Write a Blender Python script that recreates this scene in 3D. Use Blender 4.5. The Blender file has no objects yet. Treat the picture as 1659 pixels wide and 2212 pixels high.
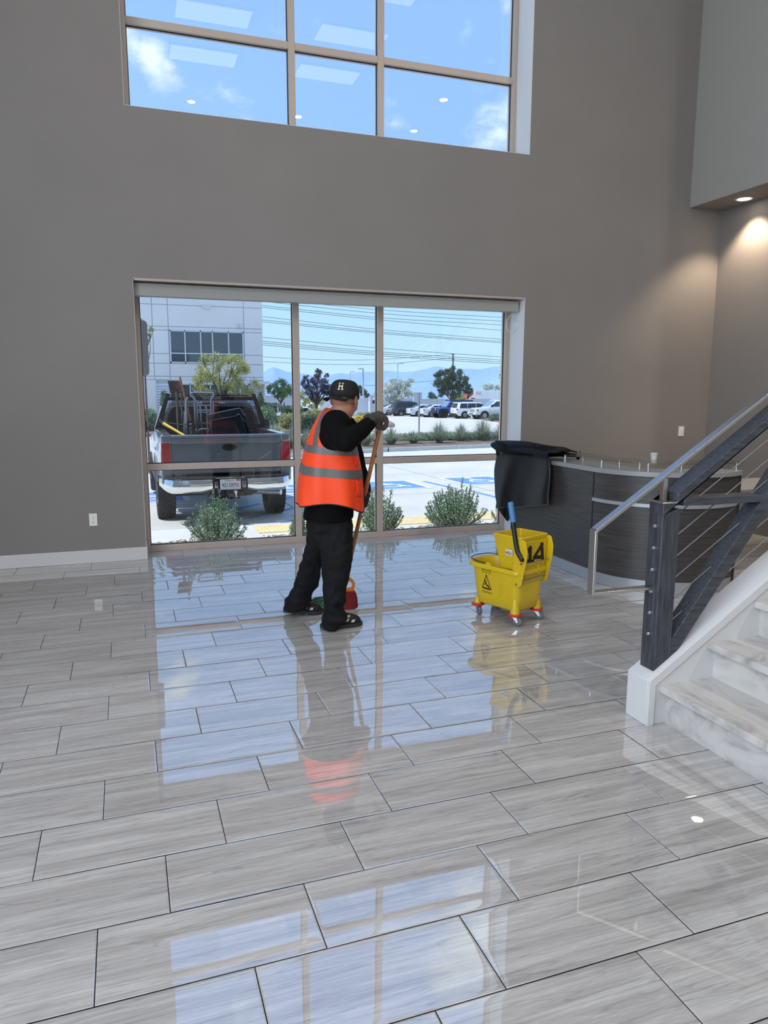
import bpy, bmesh, math, random
from mathutils import Vector, Matrix, noise as mnoise
PI = math.pi
V = Vector
sc = bpy.context.scene
COL = sc.collection

# ------------------------------------------------------------------ camera
CAM_H = 1.6
P0 = (829.5, 1106.0)
def _basis():
    vx = (5425 - P0[0], 861 - P0[1]); vy = (267 - P0[0], 847 - P0[1])
    f = math.sqrt(-(vx[0] * vy[0] + vx[1] * vy[1]))
    X = V((vx[0], vx[1], f)).normalized()
    Y = V((vy[0], vy[1], f)); Y = (Y - X * X.dot(Y)).normalized()
    Z = -(Y.cross(X)); Z = Z if Z.y < 0 else -Z
    return f, Matrix((X, Y, Z))          # world = M @ camera vector (x right, y down, z forward)
FPX, CM = _basis()
cam_d = bpy.data.cameras.new('camera'); cam = bpy.data.objects.new('camera', cam_d); COL.objects.link(cam)
cx_, cy_, cz_ = CM @ V((1, 0, 0)), CM @ V((0, -1, 0)), CM @ V((0, 0, -1))
cam.matrix_world = Matrix(((cx_.x, cy_.x, cz_.x, 0), (cx_.y, cy_.y, cz_.y, 0), (cx_.z, cy_.z, cz_.z, CAM_H), (0, 0, 0, 1)))
cam_d.sensor_fit = 'VERTICAL'; cam_d.sensor_height = 24.0; cam_d.lens = FPX / 2212 * 24.0
cam_d.clip_start = 0.05; cam_d.clip_end = 12000
sc.camera = cam

# ------------------------------------------------------------------ exposure, sky, sun
sc.view_settings.view_transform = 'Standard'; sc.view_settings.look = 'None'
sc.view_settings.exposure = 0.0; sc.view_settings.gamma = 1.0
sc.view_settings.use_curve_mapping = False
sc.cycles.max_bounces = 10; sc.cycles.transparent_max_bounces = 16
sc.cycles.diffuse_bounces = 5; sc.cycles.glossy_bounces = 6; sc.cycles.transmission_bounces = 8
sc.cycles.caustics_reflective = False; sc.cycles.caustics_refractive = False
sc.cycles.use_denoising = True
sc.cycles.sample_clamp_indirect = 6.0

def ray(u, v):
    return (CM @ V((u - P0[0], v - P0[1], FPX))).normalized()
EYE = V((0, 0, CAM_H))
def at_y(u, v, y):
    d = ray(u, v); return EYE + d * (y / d.y)
def at_x(u, v, x):
    d = ray(u, v); return EYE + d * (x / d.x)
def at_z(u, v, z):
    d = ray(u, v); return EYE + d * ((z - CAM_H) / d.z)
GZ = [(7.75, -.12), (8.70, -.13), (9.90, -.16), (9.93, -.30), (12, -.38), (22, -.52), (80, -1.15), (400, -3.0), (9000, -60)]
def gz(y):
    for (a, za), (b, zb) in zip(GZ, GZ[1:]):
        if y <= b: return za + (zb - za) * (y - a) / (b - a)
    return GZ[-1][1]
def gp(u, v):                                   # where a sight line meets the ground outside
    d = ray(u, v); lo, hi = 7.75 / d.y, 3000.0
    for _ in range(60):
        m = (lo + hi) / 2; p = EYE + d * m
        if p.z > gz(p.y): lo = m
        else: hi = m
    return EYE + d * lo

def s2l(c):
    return tuple((x / 255 / 12.92) if x / 255 <= .04045 else ((x / 255 + .055) / 1.055) ** 2.4 for x in c)

W = bpy.data.worlds.new('sky'); sc.world = W; W.use_nodes = True
def build_world():
    nt = W.node_tree; N = nt.nodes; L = nt.links; N.clear()
    out = N.new('ShaderNodeOutputWorld'); bg = N.new('ShaderNodeBackground')
    tc = N.new('ShaderNodeTexCoord'); sep = N.new('ShaderNodeSeparateXYZ')
    L.new(tc.outputs['Generated'], sep.inputs[0])
    ramp = N.new('ShaderNodeValToRGB'); L.new(sep.outputs['Z'], ramp.inputs[0])
    e = ramp.color_ramp.elements
    e[0].position = 0.0; e[0].color = (.55, .78, .92, 1)
    e[1].position = 1.0; e[1].color = (.20, .38, .86, 1)
    a = e.new(.12); a.color = (.43, .70, .94, 1)
    a = e.new(.28); a.color = (.30, .53, .96, 1)
    a = e.new(.50); a.color = (.27, .49, .95, 1)
    # clouds: wisps of noise, thicker inside a few cloud banks
    noi = N.new('ShaderNodeTexNoise'); noi.inputs['Scale'].default_value = 9; noi.inputs['Detail'].default_value = 7
    noi.inputs['Roughness'].default_value = .62
    mp = N.new('ShaderNodeMapping'); mp.inputs['Scale'].default_value = (1, 1, 1.7)
    L.new(tc.outputs['Generated'], mp.inputs[0]); L.new(mp.outputs[0], noi.inputs['Vector'])
    def math_(op, a, b=None, c=None):
        n = N.new('ShaderNodeMath'); n.operation = op
        for i, x in enumerate((a, b, c)):
            if x is None: continue
            if isinstance(x, (int, float)): n.inputs[i].default_value = x
            else: L.new(x, n.inputs[i])
        return n.outputs[0]
    total = None
    banks = [((322, 130), .052, 1.0), ((295, 100), .035, .8), ((1060, 310), .085, .9), ((1090, 250), .04, .75), ((930, 215), .05, .45),
             ((850, 265), .035, .5), ((1010, 50), .03, .5), ((1185, 385), .1, .8)]
    dirs = [(ray(*p), r, k) for p, r, k in banks]
    dirs += [(V((.40, .70, .60)).normalized(), .20, 1.0), (V((.50, .70, .50)).normalized(), .22, .95), (V((.62, .55, .56)).normalized(), .25, .9), (V((-.3, .8, .6)).normalized(), .2, .6),
             (V((-.75, -.3, .55)).normalized(), .3, .8), (V((.1, -.8, .5)).normalized(), .3, .8), (V((.0, .3, .9)).normalized(), .25, .6)]
    for d, r, k in dirs:
        dist = N.new('ShaderNodeVectorMath'); dist.operation = 'DISTANCE'
        L.new(tc.outputs['Generated'], dist.inputs[0]); dist.inputs[1].default_value = d
        m = math_('MULTIPLY_ADD', dist.outputs['Value'], -1 / r, 1.0)
        m = math_('MAXIMUM', m, 0.0); m = math_('MULTIPLY', m, k)
        total = m if total is None else math_('MAXIMUM', total, m)
    dens = math_('MULTIPLY_ADD', noi.outputs[0], 5.2, -3.05)
    dens = math_('MULTIPLY_ADD', total, 1.75, dens)
    mr = N.new('ShaderNodeMapRange'); mr.interpolation_type = 'SMOOTHSTEP'
    L.new(dens, mr.inputs[0]); mr.inputs[1].default_value = 0.0; mr.inputs[2].default_value = 1.3
    mr.inputs[4].default_value = .92
    mix = N.new('ShaderNodeMixRGB'); L.new(mr.outputs[0], mix.inputs[0]); L.new(ramp.outputs[0], mix.inputs[1])
    mix.inputs[2].default_value = (.84, .95, 1.0, 1)
    L.new(mix.outputs[0], bg.inputs[0]); bg.inputs[1].default_value = 1.25
    L.new(bg.outputs[0], out.inputs[0])
build_world()

def light(name, kind, loc, energy, color=(1, 1, 1), target=None, **kw):
    d = bpy.data.lights.new(name, kind); d.energy = energy; d.color = color
    for k, v in kw.items(): setattr(d, k, v)
    o = bpy.data.objects.new(name, d); COL.objects.link(o); o.location = loc
    if target is not None:
        o.rotation_euler = (V(target) - V(loc)).to_track_quat('-Z', 'Y').to_euler()
    return o
SUN_DIR = V((-.42, .07, .90)).normalized()
light('sun', 'SUN', (0, 20, 40), 4.2, (1, .97, .92), target=V((0, 20, 40)) - SUN_DIR, angle=.009)
# lamp added to boost the daylight of the left wall's tall entrance glazing
light('entrance_daylight_lamp', 'AREA', (-3.9, -1.6, 3.6), 640, (.91, .96, 1.0), target=(2.5, -1.6, 2.9), shape='RECTANGLE', size=8.4, size_y=6.6)

# ------------------------------------------------------------------ materials
MATS = {}
def mat(name, col, rough=.5, metal=0.0, spec=None, noise=None, bump=None, lin=False, coat=0, trans=0, emit=None, alpha=None, tint2=None, stretch=None, sheen=0):
    """noise=(scale, amount): colour variation; bump=(scale, strength, distance)"""
    if name in MATS: return MATS[name]
    m = bpy.data.materials.new(name); m.use_nodes = True; nt = m.node_tree; N = nt.nodes; L = nt.links
    b = N['Principled BSDF']; c = tuple(col) if lin else s2l(col)
    b.inputs['Base Color'].default_value = (*c, 1); b.inputs['Roughness'].default_value = rough; b.inputs['Metallic'].default_value = metal
    if spec is not None: b.inputs['Specular IOR Level'].default_value = spec
    if coat: b.inputs['Coat Weight'].default_value = coat; b.inputs['Coat Roughness'].default_value = .04
    if sheen: b.inputs['Sheen Weight'].default_value = sheen; b.inputs['Sheen Roughness'].default_value = .5
    if emit: b.inputs['Emission Color'].default_value = (*emit[0], 1); b.inputs['Emission Strength'].default_value = emit[1]
    tc = mpn = None
    if noise or bump:
        tc = N.new('ShaderNodeTexCoord'); mpn = N.new('ShaderNodeMapping'); L.new(tc.outputs['Object'], mpn.inputs[0])
        if stretch: mpn.inputs['Scale'].default_value = stretch
    if noise:
        n = N.new('ShaderNodeTexNoise'); n.inputs['Scale'].default_value = noise[0]; n.inputs['Detail'].default_value = 5
        L.new(mpn.outputs[0], n.inputs['Vector'])
        r = N.new('ShaderNodeValToRGB'); L.new(n.outputs[0], r.inputs[0]); k = noise[1]
        lo = tuple(x * (1 - k) for x in c); hi = tuple(min(1, x * (1 + k)) for x in c)
        if tint2: lo = s2l(tint2)
        r.color_ramp.elements[0].color = (*lo, 1); r.color_ramp.elements[1].color = (*hi, 1)
        r.color_ramp.elements[0].position = .3; r.color_ramp.elements[1].position = .7
        L.new(r.outputs[0], b.inputs['Base Color'])
    if bump:
        n2 = N.new('ShaderNodeTexNoise'); n2.inputs['Scale'].default_value = bump[0]; n2.inputs['Detail'].default_value = 4
        L.new(mpn.outputs[0], n2.inputs['Vector'])
        bp = N.new('ShaderNodeBump'); bp.inputs['Strength'].default_value = bump[1]; bp.inputs['Distance'].default_value = bump[2]
        L.new(n2.outputs[0], bp.inputs['Height']); L.new(bp.outputs[0], b.inputs['Normal'])
    MATS[name] = m; return m

def glass_mat(name, tint, refl_ior=1.5, rough=0.0):
    """clear sheet glass: straight-through transmission plus Fresnel reflection"""
    if name in MATS: return MATS[name]
    m = bpy.data.materials.new(name); m.use_nodes = True; nt = m.node_tree; N = nt.nodes; L = nt.links; N.clear()
    o = N.new('ShaderNodeOutputMaterial'); mx = N.new('ShaderNodeMixShader'); t = N.new('ShaderNodeBsdfTransparent'); g = N.new('ShaderNodeBsdfGlossy')
    ge = N.new('ShaderNodeNewGeometry'); dt = N.new('ShaderNodeVectorMath'); dt.operation = 'DOT_PRODUCT'; L.new(ge.outputs['Incoming'], dt.inputs[0]); L.new(ge.outputs['Normal'], dt.inputs[1])
    def mt(op, a, b):                                    # Schlick: the same from either side of the sheet
        n = N.new('ShaderNodeMath'); n.operation = op
        for i, x in enumerate((a, b)):
            if isinstance(x, (int, float)): n.inputs[i].default_value = x
            elif x is not None: L.new(x, n.inputs[i])
        return n
    r0 = ((refl_ior - 1) / (refl_ior + 1)) ** 2
    f = mt('ADD', mt('MULTIPLY', mt('POWER', mt('SUBTRACT', 1.0, mt('ABSOLUTE', dt.outputs['Value'], None).outputs[0]).outputs[0], 5.0).outputs[0], 1 - r0).outputs[0], r0)
    t.inputs[0].default_value = (*tint, 1); g.inputs['Roughness'].default_value = rough
    L.new(f.outputs[0], mx.inputs[0]); L.new(t.outputs[0], mx.inputs[1]); L.new(g.outputs[0], mx.inputs[2]); L.new(mx.outputs[0], o.inputs[0])
    MATS[name] = m; return m

# ------------------------------------------------------------------ mesh helpers
class MB:
    def __init__(s): s.v = []; s.f = []
    def add(s, vs, fs):
        k = len(s.v); s.v += [V(p) for p in vs]; s.f += [tuple(i + k for i in f) for f in fs]; return s
    def box(s, lo, hi):
        x0, y0, z0 = lo; x1, y1, z1 = hi
        return s.add([(x0, y0, z0), (x1, y0, z0), (x1, y1, z0), (x0, y1, z0), (x0, y0, z1), (x1, y0, z1), (x1, y1, z1), (x0, y1, z1)],
                     [(0, 3, 2, 1), (4, 5, 6, 7), (0, 1, 5, 4), (1, 2, 6, 5), (2, 3, 7, 6), (3, 0, 4, 7)])
    def obox(s, c, ax, ay, az):                       # oriented box: centre and three half-axis vectors
        c, ax, ay, az = V(c), V(ax), V(ay), V(az)
        vs = [c + ax * i + ay * j + az * k for k in (-1, 1) for j in (-1, 1) for i in (-1, 1)]
        fs = [(0, 2, 3, 1), (4, 5, 7, 6), (0, 1, 5, 4), (1, 3, 7, 5), (3, 2, 6, 7), (2, 0, 4, 6)]
        if ax.cross(ay).dot(az) < 0: fs = [f[::-1] for f in fs]
        return s.add(vs, fs)
    def bar(s, a, b, w, h, up=(0, 0, 1)):             # rectangular bar from a to b
        a, b = V(a), V(b); d = (b - a); u = V(up); sd = d.cross(u).normalized(); u2 = sd.cross(d).normalized()
        return s.obox((a + b) / 2, sd * w / 2, d / 2, u2 * h / 2)
    def loft(s, rings, cap=True, closed=True):
        n = len(rings[0]); vs = [p for r in rings for p in r]; fs = []
        for i in range(len(rings) - 1):
            for j in range(n if closed else n - 1):
                a = i * n + j; b = i * n + (j + 1) % n; fs.append((a, b, b + n, a + n))
        if cap and closed:
            fs.append(tuple(range(n))[::-1]); fs.append(tuple((len(rings) - 1) * n + j for j in range(n)))
        return s.add(vs, fs)
    def tube(s, path, r, seg=8, cap=True):
        path = [V(p) for p in path]; rr = r if isinstance(r, (list, tuple)) else [r] * len(path)
        rings = []; prev = None
        for i, p in enumerate(path):
            t = (path[min(i + 1, len(path) - 1)] - path[max(i - 1, 0)])
            t = t.normalized() if t.length > 1e-9 else V((0, 0, 1))
            if prev is None:
                a = V((0, 0, 1)) if abs(t.z) < .9 else V((1, 0, 0)); u = t.cross(a).normalized()
            else:
                u = (prev - t * prev.dot(t)); u = u.normalized() if u.length > 1e-6 else t.orthogonal().normalized()
            prev = u; w = t.cross(u)
            rings.append([p + (u * math.cos(2 * PI * k / seg) + w * math.sin(2 * PI * k / seg)) * rr[i] for k in range(seg)])
        return s.loft(rings, cap)
    def cyl(s, a, b, r, r2=None, seg=16): return s.tube([a, b], [r, r if r2 is None else r2], seg)
    def lathe(s, prof, o=(0, 0, 0), axis='z', seg=24, cap=True):
        rings = []; o = V(o)
        for r, h in prof:
            ring = []
            for k in range(seg):
                c, n = r * math.cos(2 * PI * k / seg), r * math.sin(2 * PI * k / seg)
                ring.append(o + (V((c, n, h)) if axis == 'z' else V((h, c, n)) if axis == 'x' else V((n, h, c))))
            rings.append(ring)
        return s.loft(rings, cap)
    def prism(s, poly, o, ex, ey, en):                # polygon in the (ex, ey) frame pushed along en (vector with length)
        o, ex, ey, en = V(o), V(ex), V(ey), V(en); n = len(poly)
        a = [o + ex * p[0] + ey * p[1] for p in poly]; b = [p + en for p in a]
        fs = [tuple(range(n))[::-1], tuple(range(n, 2 * n))] + [(i, (i + 1) % n, (i + 1) % n + n, i + n) for i in range(n)]
        return s.add(a + b, fs)
    def ball(s, c, r, seg=12, rin=8):
        rx, ry, rz = r if isinstance(r, (tuple, list)) else (r, r, r); c = V(c); rings = []
        for i in range(1, rin):
            ph = PI * i / rin
            rings.append([c + V((rx * math.sin(ph) * math.cos(2 * PI * k / seg), ry * math.sin(ph) * math.sin(2 * PI * k / seg), -rz * math.cos(ph))) for k in range(seg)])
        return s.loft(rings, True)
    def grid(s, P, closed_u=False):
        nu = len(P); nv = len(P[0]); fs = []
        for i in range(nu if closed_u else nu - 1):
            for j in range(nv - 1):
                a = i * nv + j; b = ((i + 1) % nu) * nv + j; fs.append((a, b, b + 1, a + 1))
        return s.add([p for r in P for p in r], fs)
    def xf(s, M):
        s.v = [M @ p for p in s.v]; return s
    def mesh(s, name, m, smooth=40):
        me = bpy.data.meshes.new(name); me.from_pydata([tuple(p) for p in s.v], [], s.f); me.update()
        if m: me.materials.append(m)
        if smooth:
            me.polygons.foreach_set('use_smooth', [True] * len(me.polygons))
            me.set_sharp_from_angle(angle=math.radians(smooth))
        return me
    def build(s, name, m, parent=None, smooth=40, world=True, bevel=0, bseg=2, kind=None, label=None, solid=0, subsurf=0):
        """one mesh object; `world`: the vertices are world coordinates (parents unrotated)"""
        if parent is None:
            lo = V((min(p.x for p in s.v), min(p.y for p in s.v), min(p.z for p in s.v))); hi = V((max(p.x for p in s.v), max(p.y for p in s.v), max(p.z for p in s.v)))
            off = V(((lo.x + hi.x) / 2, (lo.y + hi.y) / 2, lo.z))
        else: off = wloc(parent) if world else V((0, 0, 0))
        if off.length: s.v = [p - off for p in s.v]
        o = bpy.data.objects.new(name, s.mesh(name, m, smooth)); COL.objects.link(o)
        if parent is None: o.location = off
        else: o.parent = parent
        if solid:
            md = o.modifiers.new('solid', 'SOLIDIFY'); md.thickness = solid; md.offset = 0
        if bevel:
            md = o.modifiers.new('bevel', 'BEVEL'); md.width = bevel; md.segments = bseg; md.limit_method = 'ANGLE'; md.angle_limit = math.radians(40)
        if subsurf:
            md = o.modifiers.new('sub', 'SUBSURF'); md.levels = subsurf; md.render_levels = subsurf
        if kind: o['kind'] = kind
        if label: o['label'] = label
        return o
def wloc(o):
    p = V((0, 0, 0))
    while o is not None: p += o.location; o = o.parent
    return p
def thing(name, label, cat, loc=(0, 0, 0), rz=0, group=None):
    o = bpy.data.objects.new(name, None); COL.objects.link(o); o.location = loc; o.rotation_euler = (0, 0, rz)
    o.empty_display_size = .1
    return tag(o, label, cat, group)
def tag(o, label, cat, group=None):
    o['label'] = label; o['category'] = cat
    if group: o['group'] = group
    return o
def struct(o): o['kind'] = 'structure'; return o
def empty_struct(name, loc=(0, 0, 0)):
    o = bpy.data.objects.new(name, None); COL.objects.link(o); o.location = loc; return struct(o)
def dup(root, loc=None, rz=None, label=None):
    r = root.copy(); COL.objects.link(r)
    if loc is not None: r.location = loc
    if rz is not None: r.rotation_euler = (0, 0, rz)
    if label: r['label'] = label
    def rec(src, dst):
        for ch in src.children:
            c = ch.copy(); COL.objects.link(c); c.parent = dst; rec(ch, c)
    rec(root, r); return r
def remesh(mb, voxel, smooth_it=6, factor=.5):
    """weld overlapping closed shapes into one continuous surface"""
    me = mb.mesh('tmp', None, 0); o = bpy.data.objects.new('tmp', me); COL.objects.link(o)
    md = o.modifiers.new('r', 'REMESH'); md.mode = 'VOXEL'; md.voxel_size = voxel
    if smooth_it:
        md = o.modifiers.new('s', 'SMOOTH'); md.iterations = smooth_it; md.factor = factor
    dg = bpy.context.evaluated_depsgraph_get(); e = o.evaluated_get(dg); m2 = e.to_mesh()
    r = MB(); r.v = [V(v.co) for v in m2.vertices]; r.f = [tuple(p.vertices) for p in m2.polygons]
    e.to_mesh_clear(); bpy.data.objects.remove(o); bpy.data.meshes.remove(me); return r
def text_mb(s, size, o, ex, ey, depth=.0006, align='CENTER', squash=1.0):
    cu = bpy.data.curves.new('t', 'FONT'); cu.body = s; cu.size = size; cu.align_x = align; cu.align_y = 'CENTER'; cu.resolution_u = 3
    ob = bpy.data.objects.new('t', cu); COL.objects.link(ob)
    dg = bpy.context.evaluated_depsgraph_get(); e = ob.evaluated_get(dg); me = e.to_mesh()
    o, ex, ey = V(o), V(ex), V(ey); en = ex.cross(ey).normalized()
    r = MB(); r.v = [o + ex * v.co.x * squash + ey * v.co.y + en * depth for v in me.vertices]; r.f = [tuple(p.vertices) for p in me.polygons]
    e.to_mesh_clear(); bpy.data.objects.remove(ob); bpy.data.curves.remove(cu); return r
def rrect(w, h, r, n=4, taper=1.0):
    """rounded rectangle outline (half sizes w, h)"""
    pts = []
    for cx, cy, a0 in ((w - r, h - r, 0), (-w + r, h - r, 90), (-w + r, -h + r, 180), (w - r, -h + r, 270)):
        for k in range(n + 1):
            a = math.radians(a0 + 90 * k / n); pts.append((cx + r * math.cos(a), cy + r * math.sin(a)))
    return pts
def smooth_path(pts, n=6):
    """Catmull-Rom through points"""
    pts = [V(p) for p in pts]; out = []
    for i in range(len(pts) - 1):
        p0, p1, p2, p3 = pts[max(i - 1, 0)], pts[i], pts[i + 1], pts[min(i + 2, len(pts) - 1)]
        for k in range(n):
            t = k / n
            out.append(.5 * ((2 * p1) + (p2 - p0) * t + (2 * p0 - 5 * p1 + 4 * p2 - p3) * t * t + (3 * p1 - p0 - 3 * p2 + p3) * t ** 3))
    return out + [pts[-1]]
# ================================================================== STRUCTURE
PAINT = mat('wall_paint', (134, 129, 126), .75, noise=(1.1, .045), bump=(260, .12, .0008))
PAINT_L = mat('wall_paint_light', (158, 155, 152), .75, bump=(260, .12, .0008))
WHITE = mat('white_trim', (208, 208, 208), .45)
REVEAL = mat('reveal_paint', (226, 228, 230), .7, bump=(260, .1, .0008))
ALU = mat('anodised_aluminium', (192, 178, 168), .42, .25)
ALU_D = mat('gasket_black', (22, 22, 24), .6)
GLASS = glass_mat('window_glass', (.975, .99, .99), 1.62)
STEEL = mat('brushed_steel', (196, 194, 190), .3, 1.0, bump=(420, .06, .0004), stretch=(1, 1, .05))
CHROME = mat('chrome', (225, 228, 230), .07, 1.0)

def tile_mat():
    m = bpy.data.materials.new('travertine_tile'); m.use_nodes = True; nt = m.node_tree; N = nt.nodes; L = nt.links
    b = N['Principled BSDF']
    tc = N.new('ShaderNodeTexCoord'); oi = N.new('ShaderNodeObjectInfo')
    sep = N.new('ShaderNodeCombineXYZ')
    mul = N.new('ShaderNodeMath'); mul.operation = 'MULTIPLY'; mul.inputs[1].default_value = 37.0; L.new(oi.outputs['Random'], mul.inputs[0])
    L.new(mul.outputs[0], sep.inputs[2]); L.new(mul.outputs[0], sep.inputs[0])
    add = N.new('ShaderNodeVectorMath'); add.operation = 'ADD'; L.new(tc.outputs['Object'], add.inputs[0]); L.new(sep.outputs[0], add.inputs[1])
    def tex(sx, sy, scale, det, rough, dist=.0):
        mp = N.new('ShaderNodeMapping'); mp.inputs['Scale'].default_value = (sx, sy, 1); L.new(add.outputs[0], mp.inputs[0])
        n = N.new('ShaderNodeTexNoise'); n.inputs['Scale'].default_value = scale; n.inputs['Detail'].default_value = det; n.inputs['Roughness'].default_value = rough
        n.inputs['Distortion'].default_value = dist
        L.new(mp.outputs[0], n.inputs['Vector']); return n
    band = tex(1.3, 15, 1.0, 5, .6, .5); vein = tex(1.5, 85, 1.0, 6, .62, .6); grain = tex(9, 60, 3.0, 4, .7); cloud = tex(1, 1, 5.0, 3, .5)
    r1 = N.new('ShaderNodeValToRGB'); L.new(band.outputs[0], r1.inputs[0])
    r1.color_ramp.elements[0].position = .30; r1.color_ramp.elements[0].color = (*s2l((167, 163, 160)), 1)
    r1.color_ramp.elements[1].position = .70; r1.color_ramp.elements[1].color = (*s2l((204, 202, 200)), 1)
    r2 = N.new('ShaderNodeValToRGB'); L.new(vein.outputs[0], r2.inputs[0])
    r2.color_ramp.elements[0].position = .36; r2.color_ramp.elements[0].color = (.80, .795, .79, 1)
    r2.color_ramp.elements[1].position = .68; r2.color_ramp.elements[1].color = (1.10, 1.09, 1.08, 1)
    a = r2.color_ramp.elements.new(.46); a.color = (.97, .97, .97, 1)
    mx = N.new('ShaderNodeMixRGB'); mx.blend_type = 'MULTIPLY'; mx.inputs[0].default_value = .8; L.new(r1.outputs[0], mx.inputs[1]); L.new(r2.outputs[0], mx.inputs[2])
    r3 = N.new('ShaderNodeValToRGB'); L.new(grain.outputs[0], r3.inputs[0])
    r3.color_ramp.elements[0].position = .3; r3.color_ramp.elements[0].color = (.86, .86, .86, 1)
    r3.color_ramp.elements[1].position = .7; r3.color_ramp.elements[1].color = (1.06, 1.06, 1.06, 1)
    mx2 = N.new('ShaderNodeMixRGB'); mx2.blend_type = 'MULTIPLY'; mx2.inputs[0].default_value = .55; L.new(mx.outputs[0], mx2.inputs[1]); L.new(r3.outputs[0], mx2.inputs[2])
    def lines(sx, sy, dist, wid, val, base):               # thin wandering veins where the noise crosses its middle
        n = tex(sx, sy, 1.0, 3, .5, dist); vals = []
        for op, arg in (('SUBTRACT', .5), ('ABSOLUTE', None)):
            m_ = N.new('ShaderNodeMath'); m_.operation = op; L.new(n.outputs[0] if not vals else vals[-1].outputs[0], m_.inputs[0])
            if arg is not None: m_.inputs[1].default_value = arg
            vals.append(m_)
        r_ = N.new('ShaderNodeMapRange'); L.new(vals[-1].outputs[0], r_.inputs[0]); r_.inputs[1].default_value = 0; r_.inputs[2].default_value = wid; r_.inputs[3].default_value = val; r_.inputs[4].default_value = 1.0
        x_ = N.new('ShaderNodeMixRGB'); x_.blend_type = 'MULTIPLY'; x_.inputs[0].default_value = 1.0; L.new(base, x_.inputs[1]); L.new(r_.outputs[0], x_.inputs[2]); return x_.outputs[0]
    veined = lines(1.3, 24, .7, .022, .84, mx2.outputs[0]); veined = lines(1.9, 38, .9, .018, 1.13, veined); veined = lines(1.0, 15, .5, .016, .80, veined)
    hv = N.new('ShaderNodeHueSaturation'); L.new(veined, hv.inputs['Color'])
    ma = N.new('ShaderNodeMath'); ma.operation = 'MULTIPLY_ADD'; ma.inputs[1].default_value = .10; ma.inputs[2].default_value = .95; L.new(oi.outputs['Random'], ma.inputs[0]); L.new(ma.outputs[0], hv.inputs['Value'])
    L.new(hv.outputs[0], b.inputs['Base Color'])
    b.inputs['Roughness'].default_value = .018; b.inputs['IOR'].default_value = 3.0
    # very fine relief of the veining and slow waviness of the polished face
    bp = N.new('ShaderNodeBump'); bp.inputs['Strength'].default_value = .012; bp.inputs['Distance'].default_value = .0004; L.new(vein.outputs[0], bp.inputs['Height'])
    bp2 = N.new('ShaderNodeBump'); bp2.inputs['Strength'].default_value = .035; bp2.inputs['Distance'].default_value = .003; L.new(cloud.outputs[0], bp2.inputs['Height']); L.new(bp.outputs[0], bp2.inputs['Normal'])
    L.new(bp2.outputs[0], b.inputs['Normal'])
    return m
TILE = tile_mat()
GROUT = mat('grout', (64, 62, 62), .9, spec=.1)

def build_floor():
    slab = MB().box((-4.1, -7.1, -.12), (9.6, 7.745, -.006)).build('floor', GROUT, kind='structure')
    fl = slab
    TL, TW, J, JY = .634, .304, .0030, .0040
    def profile(n, half):                     # sample points across a tile: dense near the eased edges
        e = [0, .0012, .006, .02]; a = [-half + x for x in e]; b = [half - x for x in e[::-1]]
        mid = [-half + .02 + (2 * half - .04) * k / n for k in range(1, n)]
        return a + mid + b
    def tile_mesh(k):
        rnd = random.Random(k); hx, hy = (TL - J) / 2, (TW - JY) / 2
        xs, ys = profile(4, hx), profile(2, hy); cxx, cyy = rnd.uniform(-.0006, .0009), rnd.uniform(-.0004, .0007)
        def drop(d): return -.0007 if d <= .0001 else -.00022 if d < .002 else -.00006 if d < .01 else 0.0
        P = []
        for x in xs:
            row = []
            for y in ys:
                z = drop(hx - abs(x)) + drop(hy - abs(y)) + cxx * (1 - (x / hx) ** 2) * .6 + cyy * (1 - (y / hy) ** 2) * .6
                row.append(V((x, y, z)))
            P.append(row)
        m = MB().grid(P)
        nx, ny = len(xs), len(ys)
        rim = [P[i][0] for i in range(nx)] + [P[nx - 1][j] for j in range(1, ny)] + [P[i][ny - 1] for i in range(nx - 2, -1, -1)] + [P[0][j] for j in range(ny - 2, 0, -1)]
        low = [V((p.x, p.y, -.007)) for p in rim]; k0 = len(rim)
        m.add(rim + low, [(i, i + k0, (i + 1) % k0 + k0, (i + 1) % k0) for i in range(k0)])
        return m
    rnd = random.Random(5)
    def finish(me):                           # the sawn edges inside the joints carry the grout colour
        me.materials.append(GROUT)
        for p in me.polygons:
            if abs(p.normal.z) < .6 and min(me.vertices[i].co.z for i in p.vertices) < -.005: p.material_index = 1
        return me
    variants = [finish(tile_mesh(k).mesh('tile', TILE, 50)) for k in range(6)]
    rest = MB(); restsrc = tile_mesh(99); cnt = 0
    inv = CM.transposed()
    def seen(x, y):
        for dx in (-TL / 2, 0, TL / 2):
            for dy in (-TW / 2, TW / 2):
                c = inv @ (V((x + dx, y + dy, 0)) - EYE)
                if c.z > .3:
                    u, v = P0[0] + FPX * c.x / c.z, P0[1] + FPX * c.y / c.z
                    if -10 < u < 1670 and -10 < v < 2225: return True
        return False
    for r in range(-31, 19):
        y = 2.163 + TW * (r + .5)
        if y - TW / 2 > 7.70: continue
        off = -.155 + TL * (((r + 1) % 3) / 3)
        for k in range(-8, 16):
            x = off + TL * (k + .5)
            if x - TL / 2 < -4.0 or x + TL / 2 > 9.5: continue
            if seen(x, y) and x < 6.9:
                o = bpy.data.objects.new('tile', rnd.choice(variants)); COL.objects.link(o); o.parent = fl
                o.location = V((x, y, 0)) - fl.location
                o.rotation_euler = (rnd.gauss(0, .0011), rnd.gauss(0, .0007), PI if rnd.random() < .5 else 0); cnt += 1
            elif y > -6.9:
                hx, hy = (TL - J) / 2, (TW - JY) / 2
                rest.box((x - hx, y - hy, -.005), (x + hx, y + hy, 0))
    rest.build('tile', TILE, fl, kind='stuff')
build_floor()

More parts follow.
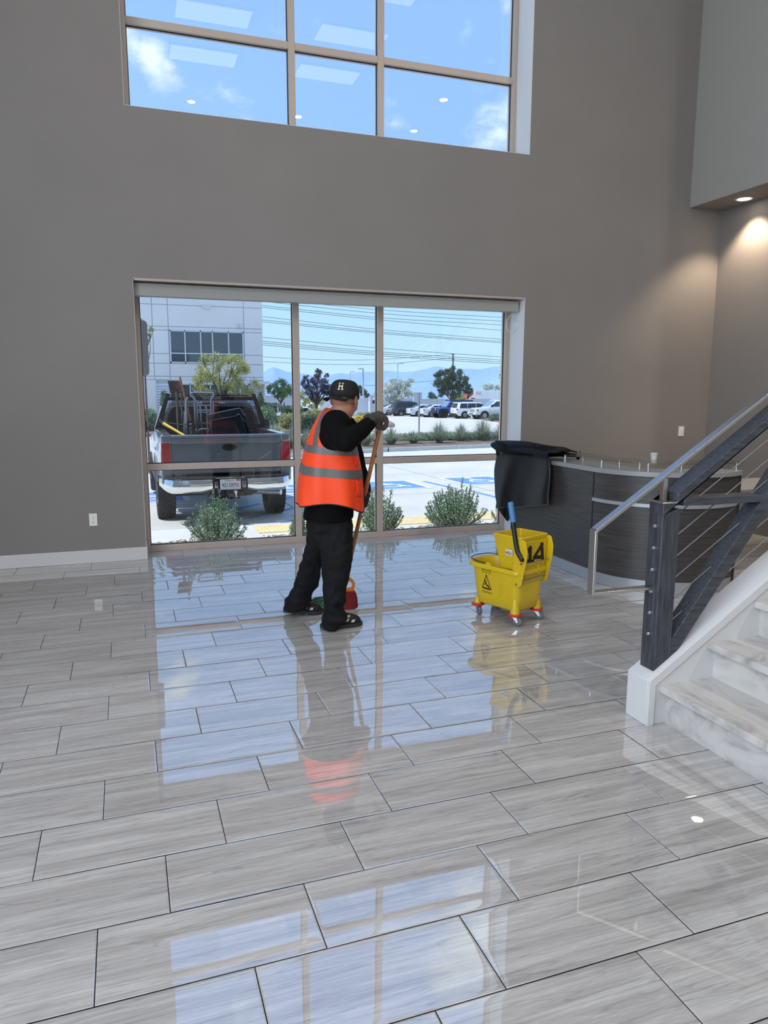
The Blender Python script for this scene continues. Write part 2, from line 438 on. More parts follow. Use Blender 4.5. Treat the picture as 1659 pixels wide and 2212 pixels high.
def build_walls():
    FY, BY = 7.34, 7.78                                    # inner and outer face of the window wall
    X0, X1, C0, C1 = -4.0, 9.5, .13, 4.20
    m = MB()
    ZT = 7.6
    m.box((X0, FY, -.12), (C0, BY, ZT)); m.box((C1, FY, -.12), (X1, BY, ZT))
    m.box((C0, FY, 2.631), (C1, BY, 4.10)); m.box((C0, FY, 7.0), (C1, BY, ZT))
    m.build('wall_front', PAINT, kind='structure', smooth=0)
    # painted returns of the openings
    for i, (z0, z1) in enumerate(((0, 2.631), (4.10, 7.0))):
        r = MB(); t = .003
        r.box((C0, FY + .001, z0), (C0 + t, 7.665, z1)); r.box((C1 - t, FY + .001, z0), (C1, 7.665, z1))
        r.box((C0 + t, FY + .001, z1 - t), (C1 - t, 7.665, z1))
        if i: r.box((C0 + t, FY + .001, z0), (C1 - t, 7.665, z0 + t))
        r.build('trim_%d' % (i + 1), REVEAL, kind='structure', smooth=0)
    # left wall with the tall entrance glazing opening
    m = MB(); m.box((-4.2, 2.8, -.12), (-4.0, FY, ZT)); m.box((-4.2, -7, -.12), (-4.0, -6.2, ZT)); m.box((-4.2, -6.2, 7.0), (-4.0, 2.8, ZT))
    m.build('wall_left', PAINT, kind='structure', smooth=0)
    m = MB(); m.box((-4.2, -7.2, -.12), (9.6, -7.0, ZT))
    m.build('wall_back', PAINT, kind='structure', smooth=0)
    # right: recessed lower wall, upper balcony wall hanging in front of it, soffit between
    MB().box((6.80, 2.95, -.12), (7.0, FY, 3.74)).build('wall_right', PAINT, kind='structure', smooth=0)
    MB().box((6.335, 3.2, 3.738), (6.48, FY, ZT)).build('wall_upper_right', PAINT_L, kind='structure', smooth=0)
    MB().box((6.342, 2.95, 3.733), (9.5, FY, 3.90)).build('trim_3', PAINT, kind='structure', smooth=0)
    MB().box((9.5, -7, -.12), (9.6, FY, ZT)).build('wall_far_right', PAINT, kind='structure', smooth=0)
    MB().box((-4.2, -7.2, ZT), (9.6, BY, ZT + .15)).build('ceiling', mat('ceiling_white', (222, 220, 216), .9), kind='structure', smooth=0)
    # baseboards
    b = MB(); b.box((-4.0, 7.322, 0), (C0, FY, .125)); b.box((C0 - .006, 7.322, 0), (C0 + .012, 7.66, .125))
    b.build('baseboard_left', WHITE, kind='structure', bevel=.004)
    MB().box((C1 - .012, 7.322, 0), (6.8, FY, .125)).build('baseboard_right', WHITE, kind='structure', bevel=.004)
build_walls()

def build_window(name, z0, z1, zrail, first):
    w = empty_struct(name, (2.16, 7.71, z0))
    Y0, Y1, F = 7.665, 7.765, .05
    xs0, xs1 = .133, 4.197
    fr = MB()
    fr.box((xs0, Y0, z0), (xs0 + F, Y1, z1)); fr.box((xs1 - F, Y0, z0), (xs1, Y1, z1))
    fr.box((xs0 + F, Y0, z0), (xs1 - F, Y1, z0 + .062)); fr.box((xs0 + F, Y0, z1 - F), (xs1 - F, Y1, z1))
    fr.build('window_frame', ALU, w, bevel=.003)
    mx = (1.715, 2.640)
    for x in mx:
        MB().box((x - .033, Y0, z0 + .062), (x + .033, Y1, z1 - F)).build('mullion', ALU, w, bevel=.003)
    cols = [(xs0 + F, mx[0] - .033), (mx[0] + .033, mx[1] - .033), (mx[1] + .033, xs1 - F)]
    for a, b in cols:
        MB().box((a, Y0 + .002, zrail - .032), (b, Y1, zrail + .032)).build('transom', ALU, w, bevel=.003)
        for c, d in ((z0 + .062, zrail - .032), (zrail + .032, z1 - F)):
            MB().box((a - .004, 7.716, c - .004), (b + .004, 7.724, d + .004)).build('glass_pane', GLASS, w, smooth=0)
            g = MB()
            for lo, hi in (((a, 7.706, c), (a + .008, 7.715, d)), ((b - .008, 7.706, c), (b, 7.715, d)), ((a, 7.706, c), (b, 7.715, c + .008)), ((a, 7.706, d - .008), (b, 7.715, d))):
                g.box(lo, hi)
            g.build('gasket', ALU_D, w, smooth=0)
build_window('window_1', 0.0, 2.628, .86, True)
build_window('window_2', 4.103, 6.997, 4.94, False)

# ---- roller blind cassette with its bead chain
def build_blind():
    t = thing('roller_blind', 'long grey roller blind cassette across the top of the lower window', 'blind', (2.16, 7.47, 2.48))
    cas = mat('blind_fascia', (158, 158, 156), .5)
    MB().box((.137, 7.415, 2.486), (4.165, 7.43, 2.60)).build('fascia', cas, t, bevel=.002)
    MB().box((.137, 7.43, 2.49), (4.165, 7.55, 2.598)).build('casing', cas, t, smooth=0)
    MB().box((.14, 7.345, 2.613), (4.19, 7.6, 2.629)).build('mounting_channel', ALU, t)
    ch = smooth_path([at_y(u, v, y) for u, v, y in ((1118.5, 646, 7.56), (1118, 660, 7.50), (1114, 672, 7.46), (1109, 680, 7.46), (1112, 688, 7.47), (1117, 696, 7.50), (1118.5, 704, 7.50), (1114, 713, 7.48), (1105, 717, 7.46), (1097, 714, 7.46), (1094, 704, 7.46), (1096, 692, 7.46), (1101, 682, 7.47), (1105, 674, 7.50))], 8)
    MB().tube(ch, .0042, 6).build('bead_chain', WHITE, t)
build_blind()

# ---- ceiling lamps that the upper window mirrors
def build_lamps():
    em = mat('diffuser_glow', (255, 255, 255), .5, emit=((1, .93, .90), 1.5))
    k = 0
    for x in (-.65, 1.66, 3.96):
        for y in (.78, 2.36, 3.94, 5.52):
            t = thing('ceiling_light', 'flush white ceiling light panel, %s column, %s row from the window wall' % ({-.65: 'left', 1.66: 'middle', 3.96: 'right'}[x], {.78: 'fourth', 2.36: 'third', 3.94: 'second', 5.52: 'first'}[y]), 'ceiling light', (x, y, 7.58), 0, 'ceiling light panels')
            MB().box((-.58, -.30, -.004), (.58, .30, .008)).build('diffuser', em, t, world=False)
            f = MB(); f.box((-.61, -.33, -.012), (.61, -.30, .019)); f.box((-.61, .30, -.012), (.61, .33, .019)); f.box((-.61, -.3, -.012), (-.58, .3, .019)); f.box((.58, -.3, -.012), (.61, .3, .019))
            f.build('frame', WHITE, t, world=False)
    hot = mat('downlight_glow', (255, 255, 255), .5, emit=((1, .96, .9), 14))
    warm = mat('warm_downlight_glow', (255, 240, 220), .5, emit=((1, .86, .66), 14))
    def down(loc, m, lab, grp, r=.075):
        t = thing('downlight', lab, 'downlight', loc, 0, grp)
        MB().lathe([(r + .022, .0), (r + .022, -.004), (r, -.006), (r - .006, 0)], seg=28).build('trim_ring', WHITE, t, world=False)
        MB().lathe([(0.001, -.001), (r - .004, -.001), (r - .004, -.0035), (.001, -.0035)], seg=28).build('lens', m, t, world=False)
        return t
    for p, w in (((1.64, -1.5, 7.598), 'left'), ((3.93, -1.58, 7.598), 'middle'), ((6.66, -1.55, 7.598), 'lower right'), ((6.56, .37, 7.598), 'upper right')):
        light('ceiling_downlight', 'AREA', (p[0], p[1], 7.588), 95 if p[0] > 6 else 25, (1, .90, .80), target=(p[0], p[1], 0), shape='DISK', size=.14)
        down(p, hot, 'round ceiling downlight seen as the %s white spot mirrored in upper glass' % w, 'ceiling downlights', .085)
    down((6.60, 6.80, 3.733), warm, 'round warm recessed downlight glowing in the soffit beside the corner', None)
    for y in (5.2, 3.6):
        down((6.60, y, 3.733), warm, 'round warm recessed downlight further along the soffit, %s from the corner' % ('second' if y > 5 else 'third'), None)
    for y in (6.80, 5.2, 3.6):
        light('soffit_spot', 'SPOT', (6.60, y, 3.70), 100, (1, .78, .55), target=(6.62, y + .02, 0), spot_size=math.radians(104), spot_blend=.55, shadow_soft_size=.05)
build_lamps()

# ---- wall plates
def build_plates():
    pl = mat('plastic_white', (236, 234, 230), .35)
    dk = mat('socket_slot', (30, 30, 30), .6)
    t = thing('wall_outlet', 'white duplex power outlet low on the grey wall left of window', 'outlet', (-.33, 7.337, .355))
    MB().box((-.036, -.006, 0), (.036, .003, .118)).build('face_plate', pl, t, world=False, bevel=.002)
    for z in (.036, .080):
        o = MB().prism([(x * 1.0, y) for x, y in rrect(.017, .015, .009)], (0, -.0062, z), (1, 0, 0), (0, 0, 1), (0, -.002, 0)).build('socket', pl, t, world=False)
        s = MB()
        for x in (-.0065, .0065): s.box((x - .0012, -.0090, z - .001), (x + .0012, -.0081, z + .008))
        s.box((-.002, -.0090, z - .010), (.002, -.0081, z - .006)); s.build('slot', dk, o, world=False) if False else s.build('slots', dk, t, world=False)
    t = thing('light_switch', 'white rocker light switch on the taupe wall above reception desk', 'switch', (6.42, 7.337, 1.085))
    MB().box((-.04, -.006, 0), (.04, .003, .12)).build('face_plate', pl, t, world=False, bevel=.002)
    MB().box((-.017, -.010, .027), (.017, -.005, .093)).build('rocker', pl, t, world=False, bevel=.002)
build_plates()

# ---- staircase
def build_stairs():
    mar = bpy.data.materials.new('marble'); mar.use_nodes = True; nt = mar.node_tree; N = nt.nodes; L = nt.links; b = N['Principled BSDF']
    tc = N.new('ShaderNodeTexCoord'); mp = N.new('ShaderNodeMapping'); mp.inputs['Rotation'].default_value = (.2, .1, .75); mp.inputs['Scale'].default_value = (1.5, .8, 1.3)
    L.new(tc.outputs['Object'], mp.inputs[0])
    n = N.new('ShaderNodeTexNoise'); n.inputs['Scale'].default_value = 4.6; n.inputs['Detail'].default_value = 9; n.inputs['Distortion'].default_value = 1.4; n.inputs['Roughness'].default_value = .6; L.new(mp.outputs[0], n.inputs['Vector'])
    r = N.new('ShaderNodeValToRGB'); L.new(n.outputs[0], r.inputs[0]); e = r.color_ramp.elements
    e[0].position = .30; e[0].color = (*s2l((146, 145, 146)), 1); e[1].position = .6; e[1].color = (*s2l((200, 197, 194)), 1)
    a = e.new(.42); a.color = (*s2l((176, 173, 171)), 1); a = e.new(.49); a.color = (*s2l((190, 187, 184)), 1)
    L.new(r.outputs[0], b.inputs['Base Color']); b.inputs['Roughness'].default_value = .22
    x0, run, rise, n_st = 2.435, .2755, .1868, 20
    yn, yf = 1.15, 2.766
    t = thing('staircase', 'marble stairs rising to the right with white side curb', 'staircase', (2.4, 1.9, 0))
    for i in range(n_st):
        x = x0 + run * i; z = rise * i
        MB().box((x, yn, z), (x + .02, yf, z + rise - .036)).build('riser', mar, t, smooth=0)
        MB().box((x - .045, yn, z + rise - .036 + .012), (x + run + .02, yf, z + rise + .012)).build('tread', mar, t, bevel=.005, bseg=3)
    sl = rise / run
    # far curb (white stringer) carrying the railing
    zt = lambda x: .232 + (x - 2.32) * .657
    XE = 8.0
    top = MB(); y0, y1 = 2.75, 2.915
    poly = [(2.32, 0), (2.32, .232), (XE, zt(XE)), (XE, zt(XE) - .5), (2.75, 0)]
    top.prism(poly, (0, y0 + .012, 0), (1, 0, 0), (0, 0, 1), (0, y1 - y0 - .012, 0)); top.build('curb', WHITE, t, bevel=.004)
    band = MB(); poly = [(2.32, 0), (2.32, .232), (XE, zt(XE)), (XE, zt(XE) - .058), (2.360, .204), (2.360, 0)]
    band.prism(poly, (0, y0, 0), (1, 0, 0), (0, 0, 1), (0, .013, 0)); band.build('curb_band', WHITE, t, bevel=.003)
    nb = MB(); poly = [(2.32, 0), (2.32, .232), (XE, zt(XE)), (XE, zt(XE) - .5), (2.75, 0)]
    nb.prism(poly, (0, 1.0, 0), (1, 0, 0), (0, 0, 1), (0, .15, 0)); nb.build('curb', WHITE, t, bevel=.004)
    # railing
    wood = mat('ebonised_wood', (58, 60, 66), .38, noise=(7, .55), bump=(60, .25, .0015), stretch=(14, 14, 1.2))
    woodx = mat('ebonised_wood_rail', (60, 62, 68), .38, noise=(7, .5), bump=(60, .22, .0015), stretch=(1.2, 14, 14))
    g = thing('stair_railing', 'dark wood post railing with steel cables and handrail on the curb', 'railing', (2.41, 2.83, .26))
    py0, py1, pym = 2.783, 2.883, 2.833
    def post(px, first):
        zb = zt(px) + .002; zt_ = 1.032 + (px - 2.365) * .68; zc = zt_ + .056
        m = MB(); xa, xb = px, px + .098
        zb2 = zt(xb)
        pa, pb = py0 + .001, py1 - .001; zr = zt_ + .03
        vs = [(xa, pa, zb), (xb, pa, zb2), (xb, pb, zb2), (xa, pb, zb), (xa, pa, zt_), (xb, pa, zr), (xb, pb, zr), (xa, pb, zt_)]
        m.add(vs, [(0, 3, 2, 1), (4, 5, 6, 7), (0, 1, 5, 4), (1, 2, 6, 5), (2, 3, 7, 6), (3, 0, 4, 7)])
        m.build('post', wood, g, bevel=.003)
        if first: MB().box((xa - .004, py0 - .003, zc), (xa + .078, py1 + .003, zc + .008)).build('post_cap', STEEL, g, bevel=.002)
        for k in range(6):
            z = zc - .112 - k * .107
            MB().lathe([(.0001, -.011), (.006, -.0095), (.009, -.005), (.010, 0), (.006, .001)], (xa, pym, z), 'x', 14).build('cable_bolt', CHROME, g)
    XP = [2.365, 3.9, 5.4, 6.9]
    for i, px in enumerate(XP): post(px, i == 0)
    S = .665; d = V((1, 0, S)).normalized(); nrm = V((-S, 0, 1)).normalized()
    # big dark rail
    a = V((2.375, pym, 1.068)); L_ = 5.6
    top_ = MB()
    P = [(2.364, 1.030), (8.0, 1.030 + 5.636 * .680), (8.0, 1.137 + 5.57 * .680), (2.446, 1.137), (2.446, 1.088), (2.364, 1.088)]
    top_.prism(P, (0, py0, 0), (1, 0, 0), (0, 0, 1), (0, py1 - py0, 0)); top_.build('top_rail', woodx, g, bevel=.003)
    # steel handrail: sloping flat bar, drop bar and return
    h0 = V((2.032, pym + .012, .972)); hx = 8.0
    hr = MB().bar(h0, (hx, pym + .012, .972 + (hx - 2.032) * .652), .046, .016); hr.build('handrail', STEEL, g, bevel=.002)
    MB().box((2.022, pym - .011, .664), (2.036, pym + .035, .974)).build('handrail_drop', STEEL, g, bevel=.002)
    MB().box((2.034, pym - .011, .664), (2.366, pym + .035, .678)).build('handrail_return', STEEL, g, bevel=.002)
    for i, px in enumerate(XP):
        x = px + .045; z = 1.093 + (px - 2.365) * .66
        MB().box((x - .012, pym, z), (x + .012, pym + .024, .955 + (x - 2.032) * .652)).build('handrail_bracket', STEEL, g)
    # horizontal strut and diagonal braces, one bay after another
    for i, px in enumerate(XP[:-1]):
        zz = (px - 2.365) * .66
        b0 = V((px + .098, pym, .34 + zz)); b1 = V((px + .73, pym, 1.20 + zz))
        MB().bar(b0 + V((-.035, 0, -.035)), b1 + V((.45, 0, .60)), .092, .070, up=(1, 0, 0)).build('diagonal_brace', wood if False else woodx, g, bevel=.003)
        MB().bar((px + .12, pym, 1.092 + zz), (px + 1.535, pym, 1.085 + zz), .095, .038).build('strut', woodx, g, bevel=.003)
    for k in range(6):
        z = 1.087 - .112 - k * .107 + .03
        MB().tube([(2.46, pym, z), (7.0, pym, z + 4.54 * .665)], .0026, 6).build('cable', STEEL, g)
build_stairs()
# ================================================================== INDOOR OBJECTS
def build_bucket():
    Y = mat('yellow_plastic', (208, 176, 24), .38, noise=(5, .06), bump=(90, .05, .0006))
    RED = mat('red_bumper', (196, 44, 52), .45); GREY = mat('caster_rubber', (104, 108, 112), .6); BLK = mat('black_paint', (16, 16, 18), .45)
    BLUE = mat('blue_grip', (66, 128, 176), .5); PRINT = mat('print_black', (24, 22, 12), .7); STK = mat('sticker_white', (214, 206, 200), .6); WIRE = mat('wire_dark', (52, 40, 34), .4, .6)
    Lx = V((-.365, .931, 0)).normalized()
    rz = math.atan2(Lx.y, Lx.x)
    t = thing('mop_bucket', 'yellow wheeled mop bucket with side-press wringer on the wet floor', 'mop bucket', (2.535, 4.572, 0), rz)
    # local: +x to the pouring end, +y to the left (image left), z up
    def ring(z, xa, xb, h, r1, r2, inset=0):
        """rounded outline from x=xa (wringer end) to x=xb (pouring end), half width h"""
        xa += inset; xb -= inset; h -= inset; pts = []
        for cx, cy, a0, r in ((xb - r2, h - r2, 0, r2), (xa + r1, h - r1, 90, r1), (xa + r1, -h + r1, 180, r1), (xb - r2, -h + r2, 270, r2)):
            for k in range(9):
                a = math.radians(a0 + 90 * k / 8); pts.append(V((cx + r * math.cos(a), cy + r * math.sin(a), z)))
        return pts
    zb, zr = .098, .398
    def body_ring(f, inset=0):
        z = zb + (zr - zb) * f
        return ring(z, -.205 - .030 * f, .198 + .062 * f, .128 + .026 * f, .045, .085 + .05 * f, inset)
    out = [body_ring(f) for f in (0, .04, .3, .6, .9)]; out[0] = ring(zb, -.195, .190, .118, .04, .08)
    m = MB()
    lip = [ring(zr - .030, -.236, .260, .153, .045, .13), ring(zr - .028, -.252, .282, .170, .055, .14), ring(zr - .006, -.254, .286, .172, .055, .14), ring(zr, -.248, .280, .167, .05, .14), ring(zr - .002, -.232, .258, .150, .042, .13)]
    ins = [body_ring(f, .006) for f in (.85, .5, .05)]; ins.append(ring(zb + .015, -.18, .17, .11, .04, .08))
    m.loft(out + lip + ins, cap=True)
    bd = m.build('tub', Y, t, world=False, smooth=50)
    # embossed arch panel on the long sides
    for sy in (1, -1):
        e = MB(); pth = []
        for k in range(25):
            a = PI * k / 24
            x = .035 + .105 * math.cos(a) if True else 0
            pth.append((x, a))
        line = [(-.09, .36)] + [(-.09, .30), (-.085, .235), (-.06, .185), (-.02, .16), (.03, .152), (.08, .16)]
        for off in (0, .022):
            P = []
            for x, z in line:
                f = (z - zb) / (zr - zb); yy = .128 + .026 * f + .0005
                P.append((x + off, sy * yy, z - off * .5))
            e.tube(smooth_path(P, 5), .0022, 6)
        e.build('embossed_rib', Y, t, world=False)
    # feet with bumpers and casters
    feet = [(-.185, .118, 200), (-.185, -.118, 215), (.172, .104, 160), (.172, -.104, 170)]
    for x, y, aim in feet:
        f = MB(); f.tube([(x * .93, y * .86, .25), (x * .97, y * .95, .18), (x, y, .12), (x, y, .082)] if x < 0 else [(x * .93, y * .84, .16), (x * .97, y * .92, .13), (x, y, .105), (x, y, .082)], [.010, .024, .031, .034] if x < 0 else [.010, .018, .026, .028], 16)
        f.build('foot', Y, t, world=False)
        c = MB().lathe([(.001, .068), (.042, .069), (.049, .074), (.049, .080), (.040, .086), (.001, .086)], (x, y, 0), seg=24)
        cb = c.build('caster_bumper', RED, t, world=False)
        a = math.radians(aim); d = V((math.cos(a), math.sin(a), 0)); s = V((-d.y, d.x, 0))
        wc = V((x, y, .033)) + d * .022
        k = MB(); k.obox((x, y, .064), d * .018, s * .018, (0, 0, .004))
        for q in (-1, 1):
            k.prism([(-.012, .064), (.018, .064), (.030, .028), (.018, .026), (-.004, .05)], V((x, y, 0)) + s * q * .0155, d, (0, 0, 1), s * q * .003)
        k.cyl(wc - s * .019, wc + s * .019, .005, seg=8)
        fk = k.build('caster_fork', STEEL, t, world=False)
        wv = MB(); prof = [(.008, -.012), (.024, -.013), (.031, -.009), (.033, 0), (.031, .009), (.024, .013), (.008, .012)]
        R = [[wc + s * h + (d * math.cos(2 * PI * j / 22) + V((0, 0, 1)) * math.sin(2 * PI * j / 22)) * r for j in range(22)] for r, h in prof]
        wv.loft(R).build('caster_wheel', GREY, t, world=False)
    # wire bail resting on the rim, with two ears
    for sy in (1, -1):
        MB().prism([(-.03, 0), (-.018, .022), (0, .03), (.018, .022), (.03, 0)], (.035, sy * .166, zr - .006), (1, 0, 0), (0, 0, 1), (0, -sy * .018, 0)).build('bail_ear', Y, t, world=False, bevel=.003)
    bail = smooth_path([(.035, .150, zr + .008), (.14, .15, zr + .010), (.23, .12, zr + .014), (.268, .05, zr + .016), (.268, -.05, zr + .016), (.23, -.12, zr + .014), (.14, -.15, zr + .010), (.035, -.150, zr + .008)], 6)
    MB().tube(bail, .0032, 8).build('wire_bail', WIRE, t, world=False)
    # ---- wringer hopper over the end with x < 0
    h = MB()
    def hr(z, xa, xb, y, r=.012): return [V((p[0] + (xa + xb) / 2, p[1], z)) for p in rrect((xb - xa) / 2, y, r, 4)]
    h.loft([hr(.395, -.215, -.035, .118), hr(.60, -.238, .005, .140), hr(.628, -.246, .012, .148), hr(.634, -.242, .008, .144), hr(.632, -.232, -.002, .134), hr(.60, -.228, -.006, .130), hr(.42, -.200, -.05, .105)])
    hp = h.build('wringer_hopper', Y, t, world=False, smooth=45)
    # end plate (bears the painted number) sloping out at the top
    e = MB(); e.prism([(-.128, .305), (.128, .305), (.132, .60), (-.132, .60)], (-.205, 0, 0), (0, 1, 0), (-.06, 0, 1), (-.010, 0, 0)); e.build('end_plate', Y, t, world=False, bevel=.003)
    for sy in (1, -1):
        poly = [(-.185, .285), (-.232, .285), (-.252, .305), (-.290, .48), (-.294, .55), (-.276, .612), (-.255, .622), (-.215, .608), (-.18, .55), (-.175, .40), (-.165, .37), (-.170, .30)]
        MB().prism(poly, (0, sy * .137, 0), (1, 0, 0), (0, 0, 1), (0, sy * .010, 0)).build('side_flange', Y, t, world=False, bevel=.003)
        for px, pz in ((-.212, .305), (-.250, .455)):
            b = MB(); b.lathe([(.0001, sy * .004), (.007, sy * .004), (.009, 0), (.009, -sy * .003)], (px, sy * .148, pz), 'y', 12); b.build('flange_bolt', STEEL, t, world=False)
    for px, pz in ((-.244, .335), (-.268, .455)):
        MB().cyl((px, -.137, pz), (px, .137, pz), .004, seg=8).build('tie_rod', STEEL, t, world=False)
    MB().obox((-.242, -.05, .39), (.008, 0, 0), (0, .012, 0), (0, 0, .035)).build('plate_rib', Y, t, world=False, bevel=.003)
    # press handle on the outer side of the flange at image left (+y)
    hy = .160
    hd = smooth_path([(-.262, .140, .488), (-.262, hy, .490), (-.254, hy, .503), (-.226, hy, .535), (-.206, hy, .60), (-.175, hy, .745)], 6)
    MB().tube(hd, .0165, 12).build('press_handle', BLK, t, world=False)
    MB().tube([(-.178, hy, .735), (-.150, hy, .866), (-.1485, hy, .872)], [.0195, .0195, .012], 14).build('handle_grip', BLUE, t, world=False)
    MB().lathe([(.0001, .006), (.024, .006), (.028, 0), (.028, -.004)], (-.257, .148, .488), 'y', 16).build('pivot_boss', Y, t, world=False)
    # painted number 14 on the end plate
    ex, ey = V((0, -1, 0)), V((-.06, 0, 1)).normalized()
    n = MB(); o = V((-.2458, .0, .50))
    def stroke(pts, w):
        for (a, b) in zip(pts, pts[1:]):
            A, B = V((a[0], a[1], 0)), V((b[0], b[1], 0)); dd = (B - A).normalized(); nn = V((-dd.y, dd.x, 0)) * w / 2; dd *= w * .3
            q = [A - dd + nn, A - dd - nn, B + dd - nn, B + dd + nn]
            stroke.z += .0002
            n.prism([(p.x, p.y) for p in q], o, ex, ey, (-.0016 - stroke.z, 0, 0))
    stroke.z = 0
    stroke([(-.085, .035), (-.055, .055), (-.048, -.035)], .030)
    stroke([(-.075, -.035), (-.010, -.045)], .022)
    stroke([(.075, .065), (-.005, -.020), (.085, -.028)], .026); stroke([(.068, .068), (.092, -.045)], .028)
    n.build('painted_number', BLK, t, world=False, smooth=0)
    # stickers and printing on the near long side (+y faces image left)
    tilt = V((0, .026 / .30, 1)).normalized()
    def face(x, z): return V((x, .128 + .026 * (z - zb) / (zr - zb) + .0006, z))
    exx = V((-1, 0, 0))
    sk = MB().obox((-.135, .1385 + .0008, .515), (.030, 0, 0), (0, .0008, 0), (0, .0008 * 3, .022)); sk.build('warning_sticker', STK, t, world=False)
    lines = MB()
    for i, (a, b) in enumerate(((-.142, -.112), (-.158, -.118), (-.158, -.112), (-.158, -.122))):
        z = .530 - i * .009; lines.box((a - .0, .1400, z - .0014), (b, .1412, z + .0014))
    def tri_outline(mb, o, sz, w, ex, ey, en):
        P = [(0, sz), (-sz * .87, -sz * .5), (sz * .87, -sz * .5)]; Q = [(p[0] * (1 - w), p[1] * (1 - w)) for p in P]
        o, ex, ey, en = V(o), V(ex), V(ey), V(en)
        for i in range(3):
            j = (i + 1) % 3
            mb.add([o + ex * p[0] + ey * p[1] + en for p in (P[i], P[j], Q[j], Q[i])], [(0, 1, 2, 3)])
    tri_outline(lines, (-.117, .1402, .514), .015, .3, exx, (0, 0, 1), (0, .0006, 0))
    lines.build('sticker_print', PRINT, t, world=False, smooth=0)
    pr = MB(); c = face(.060, .255)
    big = 1.16
    for s0, w in ((.062, .22),):
        P = [(0, s0 * big), (-s0 * .74, -s0 * .62), (s0 * .74, -s0 * .62)]; Q = [(p[0] * (1 - w), p[1] * (1 - w)) for p in P]
        for i in range(3):
            j = (i + 1) % 3; pr.add([c + exx * p[0] + tilt * p[1] + V((0, .0008, 0)) for p in (P[i], P[j], Q[j], Q[i])], [(0, 1, 2, 3)])
    def fig(pts, w):                                        # the slipping figure drawn with strokes
        for a, b in zip(pts, pts[1:]):
            A, B = V((*a, 0)), V((*b, 0)); dd = (B - A).normalized(); nn = V((-dd.y, dd.x, 0)) * w / 2
            pr.add([c + exx * p.x + tilt * p.y + V((0, .0009, 0)) for p in (A + nn, A - nn, B - nn, B + nn)], [(0, 1, 2, 3)])
    fig([(-.013, .010), (.002, -.012), (.016, -.016), (.022, -.028)], .010); fig([(-.009, .004), (-.022, -.012)], .005); fig([(-.006, .006), (.000, .026)], .005); fig([(.006, -.014), (.018, -.006)], .006)
    pr.add([c + exx * (-.013 + .006 * math.cos(k * PI / 5)) + tilt * (.021 + .006 * math.sin(k * PI / 5)) + V((0, .0009, 0)) for k in range(10)], [tuple(range(10))])
    pr.build('slip_symbol', PRINT, t, world=False, smooth=0)
    text_mb('CAUTION', .021, face(.060, .190), exx, tilt, .0010).build('caution_text', PRINT, t, world=False, smooth=0)
    text_mb('ATTENTION', .013, face(.060, .2125), exx, tilt, .0016, squash=.9).build('caution_text', PRINT, t, world=False, smooth=0)
    bx = MB(); o = face(.060, .352)
    for (x0, z0, x1, z1) in ((-.040, -.0155, .040, -.0125), (-.040, .0125, .040, .0155), (-.040, -.0155, -.037, .0155), (.037, -.0155, .040, .0155)):
        bx.add([o + exx * x + tilt * z + V((0, .0009, 0)) for x, z in ((x0, z0), (x1, z0), (x1, z1), (x0, z1))], [(0, 1, 2, 3)])
    bx.build('maker_label', PRINT, t, world=False, smooth=0)
    text_mb('MATTHEW', .014, face(.060, .3545), exx, tilt, .0010).build('maker_label_text', PRINT, t, world=False, smooth=0)
build_bucket()

# ---- reception desk
def desk_path(kind):
    straight = [(3.725, 6.66), (3.725, 6.2), (3.725, 5.75), (3.725, 5.262)]
    c, r = V((4.385, 5.25)), .66
    arc = [(c.x + r * math.cos(math.radians(a)), c.y + r * math.sin(math.radians(a))) for a in [180 + 120 * k / 28 for k in range(29)]]
    return straight if kind == 's' else [(3.725, 5.258)] + arc if kind == 'a' else straight[:-1] + arc
def ribbon(path, o1, o2, z1, z2):
    """wall following a plan path; o = offset to the outside (left of travel is inside)"""
    P = [V((p[0], p[1], 0)) for p in path]; rings = []
    for i, p in enumerate(P):
        d = (P[min(i + 1, len(P) - 1)] - P[max(i - 1, 0)]).normalized(); n = V((d.y, -d.x, 0)) * 1.0   # right of travel
        a, b = p + n * o1, p + n * o2
        rings.append([V((a.x, a.y, z1)), V((b.x, b.y, z1)), V((b.x, b.y, z2)), V((a.x, a.y, z2))])
    return MB().loft(rings)
